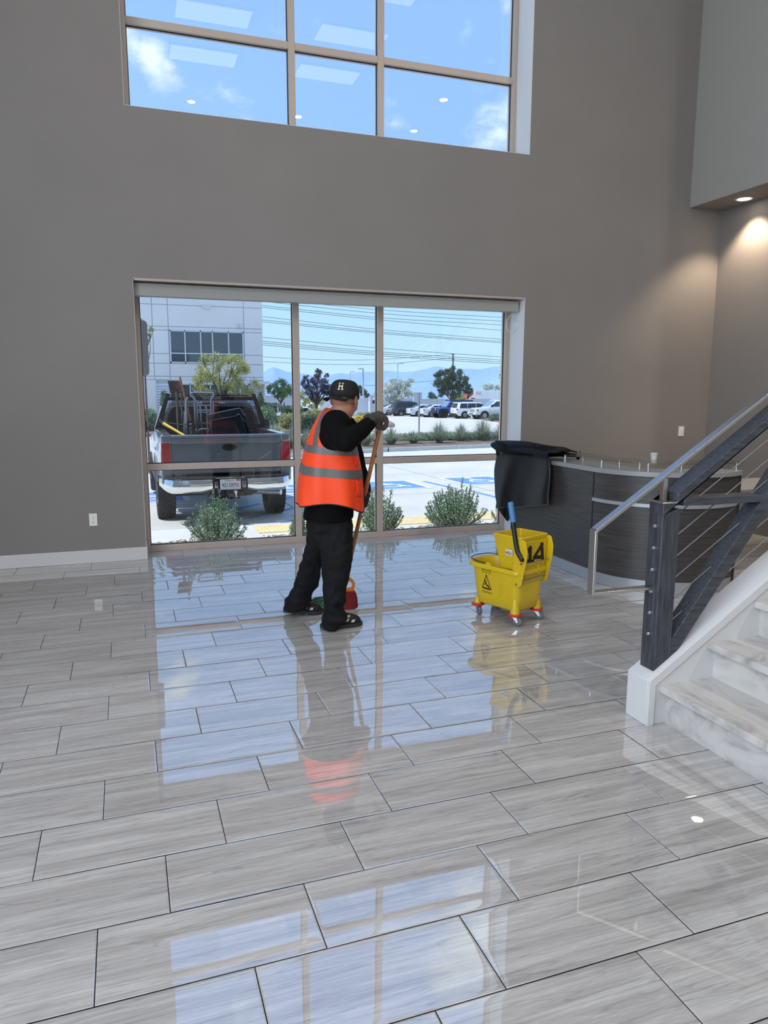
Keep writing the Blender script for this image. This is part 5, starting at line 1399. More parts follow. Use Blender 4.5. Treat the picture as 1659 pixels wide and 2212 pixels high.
# ---- power lines, poles and signs
def build_lines():
    WI = mat('cable_dark', (70, 84, 100), .6); PO = mat('utility_pole', (92, 92, 92), .8); LP = mat('light_pole', (190, 196, 200), .5)
    L_ = [(567, 645, 831, 670, 1087, 686), (567, 651, 831, 678, 1087, 694), (567, 660, 831, 687, 1087, 702), (567, 664, 831, 692, 1087, 714), (567, 684, 831, 713, 1087, 733), (567, 691, 831, 718, 1087, 738), (567, 695, 831, 721, 1087, 741),
          (569, 729, 831, 753, 1087, 771.5), (569, 737, 831, 761, 1087, 778), (569, 741, 831, 765, 1087, 782), (569, 745, 831, 769, 1087, 786)]
    where = ['topmost', 'second highest', 'third highest', 'fourth highest', 'fifth highest', 'sixth highest', 'seventh highest', 'eighth highest', 'ninth highest', 'tenth highest', 'lowest']
    for k, (u0, v0, u1, v1, u2, v2) in enumerate(L_):
        Y = 150 if k < 7 else 140
        P = [at_y(u0, v0, Y), at_y(u1, v1, Y), at_y(u2, v2, Y)]
        a = P[0] + (P[0] - P[1]) * 1.2; b = P[2] + (P[2] - P[1]) * 1.2
        tag(MB().tube(smooth_path([a, *P, b], 6), .045, 5).build('power_cable', WI), where[k] + ' of the eleven long parallel power cables crossing the sky', 'cable', 'parallel power cables')
    for k, (pts, lab) in enumerate((([(569, 771), (700, 777), (831, 776), (978, 765)], 'thin power cable climbing right to the top of the utility pole'), ([(569, 781), (700, 787), (831, 786), (978, 773)], 'thin power cable just under the one that climbs to the utility pole'),
                                    ([(760, 832), (831, 832), (895, 826), (935, 823)], 'faint cable crossing the blue mountains left of the dark tree'))):
        tag(MB().tube(smooth_path([at_y(u, v, 155) for u, v in pts], 5), .04, 5).build('power_cable', WI), lab, 'cable')
    Y = 140; t = thing('utility_pole', 'tall dark utility pole rising behind the dark green tree', 'pole', (at_y(979, 765, Y).x, Y, gz(Y)))
    p = at_y(979, 763.5, Y); MB().tube([(p.x, Y, gz(Y)), p], [.22, .14], 10).build('pole', PO, t)
    for v in (766, 775, 776.5):
        q = at_y(979, v, Y); MB().box((q.x - (.35 if v < 770 else .30), Y - .06, q.z - .06), (q.x + .25, Y + .06, q.z + .06)).build('crossarm', PO, t, smooth=0)
    def lamp(u, vt, vb, Y, du, lab):
        p = at_y(u, vt, Y); b = V((p.x, Y, gz(Y))); t = thing('parking_lamp', lab, 'light pole', b)
        MB().tube([b, p], [.13, .09], 10).build('pole', LP, t); MB().cyl(b, b + V((0, 0, .8)), .3, seg=14).build('base', CONC, t)
        a = at_y(u + du, vt - .5, Y); MB().box((min(a.x, p.x), Y - .18, p.z - .05), (max(a.x, p.x), Y + .18, p.z + .08)).build('lamp_head', LP, t, smooth=0)
    lamp(784.5, 797, 890, 90, -11, 'pale parking lot lamp pole right of the cap with lamp arm pointing left')
    lamp(756, 803.5, 890, 120, 10, 'faint distant lamp pole just left of the taller one beside the cap')
    lamp(859, 785, 880, 120, 12, 'distant lamp pole rising behind the pale leafed tree')
    p = gp(905, 936); t = thing('sign_post', 'thin grey metal post standing in the middle planter before the parked cars', 'post', (p.x, p.y, gz(p.y)))
    q = at_y(905, 848, p.y); MB().box((p.x - .035, p.y - .035, gz(p.y)), (p.x + .035, p.y + .035, q.z)).build('post', mat('galvanised', (150, 156, 160), .5, .4), t)
    MB().box((p.x - .05, p.y + .036, q.z - .45), (p.x + .05, p.y + .045, q.z - .05)).build('edge_on_plate', LP, t)
    p = gp(678, 924); t = thing('lot_sign', 'small white notice sign on a short post among the hedges', 'sign', (p.x, p.y, gz(p.y)))
    z1, z0 = at_y(678, 888, p.y).z, at_y(678, 906.5, p.y).z; sw = at_y(681, 890, p.y).x - at_y(675.5, 890, p.y).x
    MB().box((p.x - .04, p.y, gz(p.y)), (p.x + .04, p.y + .05, z1)).build('post', PO, t); MB().box((p.x - sw / 2, p.y - .03, z0), (p.x + sw / 2, p.y, z1)).build('sign_panel', BFR, t)
    bl = MB(); bl.box((p.x - sw * .22, p.y - .036, z0 + (z1 - z0) * .62), (p.x + sw * .22, p.y - .031, z0 + (z1 - z0) * .86)); bl.box((p.x - sw * .22, p.y - .036, z0 + (z1 - z0) * .2), (p.x + sw * .22, p.y - .031, z0 + (z1 - z0) * .42)); bl.build('sign_print', BLUEP, t)
    # back of the parking sign right outside the window
    Y = 8.62; pr = at_y(322.5, 800, Y); pt, pb = at_y(316, 692, Y), at_y(320, 812, Y)
    t = thing('parking_sign', 'back of a grey rounded parking sign just outside the window edge', 'sign', (pr.x - .24, Y, -.12))
    w = .235; h = (pt.z - pb.z) / 2; MB().prism(rrect(w, h, .045, 6), (pr.x - w, Y, (pt.z + pb.z) / 2), (1, 0, 0), (0, 0, 1), (0, .004, 0)).build('sign_panel', mat('sign_back', (196, 200, 208), .5, .1), t, smooth=0)
    MB().box((pr.x - w - .155, Y + .004, -.12), (pr.x - w - .105, Y + .05, pt.z)).build('post', PO, t)
    # traffic cone / rock by the island tip
    p = gp(838, 923); t = thing('boulder', 'small reddish boulder at the planter tip beside the hand', 'boulder', (p.x, p.y, gz(p.y)))
    m = MB(); m.ball((p.x, p.y, gz(p.y) + .1), (.55, .4, .32), 12, 8); m.v = [v + (v - V((p.x, p.y, gz(p.y)))) * .25 * mnoise.noise(v * 2) for v in m.v]; m.build('rock', mat('rock_red', (170, 140, 132), .9, noise=(3, .2)), t)
build_lines()

# ================================================================== PLANTS
def leaf_mat(nm, c, c2, rough=.6):
    m = bpy.data.materials.new(nm); m.use_nodes = True; N = m.node_tree.nodes; L = m.node_tree.links; b = N['Principled BSDF']; b.inputs['Roughness'].default_value = rough
    g = N.new('ShaderNodeNewGeometry'); r = N.new('ShaderNodeValToRGB'); L.new(g.outputs['Random Per Island'], r.inputs[0])
    r.color_ramp.elements[0].color = (*s2l(c), 1); r.color_ramp.elements[1].color = (*s2l(c2), 1); L.new(r.outputs[0], b.inputs['Base Color'])
    tr = N.new('ShaderNodeBsdfTranslucent'); L.new(r.outputs[0], tr.inputs[0]); mx = N.new('ShaderNodeMixShader'); mx.inputs[0].default_value = .30
    L.new(b.outputs[0], mx.inputs[1]); L.new(tr.outputs[0], mx.inputs[2]); L.new(mx.outputs[0], N['Material Output'].inputs[0]); return m
def leaf(mb, p, d, n, l, w):
    """pointed leaf of two faces"""
    s = d.cross(n).normalized() * w; k = len(mb.v)
    mb.v += [p, p + d * l * .5 + s, p + d * l, p + d * l * .5 - s]; mb.f += [(k, k + 1, k + 2), (k, k + 2, k + 3)]
def rdir(r):
    while True:
        v = V((r.uniform(-1, 1), r.uniform(-1, 1), r.uniform(-1, 1)))
        if .05 < v.length < 1: return v.normalized()
BARK = mat('bark', (96, 82, 70), .9, noise=(8, .3)); BARKP = mat('bark_pale', (150, 140, 128), .9, noise=(8, .2))
def sprig_bush(nm, lab, u, vb, vt, ul, ur, seed, m, flowers=0, Yb=None, nstem=52, dens=1.0, grp=None):
    """dense shrub with upright leafy sprigs (bed outside the window)"""
    r = random.Random(seed); b = at_z(u, vb, -.12); Y = b.y if Yb is None else Yb; b = at_y(u, vb, Y); b.z = -.13
    h = at_y(u, vt, Y).z - b.z; hw = (at_y(ur, (vb + vt) / 2, Y).x - at_y(ul, (vb + vt) / 2, Y).x) / 2; cxm = at_y((ul + ur) / 2, vb, Y).x
    t = thing(nm, lab, 'bush', (cxm, Y, -.13), 0, grp); fo = MB(); st = MB(); fl = MB()
    dpt = min(hw, .50)
    for i in range(nstem):
        a = r.uniform(0, 2 * PI); q = math.sqrt(r.random())
        tip = V((cxm + math.cos(a) * q * hw * .98, Y + math.sin(a) * q * dpt, b.z + h * (1 - .62 * q ** 1.8) * r.uniform(.72, 1.0)))
        root = V((cxm + math.cos(a) * q * hw * .15, Y + math.sin(a) * q * dpt * .2, b.z))
        mid = root.lerp(tip, .5) + V((math.cos(a) * hw * .16 * q, math.sin(a) * .1 * q, .02)); pts = smooth_path([root, mid, tip], 5)
        st.tube(pts, [.006] * 6 + [.004] * 4 + [.0015], 4, cap=False)
        L_ = (tip - root).length; n = int(L_ * 170 * dens)
        for k in range(n):
            f = .12 + .88 * (k / n) ** .8; p = pts[min(int(f * 10), 9)].lerp(pts[min(int(f * 10) + 1, 10)], f * 10 % 1)
            d = (rdir(r) + V((0, 0, .5)) + (p - V((cxm, Y, b.z + h * .3))).normalized() * .35).normalized(); wd = .055 * (1 - f * .75)
            p = p + rdir(r) * wd * r.random(); leaf(fo, p, d, rdir(r), r.uniform(.016, .030), r.uniform(.005, .008))
        for k in range(1 if r.random() < flowers else 0):
            for z in range(6): leaf(fl, tip + rdir(r) * .02 - V((0, 0, .05 * r.random())), rdir(r), rdir(r), .016, .008)
    for k in range(int(2600 * dens)):                       # inner mass
        a = r.uniform(0, 2 * PI); q = r.random() ** .5; z = r.random() ** .9
        p = V((cxm + math.cos(a) * q * hw * .86 * (1 - .35 * z), Y + math.sin(a) * q * dpt * .86 * (1 - .3 * z), b.z + .02 + z * h * .72 * (1 - .35 * q * q)))
        leaf(fo, p, (rdir(r) + V((0, 0, .6))).normalized(), rdir(r), r.uniform(.018, .034), r.uniform(.006, .010))
    fo.build('foliage', m, t, smooth=0, kind='stuff'); st.build('stems', BARK, t, kind='stuff')
    if fl.v: fl.build('blossom', mat('lilac_flower', (168, 140, 200), .7), t, smooth=0, kind='stuff')
SAGE = leaf_mat('sage_leaf', (90, 121, 95), (174, 200, 165))
sprig_bush('sage_shrub', 'grey green sage shrub under the truck bumper outside the left pane', 470, 1176, 1053, 396, 545, 1, SAGE, .3, 8.32, 60)
sprig_bush('sage_shrub', 'small sparse sage sprigs beside the left mullion by the vest', 642, 1152, 1092, 622, 668, 2, SAGE, 0, 8.35, 18, .7)
sprig_bush('sage_shrub', 'sage shrub growing behind the right mullion and mop handle', 822, 1148, 1035, 768, 872, 3, SAGE, .1, 8.32, 46)
sprig_bush('sage_shrub', 'widest sage shrub outside the right pane left of the mat', 985, 1138, 1028, 912, 1052, 4, SAGE, 0, 8.36, 62)
sprig_bush('sage_shrub', 'sage shrub half hidden by the hanging black mat', 1092, 1132, 1060, 1064, 1135, 5, SAGE, 0, 8.4, 26, .8)

def blob_bush(nm, lab, u, vb, vt, ul, ur, Y, seed, m, n=1500, l=.10, cat='bush', boxy=False, grp=None, depth=None):
    r = random.Random(seed); g = gz(Y); b = at_y(u, vb, Y); zt = at_y(u, vt, Y).z; x0, x1 = at_y(ul, vb, Y).x, at_y(ur, vb, Y).x
    z0 = min(b.z, g + .1); z0 = g; hw = (x1 - x0) / 2; c = V(((x0 + x1) / 2, Y, z0)); h = zt - z0; dp = depth or max(.6, min(hw, 1.6))
    t = thing(nm, lab, cat, c, 0, grp); fo = MB()
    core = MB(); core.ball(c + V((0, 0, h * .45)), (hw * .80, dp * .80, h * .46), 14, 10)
    for k in range(n):
        if boxy:
            p = V((r.uniform(-1, 1), r.uniform(-1, 1), r.uniform(-1, 1))); ax = r.choice((0, 1, 2, 1)); p[ax] = math.copysign(r.uniform(.88, 1), p[ax])
            if ax == 2: p[2] = abs(p[2])
            q = c + V((p.x * hw, p.y * dp, h * .5 * (1 + p.z)))
        else:
            d = rdir(r); f = r.uniform(.75, 1.03) * (1 + .12 * mnoise.noise(d * 2.2 + V((seed, 0, 0)))); q = c + V((d.x * hw * f, d.y * dp * f, h * .48 + d.z * h * .52 * f))
        if q.z < g: q.z = g + .02
        leaf(fo, q, (rdir(r) + V((0, -.1, .5))).normalized(), rdir(r), l * r.uniform(.7, 1.3), l * r.uniform(.2, .34))
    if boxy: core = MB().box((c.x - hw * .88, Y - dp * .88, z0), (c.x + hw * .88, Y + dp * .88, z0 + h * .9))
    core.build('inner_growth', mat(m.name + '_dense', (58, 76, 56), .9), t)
    fo.build('foliage', m, t, smooth=0, kind='stuff')
HG = leaf_mat('hedge_leaf', (90, 121, 95), (162, 190, 144)); HD = leaf_mat('dark_hedge_leaf', (60, 84, 65), (121, 148, 107)); HY = leaf_mat('dry_shrub_leaf', (148, 153, 100), (211, 204, 142)); OR = leaf_mat('orange_flower', (227, 174, 56), (250, 227, 72)); GY = leaf_mat('grey_ground_cover', (135, 148, 121), (195, 200, 158))
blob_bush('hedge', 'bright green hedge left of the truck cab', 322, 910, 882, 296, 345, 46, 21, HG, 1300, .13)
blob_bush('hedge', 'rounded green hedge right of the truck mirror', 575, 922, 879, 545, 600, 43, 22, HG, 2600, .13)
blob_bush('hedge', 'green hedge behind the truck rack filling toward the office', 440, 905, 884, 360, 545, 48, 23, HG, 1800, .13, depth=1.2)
blob_bush('dry_shrub', 'low yellowish shrub between the round hedge and left mullion', 625, 918, 893, 598, 652, 46, 24, HY, 1700, .12)
blob_bush('ground_cover', 'strip of yellow green ground cover along the red kerb', 590, 930, 920, 558, 614, 41, 25, HY, 700, .1, cat='ground cover')
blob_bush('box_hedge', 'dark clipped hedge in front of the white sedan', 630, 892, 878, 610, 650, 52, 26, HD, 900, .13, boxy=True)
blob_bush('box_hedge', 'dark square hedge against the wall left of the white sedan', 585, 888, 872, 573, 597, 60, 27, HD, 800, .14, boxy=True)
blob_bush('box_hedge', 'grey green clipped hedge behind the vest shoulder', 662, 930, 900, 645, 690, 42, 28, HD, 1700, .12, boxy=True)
blob_bush('dry_shrub', 'yellow green shrub row behind the clipped hedge and small sign', 680, 905, 883, 650, 715, 50, 29, HY, 1600, .13)
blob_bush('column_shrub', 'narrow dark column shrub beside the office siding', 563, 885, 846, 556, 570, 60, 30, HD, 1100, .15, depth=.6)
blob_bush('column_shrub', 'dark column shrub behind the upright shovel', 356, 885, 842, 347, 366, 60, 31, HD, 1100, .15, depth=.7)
blob_bush('flower_bush', 'orange yellow flowering bush behind the raised forearm', 778, 928, 897, 752, 812, 44, 32, OR, 1700, .11)
blob_bush('flower_bush', 'thin far row of orange flowers under the white enclosure', 790, 903, 890, 768, 822, 60, 33, HY, 700, .13)
blob_bush('hedge', 'low green hedge at the red kerb beside the white pickup', 1068, 906, 895, 1056, 1088, 60, 34, HD, 900, .13)
blob_bush('hedge', 'low grey green planting strip along the back of the middle planter', 940, 945, 935, 838, 1120, gp(950, 946).y, 35, GY, 2600, .10, depth=.6)

def grass_clump(u, vb, wpx, hpx, seed, lab):
    r = random.Random(seed); p = gp(u, vb); Y = p.y; g = gz(Y) + .12; sc_ = Y * 1.07 / FPX; hw, h = wpx * sc_ / 2, hpx * sc_
    t = thing('grass_clump', lab, 'grass', (p.x, Y, g), 0, 'spiky grass clumps in the planter'); m = MB()
    for k in range(420):
        a = r.uniform(0, 2 * PI); q = r.random() ** .7; d = V((math.cos(a), math.sin(a), 0)); s = V((-d.y, d.x, 0)); w = r.uniform(.012, .022)
        hh = h * r.uniform(.75, 1.12) * (1 - .45 * q * q); b0 = V((p.x, Y, g)) + d * .12 * r.random(); pts = []
        for i in range(5):
            f = i / 4; pts.append(b0 + d * (hw * q * 1.15 * f ** 1.3) + V((0, 0, hh * (f - .42 * q * f ** 2.6))))
        k0 = len(m.v)
        for i, x in enumerate(pts): ww = w * (1 - i / 4.3); m.v += [x - s * ww, x + s * ww]
        m.f += [(k0 + 2 * i, k0 + 2 * i + 1, k0 + 2 * i + 3, k0 + 2 * i + 2) for i in range(4)]
    m.build('blades', GRASS, t, smooth=0, kind='stuff')
GRASS = leaf_mat('grey_grass', (111, 125, 107), (204, 211, 186))
for k, (u, vb, w, h, lab) in enumerate(((592, 977, 52, 48, 'spiky grass clump right of the truck tail light'), (634, 974, 44, 44, 'spiky grass clump behind the left mullion'), (662, 974, 36, 34, 'spiky grass clump just left of the vest back'),
        (790, 969, 44, 34, 'spiky grass clump left of the mop handle'), (845, 966, 52, 32, 'spiky grass clump right of the right mullion'), (893, 963, 44, 24, 'small drooping grass clump below the sign post'), (949, 962, 62, 42, 'widest spiky grass clump in the middle planter'),
        (996, 958, 50, 34, 'spiky grass clump second from the window jamb'), (1043, 957, 62, 46, 'tall spiky grass clump beside the right window jamb'), (1085, 955, 50, 40, 'spiky grass clump half hidden by the window jamb'), (815, 964, 36, 30, 'spiky grass clump hidden partly behind the right mullion'))):
    grass_clump(u, vb, w * 1.2, h * 1.22, 60 + k, lab)
blob_bush('ground_cover', 'dark ground cover between the spiky grass clumps', 960, 960, 939, 840, 1120, gp(950, 955).y, 77, HD, 3600, .10, depth=1.0, cat='ground cover')
blob_bush('ground_cover', 'dark ground cover behind the vest in the planter', 700, 968, 945, 560, 800, gp(700, 966).y, 78, HD, 2600, .10, depth=1.0, cat='ground cover')

def tree(nm, lab, u, vb, blobs, Y, seed, m, n=2600, l=.22, bark=BARK, trunk=.12, multi=1, forks=True):
    """blobs: (u, v, radius px) canopy clusters in the picture, spread in depth"""
    r = random.Random(seed); g = gz(Y); root = at_y(u, vb, Y); root.z = g; t = thing(nm, lab, 'tree', root); tk = MB(); fo = MB(); k_ = Y * 1.06 / FPX
    cs = []
    for (bu, bv, br) in blobs: c = at_y(bu, bv, Y); c.y += r.uniform(-1, 1) * br * k_ * .8; cs.append((c, br * k_))
    l *= .66; n = int(n * 1.9)
    lowz = min(c.z - rr * .6 for c, rr in cs); fork = V((root.x, Y, max(g + .5, lowz * .75 + g * .25)))
    for q in range(multi): 
        o = V((r.uniform(-.25, .25), r.uniform(-.2, .2), 0)) if multi > 1 else V()
        tk.tube([root + o * .5, root.lerp(fork, .5) + o, fork + o * 1.5], [trunk * 1.2 / multi ** .5, trunk / multi ** .5, trunk * .8 / multi ** .5], 8)
    for c, rr in cs:
        mid = fork.lerp(c, .5) + V((r.uniform(-.2, .2), r.uniform(-.2, .2), .1)) ; pts = smooth_path([fork, mid, c], 4); tk.tube(pts, [trunk * .55 * (1 - i / 9.5) for i in range(9)], 6)
        for q in range(5): e = c + rdir(r) * rr * .75; tk.tube([c.lerp(fork, .25), e], [trunk * .2, trunk * .05], 5)
    tot = sum(rr ** 2 for _, rr in cs)
    for c, rr in cs:
        subs = [c + rdir(r) * rr * .80 for _ in range(11)]
        for q in range(int(n * rr * rr / tot)):
            s = r.choice(subs); p = s + rdir(r) * rr * .46 * r.random() ** .6
            leaf(fo, p, (rdir(r) + V((0, 0, .1))).normalized(), rdir(r), l * r.uniform(.6, 1.2), l * r.uniform(.16, .30))
    tk.build('trunk', bark, t); fo.build('foliage', m, t, smooth=0, kind='stuff')
TY = leaf_mat('yellow_green_leaf', (142, 158, 90), (223, 216, 148)); TG = leaf_mat('green_leaf', (100, 135, 95), (174, 200, 137)); TP = leaf_mat('plum_leaf', (67, 63, 88), (114, 104, 128)); TW = leaf_mat('pale_leaf', (144, 162, 130), (250, 250, 239)); TD = leaf_mat('dark_green_leaf', (58, 84, 67), (121, 144, 111))
tree('yellow_green_tree', 'yellow green tree in front of the office above the truck', 480, 885, [(450, 800, 22), (470, 778, 16), (505, 785, 18), (485, 815, 26), (525, 815, 22), (545, 838, 18), (445, 835, 22), (510, 845, 24), (430, 822, 12), (438, 775, 9), (522, 790, 12)], 54, 41, TY, 5200, .22)
tree('green_tree', 'small green tree beside the office corner', 607, 882, [(590, 842, 12), (604, 836, 14), (620, 838, 13), (610, 850, 12), (630, 842, 10), (596, 852, 9)], 70, 42, TG, 2600, .26, multi=3)
tree('green_tree', 'green tree low behind the purple plum tree', 660, 888, [(655, 865, 12), (675, 872, 12), (648, 850, 9), (690, 868, 10)], 74, 43, TY, 1400, .24)
tree('plum_tree', 'dark purple plum tree right of the left mullion', 684, 900, [(660, 828, 9), (668, 842, 11), (684, 822, 12), (690, 840, 13), (678, 856, 11), (700, 828, 10), (686, 806, 8), (705, 845, 9), (660, 815, 5), (705, 812, 5), (712, 835, 5)], 56, 44, TP, 3000, .20)
tree('pale_tree', 'pale whitish leafed tree beside the right mullion', 846, 890, [(836, 838, 13), (855, 828, 13), (872, 836, 13), (882, 850, 11), (860, 850, 15), (838, 856, 12), (884, 826, 9), (816, 850, 10), (852, 866, 9)], 92, 45, TW, 3400, .34, trunk=.16)
tree('dark_tree', 'large dark green tree behind the blue off-roader', 975, 884, [(955, 815, 14), (972, 808, 13), (952, 832, 15), (978, 828, 17), (998, 824, 12), (1004, 838, 11), (985, 845, 15), (962, 848, 12), (946, 826, 8), (1012, 845, 8), (975, 798, 8), (995, 805, 7)], 84, 46, TD, 5200, .36, trunk=.13)
tree('light_green_tree', 'small light green tree behind the red cab', 1000, 888, [(996, 860, 7), (986, 863, 7), (1003, 864, 5)], 88, 47, TY, 900, .34)
tree('small_tree', 'tiny dark tree peeking above the grey wall', 932, 880, [(933, 853, 6), (928, 860, 6), (938, 859, 6)], 112, 48, TD, 600, .38)
tree('small_tree', 'pale treetops above the white trailer', 1062, 880, [(1048, 838, 6), (1060, 836, 6), (1072, 839, 6)], 125, 49, TW, 600, .5)
tree('pale_tree', 'tree with pale leaves cut off by the right window jamb', 1098, 900, [(1090, 800, 10), (1094, 820, 9), (1082, 812, 6), (1100, 808, 12)], 62, 50, TW, 900, .24)
tree('green_tree', 'green tree behind the enclosure right of the cap', 775, 885, [(775, 842, 7), (785, 848, 7), (792, 856, 6), (770, 852, 6)], 100, 51, TD, 800, .36)
tree('sapling', 'leafy twig tips beside the back of the parking sign', 318, 905, [(303, 692, 4), (327, 712, 5), (323, 724, 3.5), (306, 700, 3), (320, 735, 3)], 20, 52, TG, 260, .07, trunk=.03)
# ================================================================== VEHICLES
PAINTC = {}
def paint(nm, c, metal=.0, rough=.25):
    return mat('car_paint_' + nm, c, rough, metal, coat=.8)
CG = mat('car_glass', (26, 32, 38), .05, spec=.8); CGL = mat('car_glass_bright', (120, 150, 170), .06, spec=.9); TYRE = mat('tyre_rubber', (30, 31, 33), .85); RIM = mat('alloy_rim', (188, 190, 194), .3, .8); RIMB = mat('black_rim', (40, 40, 42), .4, .4)
TAIL = mat('tail_lamp', (168, 26, 38), .15, coat=.6); HEAD = mat('head_lamp', (205, 212, 216), .12, coat=.6); PLB = mat('black_plastic', (30, 31, 33), .6); PLATE = mat('plate_white', (214, 218, 224), .5); PLP = mat('plate_print', (30, 40, 78), .6); AMB = mat('amber_lamp', (222, 96, 44), .25, coat=.5)
def wheel(parent, c, r, w, side, rimm, spokes=6, tread=False, rr=.60):
    """local: axle along x; side = -1/+1 the outer side"""
    c = V(c)
    prof = [(r * rr, -w * .5), (r * .90, -w * .52), (r * .975, -w * .42), (r, -w * .3), (r, w * .3), (r * .975, w * .42), (r * .90, w * .52), (r * rr, w * .5)]
    ty = MB().lathe(prof, c, 'x', 32, cap=False).build('tyre', TYRE, parent, world=False)
    m = MB(); xo = side * w * .40
    m.lathe([(.001, xo - side * .06), (r * rr, xo - side * .06), (r * rr, xo + side * .0), (r * rr * .94, xo + side * .02), (r * rr * .90, xo - side * .04), (.001, xo - side * .045)], c, 'x', 32)
    for k in range(spokes):
        a = 2 * PI * k / spokes; d = V((0, math.cos(a), math.sin(a))); s = V((0, -math.sin(a), math.cos(a)))
        m.obox(c + V((xo - side * .012, 0, 0)) + d * r * rr * .52, V((.016, 0, 0)), d * r * rr * .42, s * r * .075)
    m.lathe([(.001, xo + side * .012), (r * .14, xo + side * .010), (r * .16, xo - side * .03)], c, 'x', 16)
    m.build('rim', rimm, ty, world=False)
    if tread:
        tb = MB(); n = 34
        for k in range(n):
            for q, (xc, hw) in enumerate(((-.40, .085), (-.20, .08), (0, .07), (.20, .08), (.40, .085))):
                a = 2 * PI * (k + .5 * (q % 2)) / n; d = V((0, math.cos(a), math.sin(a))); s = V((0, -math.sin(a), math.cos(a)))
                dn = .012 if q in (0, 4) else 0
                tb.obox(c + V((xc * w, 0, 0)) + d * (r + .004 - dn), V((hw * w, 0, 0)) + s * .006 * (1 if q % 2 else -1), s * (r * PI / n * .66), d * .009)
        tb.build('tread', TYRE, ty, world=False, kind='stuff')

def car(nm, lab, loc, head, L, Wd, H, m, body, roof, wheels, cat='car', rimm=RIM, glassm=CG, lower=None, wheel_r=.35, clear=.20, ywid=.80, extra=None, group=None, spokes=6):
    """local: +y forward. body = [(y, z_bottom, z_top, halfwidth factor)], roof = [(y, z_base, z_roof, inset factor)] from rear to front"""
    t = thing(nm, lab, cat, loc, head, group); hw = Wd / 2
    R = []
    for y, zb, zt, k in body:
        w = hw * k; zm = zb + (zt - zb) * .45
        R.append([V((-w * .90, y, zb)), V((-w * .985, y, zb + .10)), V((-w, y, zm)), V((-w * .985, y, zt - .12)), V((-w * .93, y, zt - .02)), V((-w * .80, y, zt)), V((w * .80, y, zt)), V((w * .93, y, zt - .02)), V((w * .985, y, zt - .12)), V((w, y, zm)), V((w * .985, y, zb + .10)), V((w * .90, y, zb))])
    MB().loft(R).build('body', m, t, world=False, smooth=38)
    G = []
    for y, zb, zr, k in roof:
        w0, w1 = hw * .93, hw * ywid * k
        G.append([V((-w0, y, zb)), V((-w1, y, zr - .07)), V((-w1 * .88, y, zr)), V((w1 * .88, y, zr)), V((w1, y, zr - .07)), V((w0, y, zb))])
    MB().loft(G).build('cabin', m, t, world=False, smooth=38)
    return t
def quad_panel(t, nm, m, pts, th=.012, smooth=0):
    P = [V(p) for p in pts]; n = (P[1] - P[0]).cross(P[-1] - P[0]).normalized() * th
    k = len(P); return MB().add([p + n for p in P] + [p - n for p in P], [tuple(range(k)), tuple(range(k, 2 * k))[::-1]] + [(i, (i + 1) % k, (i + 1) % k + k, i + k)[::-1] for i in range(k)]).build(nm, m, t, world=False, smooth=smooth)
def side_windows(t, hw, ywid, spans, zb, zt, m, k=1.0, eps=.012):
    for s in (-1, 1):
        for (y0, y1, y0t, y1t) in spans:
            def X(z, zb0=zb[0], zr=zb[1]): f = (z - zb0) / (zr - .07 - zb0); return s * (hw * (.93 + (ywid * k - .93) * f) + eps)
            pts = [(X(zt[0]), y0, zt[0]), (X(zt[0]), y1, zt[0]), (X(zt[1]), y1t, zt[1]), (X(zt[1]), y0t, zt[1])]
            quad_panel(t, 'side_window', m, pts if s > 0 else pts[::-1], .006)
def four_wheels(t, hw, yr, yf, r, w, rimm, spokes=6, rr=.62):
    for y in (yr, yf):
        for s in (-1, 1):
            MB().lathe([(r * .97, s * (hw * .70)), (r * 1.17, s * (hw * .70)), (r * 1.17, s * (hw + .006)), (r * .97, s * (hw + .006)), (r * .97, s * (hw * .70))], (0, y, r * 1.0), 'x', 24, cap=False).build('wheel_arch', PLB, t, world=False)
            wheel(t, (s * (hw - w * .34), y, r), r, w, s, rimm, spokes, rr=rr)
def lamps(t, nm, m, pos, size):
    for p in pos:
        MB().box((p[0] - size[0], p[1] - size[1], p[2] - size[2]), (p[0] + size[0], p[1] + size[1], p[2] + size[2])).build(nm, m, t, world=False, bevel=min(size) * .4)
def plate(t, y, z, s=-1):
    pl = MB().box((-.16, y - .012, z), (.16, y + .012, z + .16)).build('number_plate', PLATE, t, world=False)

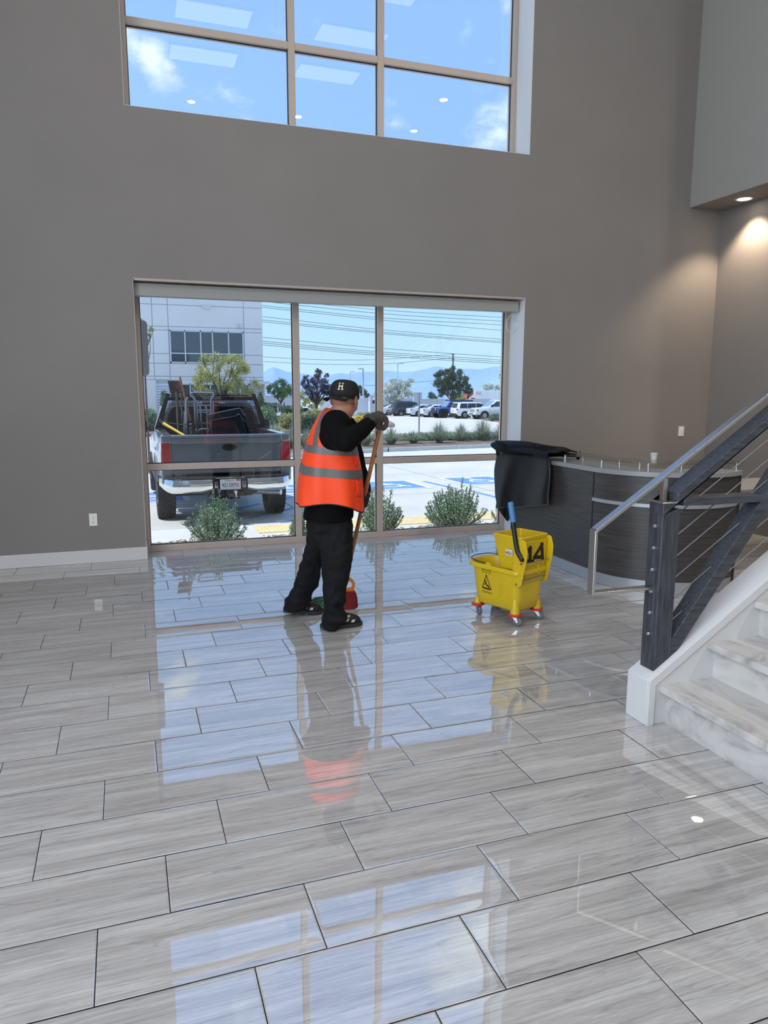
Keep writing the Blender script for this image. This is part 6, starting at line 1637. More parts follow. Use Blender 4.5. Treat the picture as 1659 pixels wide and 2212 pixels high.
def place(u, v, Y=None):
    p = gp(u, v) if Y is None else at_y(u, v, Y); return V((p.x, p.y, gz(p.y)))
def build_cars():
    WHT = paint('white', (226, 230, 232)); BLK = paint('dark', (38, 44, 54)); SIL = paint('pearl', (214, 220, 230)); BLU = paint('blue', (34, 92, 190))
    A = math.radians(-91)
    def suv(nm, lab, c, m, head=A, rimm=RIM, cargo=False):
        L, Wd, H = 4.75, 1.90, 1.74; hw = Wd / 2
        body = [(-2.36, .45, .98, .80), (-2.30, .36, 1.06, .93), (-1.9, .28, 1.08, 1), (0, .24, 1.04, 1), (1.2, .26, 1.02, 1), (1.9, .30, .94, .96), (2.25, .36, .82, .86), (2.38, .48, .70, .70)]
        roof = [(-2.28, 1.02, 1.06, .95), (-2.02, 1.04, 1.66, .93), (-1.5, 1.04, 1.73, .95), (0, 1.0, 1.75, .97), (.55, 1.0, 1.66, .95), (1.25, .98, 1.02, .98)]
        t = car(nm, lab, c, head, L, Wd, H, m, body, roof, None)
        side_windows(t, hw, .80, [(-2.0, -1.15, -1.85, -1.10), (-1.08, -.15, -1.03, -.15), (-.07, .95, -.07, .42)], (1.04, 1.72), (1.10, 1.58), CG)
        quad_panel(t, 'rear_window', CG, [(-.66, -2.262, 1.12), (.66, -2.262, 1.12), (.56, -2.045, 1.58), (-.56, -2.045, 1.58)], .012)
        quad_panel(t, 'windscreen', CG, [(.70, 1.20, 1.06), (-.70, 1.20, 1.06), (-.58, .62, 1.62), (.58, .62, 1.62)], .02)
        MB().prism([(-.62, 0), (.62, 0), (.55, .10), (-.55, .10)], (0, -2.22, 1.66), (1, 0, 0), (0, 1, .1), (0, 0, .04)).build('roof_spoiler', m, t, world=False)
        lamps(t, 'tail_lamp', TAIL, [(-.74, -2.27, .96), (.74, -2.27, .96)], (.17, .07, .07)); lamps(t, 'head_lamp', HEAD, [(-.66, 2.22, .76), (.66, 2.22, .76)], (.16, .07, .07)); plate(t, -2.37, .78)
        MB().prism(rrect(.84, .12, .05), (0, -2.40, .42), (1, 0, 0), (0, 0, 1), (0, .25, 0)).build('rear_bumper', PLB if m is not WHT else PLB, t, world=False)
        for s in (-1, 1):
            MB().box((s * .99 - .06, .92, 1.0), (s * .99 + .06, 1.10, 1.14)).build('wing_mirror', m, t, world=False, bevel=.02)
            MB().cyl((s * .62, -1.5, 1.77), (s * .62, .2, 1.78), .02, seg=8).build('roof_rail', PLB, t, world=False)
        four_wheels(t, hw, -1.42, 1.40, .37, .23, rimm)
        if cargo:
            g = MB()
            for x in (-.45, .45): g.box((x - .03, -2.75, .50), (x + .03, -2.40, .56))
            for z in (.55, .75): g.box((-.55, -2.75, z), (.55, -2.70, z + .05))
            g.build('hitch_rack', RIM, t, world=False)
        return t
    def sedan(nm, lab, c, m, head=A):
        L, Wd, H = 4.75, 1.83, 1.44; hw = Wd / 2
        body = [(-2.38, .42, .88, .72), (-2.28, .30, 1.00, .88), (-1.8, .24, 1.03, .98), (-.9, .22, .96, 1), (.5, .22, .92, 1), (1.5, .24, .88, .97), (2.1, .30, .76, .88), (2.37, .42, .60, .66)]
        roof = [(-1.95, .98, 1.02, .98), (-1.05, .94, 1.38, .93), (-.4, .92, 1.44, .92), (.15, .90, 1.40, .92), (1.15, .88, .92, .99)]
        t = car(nm, lab, c, head, L, Wd, H, m, body, roof, None)
        side_windows(t, hw, .80, [(-1.55, -.55, -1.0, -.50), (-.47, .85, -.45, .22)], (.93, 1.42), (.98, 1.31), CG)
        quad_panel(t, 'rear_window', CG, [(-.62, -1.90, 1.05), (.62, -1.90, 1.05), (.52, -1.12, 1.385), (-.52, -1.12, 1.385)], .02)
        quad_panel(t, 'windscreen', CG, [(.64, 1.10, .955), (-.64, 1.10, .955), (-.54, .22, 1.40), (.54, .22, 1.40)], .02)
        lamps(t, 'tail_lamp', TAIL, [(-.64, -2.26, .86), (.64, -2.26, .86)], (.20, .08, .055)); lamps(t, 'head_lamp', HEAD, [(-.62, 2.16, .66), (.62, 2.16, .66)], (.17, .09, .05)); plate(t, -2.38, .62)
        MB().prism(rrect(.74, .07, .03), (0, -2.36, .36), (1, 0, 0), (0, 0, 1), (0, .2, 0)).build('rear_valance', PLB, t, world=False)
        for s in (-1, 1): MB().box((s * .96 - .06, .78, .92), (s * .96 + .06, .92, 1.04)).build('wing_mirror', m, t, world=False, bevel=.02)
        four_wheels(t, hw, -1.40, 1.42, .335, .21, RIM); return t
    A = math.radians(-91); AX = V((math.sin(-A), math.cos(A), 0))            # parked side by side, noses to the right
    def on(x, y): return V((x, y, gz(y)))
    def wheel_at(u, y, back): return on(at_y(u, 880, y - .85).x + back * AX.x, y + back * AX.y)
    suv('suv', 'white sport utility car with chrome rims beside the white pickup', on(34.9, 71.05), WHT, A)
    sedan('sedan', 'white sedan between the sign post and blue off-roader', wheel_at(932, 77.6, 1.40), WHT, A)
    sedan('sedan', 'silver white sedan just left of the sign post', wheel_at(904, 80.6, 1.40), SIL, A)
    suv('suv', 'dark grey sport utility car beside the right mullion', wheel_at(866.5, 83.8, 1.42), BLK, A, cargo=True)
    sedan('sedan', 'white sedan mostly hidden behind the right mullion, left of the dark car', wheel_at(840, 87.2, 1.40), WHT, A)
    sedan('sedan', 'dark sedan roof showing between the white cars at right', on(43.0, 74.5), BLK, A)
    # white sedan behind the clipped hedge, side on
    sedan('sedan', 'white sedan behind the clipped hedge near the office', on(at_y(634, 880, 58).x, 58), WHT, head=math.radians(86))
    # blue off-roader: boxy, nose towards us
    c = on(33.9, 74.3); B_ = A + PI
    hw = .96
    body = [(-2.2, .55, 1.16, .92), (-2.1, .48, 1.20, 1), (.9, .48, 1.18, 1), (1.0, .48, 1.16, .98), (2.05, .52, 1.12, .96), (2.18, .60, 1.06, .90)]
    roof = [(-2.12, 1.14, 1.82, 1.04), (-1.9, 1.14, 1.90, 1.06), (.35, 1.14, 1.90, 1.06), (.55, 1.14, 1.84, 1.06), (.98, 1.12, 1.16, 1.1)]
    t = car('off_roader', 'blue boxy off-road car with black roof and tyres', c, B_, 4.6, 1.92, 1.9, BLU, body, [(a, b, min(b + .06, r) if False else r, k) for a, b, r, k in roof], None, cat='car')
    MB().loft([[V((x, y, z)) for x, z in ((-.80, 1.84), (-.78, 1.93), (.78, 1.93), (.80, 1.84))] for y in (-2.14, -1.8, .2, .52)]).build('black_roof', PLB, t, world=False)
    side_windows(t, hw, .86, [(-2.05, -1.2, -2.02, -1.2), (-1.12, -.3, -1.12, -.3), (-.22, .80, -.22, .48)], (1.14, 1.90), (1.22, 1.80), CG, 1.0, .03)
    quad_panel(t, 'windscreen', CGL, [(.76, 1.0, 1.2), (-.76, 1.0, 1.2), (-.74, .60, 1.80), (.74, .60, 1.80)], .03)
    MB().box((-.86, 2.12, .78), (.86, 2.24, 1.06)).build('grille', PLB, t, world=False, bevel=.02)
    for s in (-1, 1):
        MB().lathe([(.001, .03), (.085, .03), (.10, 0)], (s * .66, 2.24, .93), 'y', 16).build('head_lamp', HEAD, t, world=False)
        MB().box((s * 1.06 - .1, .78, 1.16), (s * 1.06 + .1, .92, 1.36)).build('wing_mirror', PLB, t, world=False, bevel=.02)
        MB().prism([(.85, .48), (.88, .86), (1.05, 1.02), (1.75, 1.02), (1.95, .86), (2.0, .6), (1.9, .6), (1.8, .82), (1.7, .92), (1.1, .92), (.98, .8), (.95, .48)], (s * .93, 0, 0), (0, 1, 0), (0, 0, 1), (s * .10, 0, 0)).build('fender_flare', PLB, t, world=False)
    MB().box((-.90, 2.14, .52), (.90, 2.36, .72)).build('front_bumper', PLB, t, world=False, bevel=.03)
    four_wheels(t, hw + .02, -1.40, 1.42, .44, .28, RIMB, 8, rr=.52)
    # white pickup, nose towards us, partly behind the jamb
    c = on(36.05, 68.0); hw = .99
    body = [(-2.9, .55, 1.18, .95), (-2.8, .46, 1.22, 1), (-.95, .42, 1.22, 1), (-.9, .42, 1.24, 1), (1.25, .42, 1.24, 1), (1.35, .42, 1.20, .99), (2.5, .46, 1.14, .97), (2.75, .56, 1.02, .92)]
    roof = [(-.95, 1.2, 1.26, 1), (-.80, 1.2, 1.84, .98), (-.3, 1.2, 1.93, 1), (.45, 1.2, 1.90, 1), (1.42, 1.18, 1.22, 1.05)]
    t = car('pickup_truck', 'white pickup truck parked nose out at the red kerb', c, A + PI, 5.7, 1.98, 1.92, WHT, body, roof, None, cat='truck')
    side_windows(t, hw, .80, [(-.70, -.05, -.62, -.05), (.05, 1.12, .05, .50)], (1.2, 1.92), (1.28, 1.78), CG, 1.0)
    quad_panel(t, 'windscreen', CGL, [(.72, 1.36, 1.26), (-.72, 1.36, 1.26), (-.60, .52, 1.84), (.60, .52, 1.84)], .025)
    MB().box((-.56, 2.68, .70), (.56, 2.80, 1.04)).build('grille', HEAD, t, world=False, bevel=.02)
    for z in (.76, .86, .96): MB().box((-.53, 2.80, z - .012), (.53, 2.815, z + .012)).build('grille_bar', PLB, t, world=False)
    lamps(t, 'head_lamp', HEAD, [(-.76, 2.66, .92), (.76, 2.66, .92)], (.17, .10, .12)); lamps(t, 'turn_lamp', AMB, [(-.92, 2.60, .92), (.92, 2.60, .92)], (.04, .08, .10))
    MB().box((-.95, 2.66, .46), (.95, 2.90, .68)).build('front_bumper', WHT, t, world=False, bevel=.03)
    MB().box((-.45, 2.885, .50), (.45, 2.905, .60)).build('bumper_intake', PLB, t, world=False)
    for s in (-1, 1): MB().box((s * 1.12 - .13, 1.05, 1.22), (s * 1.12 + .13, 1.2, 1.48)).build('wing_mirror', PLB, t, world=False, bevel=.03)
    four_wheels(t, hw, -1.75, 1.85, .40, .26, RIM, 6)
    # lorry at the back: red cab and white trailer
    Y = 118; REDP = paint('red', (206, 40, 56)); g = gz(Y)
    a, b = at_y(1028, 843.5, Y), at_y(1120, 843.5, Y)
    t = thing('box_trailer', 'white ribbed semi trailer at the right far edge', 'trailer', ((a.x + b.x) / 2, Y, g)); zt, zb = at_y(1060, 844, Y).z, g + 1.1
    MB().box((a.x, Y, zb), (b.x, Y + 2.5, zt)).build('trailer_box', WHT, t, smooth=0)
    xm = at_y(1043, 850, Y).x; k = 0; x = xm
    MB().box((a.x, Y - .05, zb), (xm - .2, Y, zt)).build('front_panel', WHT, t, smooth=0)
    while x < b.x: MB().box((x, Y - .05, zb + .2), (x + .12, Y, zt - .1)).build('rib', BFR, t, smooth=0); x += .62
    c0 = at_y(1034.5, 850, Y - .1)
    text_mb('RA', .85, (c0.x, Y - .055, c0.z), (1, 0, 0), (0, 0, 1), .01).build('red_lettering', mat('lettering_red', (200, 110, 140), .6), t, smooth=0)
    for q in (.78, .86):
        for dx in (0, 1.3):
            wx = a.x + (b.x - a.x) * q + dx * 0; MB().lathe([(.01, -.1), (.5, -.1), (.5, .15), (.01, .15)], (wx, Y + .1, g + .5), 'y', 18).build('trailer_wheel', TYRE, t) if dx == 0 else None
    MB().box((a.x + 3, Y + .4, g), (a.x + 3.2, Y + .6, zb)).build('landing_leg', PLB, t)
    p, q = at_y(1007, 850, Y), at_y(1027, 868, Y)
    t = thing('lorry_cab', 'red semi lorry cab in front of the white trailer', 'lorry', ((p.x + q.x) / 2, Y + 1, g))
    x0, x1 = p.x - .5, q.x - .9; zt = p.z
    MB().prism([(x0 + .2, g + .6), (x0 + .1, g + 1.8), (x0 + 1.0, g + 2.1), (x0 + 1.5, zt - .5), (x0 + 2.0, zt), (x1 - .4, zt + .4), (x1 - .4, g + .6)], (0, Y, 0), (1, 0, 0), (0, 0, 1), (0, 2.4, 0)).build('cab', REDP, t, smooth=0)
    MB().box((x0 + 1.5, Y - .03, zt - 1.3), (x0 + 2.1, Y + .01, zt - .75)).build('cab_window', CG, t, smooth=0)
    for wx in (x0 + .9, x1 - .3): MB().lathe([(.01, -.1), (.5, -.1), (.5, .25), (.01, .25)], (wx, Y + .05, g + .5), 'y', 18).build('cab_wheel', TYRE, t)
build_cars()

# ---- the grey work pickup close to the window
TRX, TRY, TRZ = 1.415, 12.10, -.385
def build_pickup():
    G = paint('grey', (128, 136, 144), .55, .28); GD = mat('tailgate_grey', (100, 112, 124), .35, .35, noise=(3, .10), coat=.4); CH = mat('bumper_chrome', (232, 234, 232), .10, 1.0)
    t = thing('pickup_truck', 'grey work pickup truck backed up to the window with tools in the bed', 'truck', (TRX, TRY, TRZ))
    B = lambda mb, nm, m, **k: mb.build(nm, m, t, world=False, **k)
    # bed sides with swelling fenders
    for s in (-1, 1):
        R = []
        for y, hwz, k in ((-.99, .0, 0), (-.80, .01, 0), (-.55, .035, 1), (-.25, .05, 1), (0, .055, 1), (.25, .05, 1), (.55, .035, 1), (.85, .012, 0), (1.02, .0, 0)):
            zb = .66 if abs(y) > .56 else .66 + .36 * math.sqrt(max(0, 1 - (y / .58) ** 2))
            o = .945
            R.append([V((s * .80, y, zb)), V((s * (o + hwz * 1.0), y, zb)), V((s * (o + hwz + .012), y, zb + .12)), V((s * (o + hwz * .7 + .006), y, 1.12)), V((s * (o - .004), y, 1.22)), V((s * (o - .012), y, 1.34)), V((s * (o - .04), y, 1.372)), V((s * .80, y, 1.372))])
        if s < 0: R = [r[::-1] for r in R]
        B(MB().loft(R), 'bed_side', G, smooth=45)
        B(MB().prism([(.02 + .58 * math.cos(a), .66 + .40 * math.sin(a)) for a in [PI * k / 16 for k in range(17)]] + [(-.62, .66), (-.62, .72)] + [(.02 + .63 * math.cos(a), .66 + .45 * math.sin(a)) for a in [PI - PI * k / 16 for k in range(17)]] + [(.66, .72), (.66, .66)], (s * .985, 0, 0), (0, 1, 0), (0, 0, 1), (s * .02, 0, 0)), 'fender_lip', G)
        # tail lamp, corner cap and lower corner
        MB_ = MB().prism([(-.075, .92), (.065, .92), (.068, 1.25), (-.055, 1.25), (-.070, 1.10)] if s > 0 else [(.075, .92), (-.065, .92), (-.068, 1.25), (.055, 1.25), (.070, 1.10)], (s * .878, -1.005, 0), (1, 0, 0), (0, 0, 1), (0, .22, 0))
        tl = B(MB_, 'tail_lamp', TAIL, bevel=.012)
        B(MB().box((s * .80 if s > 0 else -.945, -1.0, 1.25), (.945 if s > 0 else s * .80, -.90, 1.372)), 'bed_corner', G, bevel=.02)
        B(MB().box((s * .80 if s > 0 else -.955, -1.0, .70), (.955 if s > 0 else s * .80, -.80, .92)), 'bed_corner', G, bevel=.02)
    # bed tub
    tub = MB(); tub.box((-.80, -.93, .84), (.80, 1.02, .88)); tub.box((-.80, .98, .88), (.80, 1.02, 1.33)); tub.box((-.82, -.93, .88), (-.79, 1.0, 1.36)); tub.box((.79, -.93, .88), (.82, 1.0, 1.36)); B(tub, 'bed_tub', PLB)
    # tailgate: outer skin with recessed field, rounded top, handle
    gx = .797
    tg = MB().box((-gx, -.985, .80), (gx, -.93, 1.335)); tgo = B(tg, 'tailgate', GD, bevel=.006)
    def TB(mb, nm, m, **k): return mb.build(nm, m, tgo, world=False, **k)
    TB(MB().prism([(-.010, 0), (.066, 0), (.066, .030), (.05, .046), (.006, .046), (-.010, .030)], (-gx, -.99, 1.325), (0, 1, 0), (0, 0, 1), (2 * gx, 0, 0)), 'top_moulding', G, bevel=.004)
    TB(MB().box((-gx, -1.000, 1.245), (gx, -.98, 1.318)), 'upper_rib', G, bevel=.008)
    TB(MB().box((-gx + .02, -.994, .905), (gx - .02, -.98, .93)), 'lower_crease', G, bevel=.004)
    TB(MB().box((-gx, -.996, .80), (gx, -.98, .85)), 'lower_lip', G, bevel=.006)
    hdl = TB(MB().prism([(.105 * math.cos(a), .050 * math.sin(a)) for a in [2 * PI * k / 28 for k in range(28)]], (.03, -.986, 1.175), (1, 0, 0), (0, 0, 1), (0, -.014, 0)), 'handle_bezel', PLB)
    TB(MB().prism([(-.07, -.012), (.07, -.012), (.075, .018), (.04, .03), (-.04, .03), (-.075, .018)], (.03, -1.001, 1.17), (1, 0, 0), (0, 0, 1), (0, -.010, 0)), 'tailgate_latch', mat('latch_black', (18, 18, 19), .35), bevel=.003)
    TB(MB().tube([(.56 + .055 * math.cos(a), -.988, .925 + .018 * math.sin(a)) for a in [PI * k / 10 for k in range(11)]], .005, 6), 'badge_ring', CHROME)
    # chrome bumper in two halves, step pad, centre with plate
    def bx(x): return -1.10 - .12 * (1 - (abs(x) / .97) ** 2.6)
    for s in (-1, 1):
        R = []
        for k in range(15):
            x = .255 + (.985 - .255) * k / 14; e = max(0, (x - .80) / .185); y = bx(x) + .25 * e ** 2
            zt, zb = .735, .525 + .10 * e ** 2 + (.03 * max(0, 1 - (x - .255) / .15))
            R.append([V((s * x, y + .02, zt)), V((s * x, y - .004, zt - .02)), V((s * x, y, zt - .05)), V((s * x, y - .018, zt - .065)), V((s * x, y - .022, (zt + zb) / 2 - .01)), V((s * x, y + .01, zb + .03)), V((s * x, y + .055, zb)), V((s * x, y + .08, zb + .02)), V((s * x, y + .06, zt - .02))])
        if s > 0: R = [r[::-1] for r in R]
        B(MB().loft(R), 'bumper', CH, smooth=60)
        P = [[V((s * (.25 + .73 * k / 14), bx(.25 + .73 * k / 14) + .25 * max(0, (.25 + .73 * k / 14 - .80) / .185) ** 2 + d, z)) for d, z in ((.004, .738), (.006, .758), (.14, .762), (.14, .738))] for k in range(15)]
        B(MB().loft(P), 'step_pad', PLB, smooth=50)
    B(MB().box((-.26, -1.20, .56), (.26, -1.02, .755)), 'plate_recess', PLB, bevel=.01)
    B(MB().box((-.20, -1.225, .742), (.20, -1.14, .757)), 'plate_light_bar', CHROME)
    for s in (-1, 1): B(MB().box((s * .20 - .026, -1.215, .60), (s * .20 + .026, -1.19, .69)), 'plate_lamp', CHROME, bevel=.006)
    fr = B(MB().box((-.163, -1.222, .565), (.163, -1.212, .735)), 'plate_frame', mat('frame_black', (16, 20, 34), .5), bevel=.004)
    MB().box((-.150, -1.2265, .577), (.150, -1.2215, .728)).build('number_plate', PLATE, fr, world=False)
    text_mb('42158M3', .083, (0, -1.2266, .640), (1, 0, 0), (0, 0, 1), .0008, squash=.80).build('plate_number', PLP, fr, world=False, smooth=0)
    text_mb('California', .036, (-.01, -1.2266, .706), (1, 0, 0), (0, 0, 1), .0008).build('plate_state', mat('plate_script', (120, 84, 120), .6), fr, world=False, smooth=0)
    MB().box((.085, -1.2280, .702), (.140, -1.2262, .724)).build('plate_sticker', mat('sticker_red', (150, 44, 56), .6), fr, world=False)
    # under the bumper
    R = [[V((x, y, z)) for y, z in ((-1.16, .565), (-1.16, zb), (-1.02, zb), (-1.02, .565))] for x, zb in ((-.44, .54), (-.32, .47), (0, .455), (.32, .47), (.44, .54))]
    B(MB().loft(R), 'hitch_valance', PLB, smooth=50)
    hb = MB(); hb.box((-.032, -1.36, .455), (.032, -1.0, .515)); hb.box((-.04, -1.36, .455), (.12, -1.29, .475)); B(hb, 'hitch_receiver', PLB)
    hbm = MB(); hbm.lathe([(.020, .475), (.020, .50), (.013, .51), (.013, .525), (.020, .535), (.0255, .552), (.020, .570), (.0001, .578)], (.06, -1.33, 0), seg=20); B(hbm, 'tow_ball', CHROME)
    B(MB().cyl((.36, -.60, .46), (.80, -.96, .47), .042, seg=16), 'exhaust_pipe', RIM)
    ax = MB(); ax.cyl((-.80, 0, .40), (.80, 0, .40), .055, seg=12); ax.ball((0, 0, .40), (.17, .19, .19), 16, 10); B(ax, 'rear_axle', PLB)
    for s in (-1, 1): B(MB().box((s * .45 - .05, -.95, .50), (s * .45 + .05, 4.2, .64)), 'chassis_rail', PLB)
    B(MB().box((-.60, -.85, .60), (.60, .9, .80)), 'underbody', PLB)
    B(MB().tube([(-.78, -.35, .62), (-.60, .0, .42), (-.45, .1, .40)], .03, 8), 'leaf_spring', PLB)
    for y, xo in ((0, .865), (3.53, .85)):
        for s in (-1, 1): wheel(t, (s * xo, y, .405), .405, .262, s, RIM, 5, tread=(y == 0), rr=.53)
    # cab
    R = []
    for y, w0, zt, w1 in ((1.06, .955, 1.30, .90), (1.3, .965, 1.30, .90), (2.4, .965, 1.27, .90), (2.9, .96, 1.24, .88), (3.6, .95, 1.22, .86), (4.25, .92, 1.16, .80), (4.45, .84, 1.06, .70)):
        zb = .52 if not 3.0 < y < 4.1 else .52 + .33
        R.append([V((-w0 * .95, y, zb)), V((-w0, y, .75)), V((-w0, y, 1.0)), V((-w0 * .985, y, zt - .10)), V((-w1, y, zt)), V((w1, y, zt)), V((w0 * .985, y, zt - .10)), V((w0, y, 1.0)), V((w0, y, .75)), V((w0 * .95, y, zb))])
    B(MB().loft(R), 'cab_body', G, smooth=40)
    ZR = 1.885; R = []
    for y, zb, zr, wr in ((1.07, 1.26, 1.79, .735), (1.10, 1.26, ZR - .035, .735), (1.30, 1.26, ZR, .74), (1.9, 1.26, ZR, .74), (2.25, 1.26, ZR - .05, .73), (2.80, 1.22, 1.27, .80)):
        R.append([V((-.90, y, zb)), V((-wr - .03, y, zr - .16)) if zr > 1.5 else V((-.86, y, zb + .01)), V((-wr + .03, y, zr - .035)), V((-wr + .12, y, zr)), V((wr - .12, y, zr)), V((wr - .03, y, zr - .035)), V((wr + .03, y, zr - .16)) if zr > 1.5 else V((.86, y, zb + .01)), V((.90, y, zb))])
    cabr = B(MB().loft(R), 'cab_roof', G, smooth=40)
    P = [(-.77, 1.34), (-.70, 1.62), (-.655, 1.705), (-.60, 1.735), (.60, 1.735), (.655, 1.705), (.70, 1.62), (.77, 1.34), (.74, 1.30), (-.74, 1.30)]
    B(MB().prism(P, (0, 1.064, 0), (1, 0, 0), (0, 0, 1), (0, .012, 0)), 'rear_window', mat('truck_rear_glass', (40, 48, 52), .05, spec=.7))
    gk = MB().tube([(x * 1.005, 1.060, z) for x, z in P + P[:1]], .013, 6); B(gk, 'window_gasket', PLB)
    B(MB().box((-.14, 1.03, 1.775), (.14, 1.068, 1.815)), 'high_brake_lamp', TAIL, bevel=.006); 
    for s in (-1, 1): B(MB().box((s * .19 - .05, 1.03, 1.777), (s * .19 + .05, 1.068, 1.813)), 'cargo_lamp', HEAD, bevel=.006)
    for s in (-1, 1):
        quad_panel(t, 'side_window', CG, [(s * .895, 1.22, 1.30), (s * .895, 2.55, 1.29), (s * .775, 2.20, 1.74), (s * .775, 1.22, 1.74)][::s], .012)
        B(MB().tube([(s * .94, 2.30, 1.30), (s * 1.05, 2.28, 1.33)], .022, 8), 'mirror_arm', PLB)
        B(MB().prism(rrect(.10, .12, .04), (s * 1.14, 2.24, 1.36), (1, 0, 0), (0, 0, 1), (0, .09, 0)), 'wing_mirror', PLB, bevel=.02)
    B(MB().prism([(-.02, 1.40), (.012, 1.42), (.03, 1.54), (.018, 1.62), (-.012, 1.60)], (.895, 1.25, .0), (1, 0, 0), (0, 0, 1), (0, .07, 0)), 'clearance_lamp', AMB, bevel=.01)
    quad_panel(t, 'windscreen', CGL, [(.78, 2.80, 1.29), (-.78, 2.80, 1.29), (-.66, 2.28, 1.82), (.66, 2.28, 1.82)], .015)
    B(MB().box((-.55, 4.42, .72), (.55, 4.50, 1.06)), 'front_grille', CHROME, bevel=.02); B(MB().box((-.95, 4.36, .50), (.95, 4.56, .70)), 'front_bumper', CH, bevel=.04)
    lamps(t, 'head_lamp', HEAD, [(-.72, 4.36, .92), (.72, 4.36, .92)], (.14, .08, .10))
    B(MB().box((-.98, .95, .50), (-.94, 2.9, .56)), 'side_step', PLB)
    for s in (-1, 1): B(MB().box((s * .94 - .05, .62, .30), (s * .94 + .05, .68, .62)), 'mud_flap', PLB)
    # headache rack: slanted legs, top bar with lettering, mesh and louvres
    RK = mat('rack_black', (20, 21, 24), .5)
    y = .90
    for s in (-1, 1):
        B(MB().prism([(s * .955, 1.372), (s * .85, 1.372), (s * .685, 1.965), (s * .745, 1.965)], (0, y - .03, 0), (1, 0, 0), (0, 0, 1), (0, .06, 0)), 'rack_leg', RK, bevel=.004)
        B(MB().box((s * .90 - .05, y - .25, 1.372), (s * .90 + .05, y + .10, 1.39)), 'rack_foot', RK)
    B(MB().box((-.72, y - .028, 1.845), (.72, y + .028, 1.915)), 'rack_top_bar', RK, bevel=.004)
    B(MB().box((-.70, y - .02, 1.925), (.62, y + .02, 1.945)), 'rack_upper_tube', RK)
    B(MB().box((-.86, y - .02, 1.372), (.86, y + .02, 1.44)), 'rack_bottom_bar', RK)
    text_mb('REALTRUCK', .055, (.0, y - .0285, 1.885), (1, 0, 0), (0, 0, 1), .0006).build('rack_lettering', PLATE, t, world=False, smooth=0)
    sp_ = MB()
    for k in range(33):
        x = -.80 + 1.6 * k / 32; zt = 1.845 if abs(x) < .70 else 1.845 - (abs(x) - .70) * 3.7; sp_.tube([(x, y, 1.44), (x, y, zt)], .0028, 4, cap=False)
    for k in range(13):
        z = 1.47 + .03 * k; h = .845 - (z - 1.372) * .28; sp_.tube([(-h, y, z), (h, y, z)], .0026, 4, cap=False)
    B(sp_, 'rack_mesh', RK, kind='stuff')
    for k in range(8): B(MB().box((.42, y - .012, 1.465 + .034 * k), (.80 - .012 * k, y + .012, 1.478 + .034 * k)), 'rack_louvre', RK)
build_pickup()

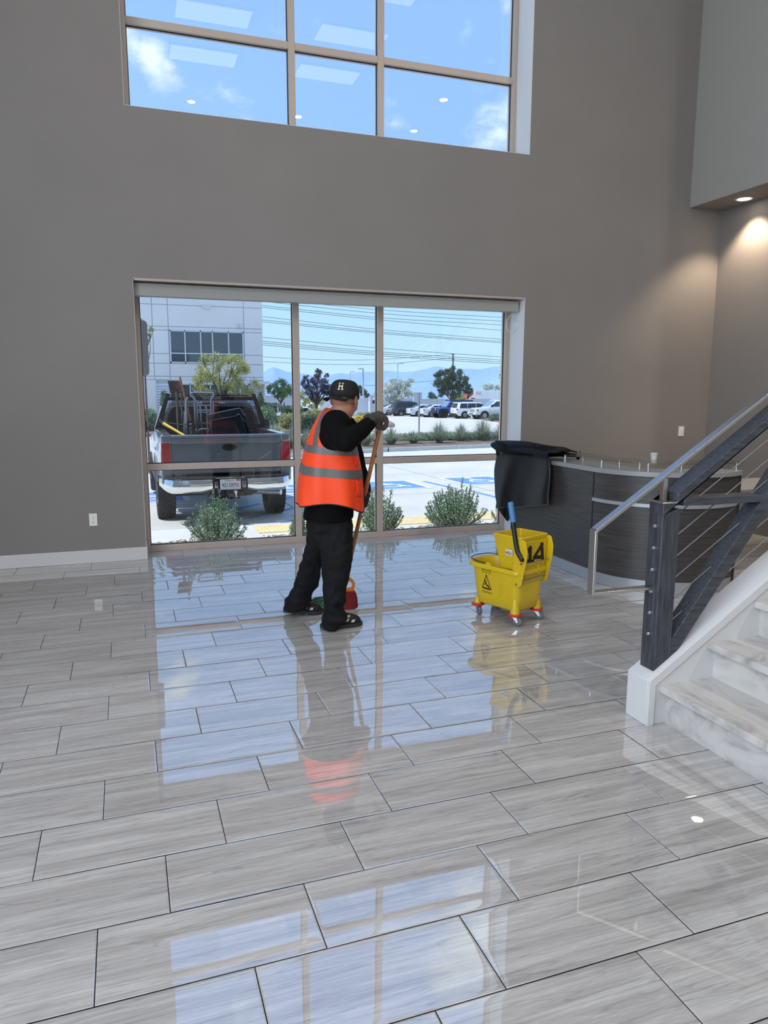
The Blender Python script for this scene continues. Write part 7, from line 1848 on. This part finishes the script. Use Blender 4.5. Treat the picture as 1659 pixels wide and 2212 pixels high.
def build_cargo():
    Yc = TRY + .55; zb = TRZ + .885
    a = lambda u, v, y=Yc: at_y(u, v, y)
    SIL = mat('hand_truck_alloy', (176, 182, 190), .32, .8); RUST = mat('rusty_blade', (84, 62, 54), .75, noise=(14, .45)); HW = mat('weathered_handle', (112, 98, 88), .8); WD = mat('orange_handle', (186, 116, 70), .6); YL = mat('yellow_handle', (226, 188, 40), .45); TT = mat('tote_grey', (42, 46, 54), .5); BLKB = mat('box_black', (18, 18, 20), .55); HOSE = mat('garden_hose', (72, 82, 86), .6); ROPE = mat('green_strap', (70, 112, 92), .8)
    # shovel, blade up
    t = thing('shovel', 'square rusty shovel standing blade up in the truck bed', 'shovel', V((a(384, 929).x, Yc, zb)))
    bl = []
    for i in range(9):
        s = i / 8; row = []
        for j in range(9):
            q = j / 8; u = (362 * (1 - q) + 368.5 * q) * (1 - s) + (391.5 * (1 - q) + 394 * q) * s; v = 821.5 * (1 - q) + 850 * q
            row.append(a(u, v) + V((0, .035 * math.sin(PI * s) - .02 * q, 0)))
        bl.append(row)
    MB().grid(bl).build('blade', RUST, t, solid=.006); MB().tube([a(381, 846), a(382.5, 875), V((a(386, 929).x, Yc, zb))], [.022, .019, .018], 8).build('shaft', HW, t)
    t = thing('rake', 'grey tool shaft standing right beside the shovel shaft', 'tool', V((a(393, 930).x, Yc + .1, zb)))
    MB().tube([a(392, 846, Yc + .1), V((a(394, 930).x, Yc + .1, zb))], .015, 8).build('shaft', HW, t); MB().box((a(392, 846).x - .10, Yc + .09, a(392, 846).z), (a(392, 846).x + .06, Yc + .11, a(392, 846).z + .05)).build('head', RUST, t)
    t = thing('wooden_pole', 'long orange wooden pole leaning in the truck bed', 'pole', V((a(420, 940).x, Yc - .1, zb)))
    e0, e1 = a(388.4, 814, Yc - .1), a(412, 909, Yc - .1); d = e1 - e0; e2 = e1 + d * ((zb - e1.z) / d.z)
    MB().tube([e0, e1, e2], [.016, .018, .018], 10).build('shaft', WD, t)
    t = thing('yellow_tool', 'yellow handled tool leaning over the left bed rail', 'tool', a(347, 908, Yc - .4))
    p0, p1, p2 = a(345, 907, Yc - .35), a(353, 914.5, Yc - .4), a(397, 941, Yc - .7)
    MB().tube([p0, p1], .022, 10).build('end_grip', BLKB, t); MB().tube([p1, p2, p2 + (p2 - p1) * .3], .024, 10).build('handle', YL, t)
    # tall hand truck
    y = Yc - .05
    t = thing('hand_truck', 'tall silver hand truck with wide loop handle in truck bed', 'hand truck', V((a(438, 935, y).x, y, zb)))
    lp = smooth_path([a(423, 867, y), a(417, 858, y), a(412.5, 852, y), a(415, 849, y), a(425, 848.5, y), a(450, 849, y), a(458, 849.5, y), a(461, 852.5, y), a(457, 860, y), a(455, 867, y)], 4)
    MB().tube(lp, .017, 8).build('loop_handle', SIL, t)
    for u0, u1 in ((420, 424), (425, 429), (455.5, 455), (460, 460)):
        MB().tube([a(u0, 866, y), V((a(u1, 938, y).x, y, zb))], .016, 8).build('side_rail', SIL, t)
    for u0, u1 in ((432, 436), (445, 449)):
        MB().tube(smooth_path([a(u0 - 2, 877, y), a(u0, 879, y), a((u0 + u1) / 2 + 1, 905, y), V((a(u1, 938, y).x, y, zb))], 3), .016, 8).build('inner_rail', SIL, t)
    for v in (876, 886.5, 891): MB().tube([a(424, v, y), a(455, v, y)], .012, 8).build('crossbar', SIL, t)
    MB().tube(smooth_path([a(428, 938, y - .05), a(431, 929, y - .05), a(438, 927, y - .05), a(450, 927, y - .05), a(457, 930, y - .05), a(459, 939, y - .05)], 4), .012, 8).build('lower_loop', SIL, t)
    t = thing('folding_cart', 'narrow silver bent tube cart frame left of the black box', 'cart', V((a(403, 935, y).x, y - .1, zb)))
    MB().tube(smooth_path([a(406, 858, y - .1), a(403, 864, y - .1), a(401.8, 871, y - .1), a(402.5, 900, y - .1), V((a(404, 938, y).x, y - .1, zb))], 4), .020, 8).build('frame_tube', SIL, t)
    MB().tube([a(399, 890, y - .06), a(398, 940, y - .06)], .012, 8).build('frame_rod', SIL, t)
    t = thing('hose_coil', 'dark coiled hose hanging beside the silver cart frame', 'hose', V((a(396, 938, Yc).x, Yc, zb)))
    for k in range(4): MB().tube(smooth_path([a(393.5 + k * 1.2, 940, Yc + .02 * k), a(393 + k * 1.4, 905 - k * 2, Yc + .02 * k), a(397 + k * .6, 892 - k * 1.5, Yc + .02 * k), a(400 + k * .5, 905, Yc + .02 * k), a(400.5, 940, Yc + .02 * k)], 5), .010, 6).build('hose_loop', HOSE, t)
    t = thing('black_box', 'tall narrow black carton with white vertical lettering in truck bed', 'box', V((a(411, 938, Yc - .25).x, Yc - .25, zb)))
    q0, q1 = a(405, 909, Yc - .25), a(417, 938, Yc - .25); MB().box((q0.x, Yc - .25, zb), (q1.x, Yc - .08, q0.z)).build('carton', BLKB, t)
    text_mb('ntaire', .085, (a(411.3, 932, Yc - .25).x, Yc - .251, a(411, 932, Yc - .25).z - .02), (0, 0, 1), (-1, 0, 0), .0008).build('lettering', PLATE, t, smooth=0)
    MB().box((a(408.5, 914, Yc - .25).x, Yc - .2515, a(408, 917.5, Yc - .25).z), (a(414.5, 914, Yc - .25).x, Yc - .2495, a(408, 914, Yc - .25).z)).build('printed_label', PLATE, t)
    # tote with its tilted lid
    y = Yc - .30
    t = thing('storage_tote', 'dark grey storage tote with tilted lid in the truck bed', 'tote', V((a(490, 935, y).x, y + .2, zb)))
    P = [(457, 908.5), (519, 897.5), (534, 938), (459, 941)]
    F = [a(u, v, y) for u, v in P]; Bk = [p + V((.03, .36, 0)) for p in F]
    MB().add(F + Bk, [(0, 1, 2, 3)[::-1], (4, 5, 6, 7), (0, 4, 5, 1)[::-1], (1, 5, 6, 2)[::-1], (2, 6, 7, 3)[::-1], (3, 7, 4, 0)[::-1]]).build('tote_body', TT, t, bevel=.01)
    P = [(446, 896.5), (514, 882.5), (522, 885), (519, 897), (455, 909)]
    F = [a(u, v, y - .02) for u, v in P]; Bk = [p + V((.03, .42, 0)) for p in F]; n = 5
    MB().add(F + Bk, [tuple(range(n))[::-1], tuple(range(n, 2 * n))] + [(i, (i + 1) % n, (i + 1) % n + n, i + n) for i in range(n)]).build('tote_lid', TT, t, bevel=.006)
    for off in (0, 13.5):
        MB().tube(smooth_path([a(512, 884 + off * .95, y - .03), a(516, 882.5 + off * .95, y - .03), a(520, 885 + off, y - .03), a(524, 893 + off, y - .03), a(527, 896 + off, y - .03), a(530, 896.5 + off, y - .03)], 4), .013, 8).build('rim_edge', mat('tote_rim', (86, 92, 104), .5), t)
    MB().tube([a(454, 909, y - .02), a(480, 904, y - .025), a(519, 897, y - .02)], .008, 6).build('lid_lip', mat('tote_rim', (86, 92, 104), .5), t)
    # strap across the load
    tag(MB().tube(smooth_path([a(352, 911, Yc - .15), a(385, 916.5, Yc - .16), a(420, 916, Yc - .17), a(453, 913.5, Yc - .2)], 5), .008, 6).build('tie_strap', ROPE), 'thin green tie strap stretched across the tools in truck bed', 'strap')
build_cargo()
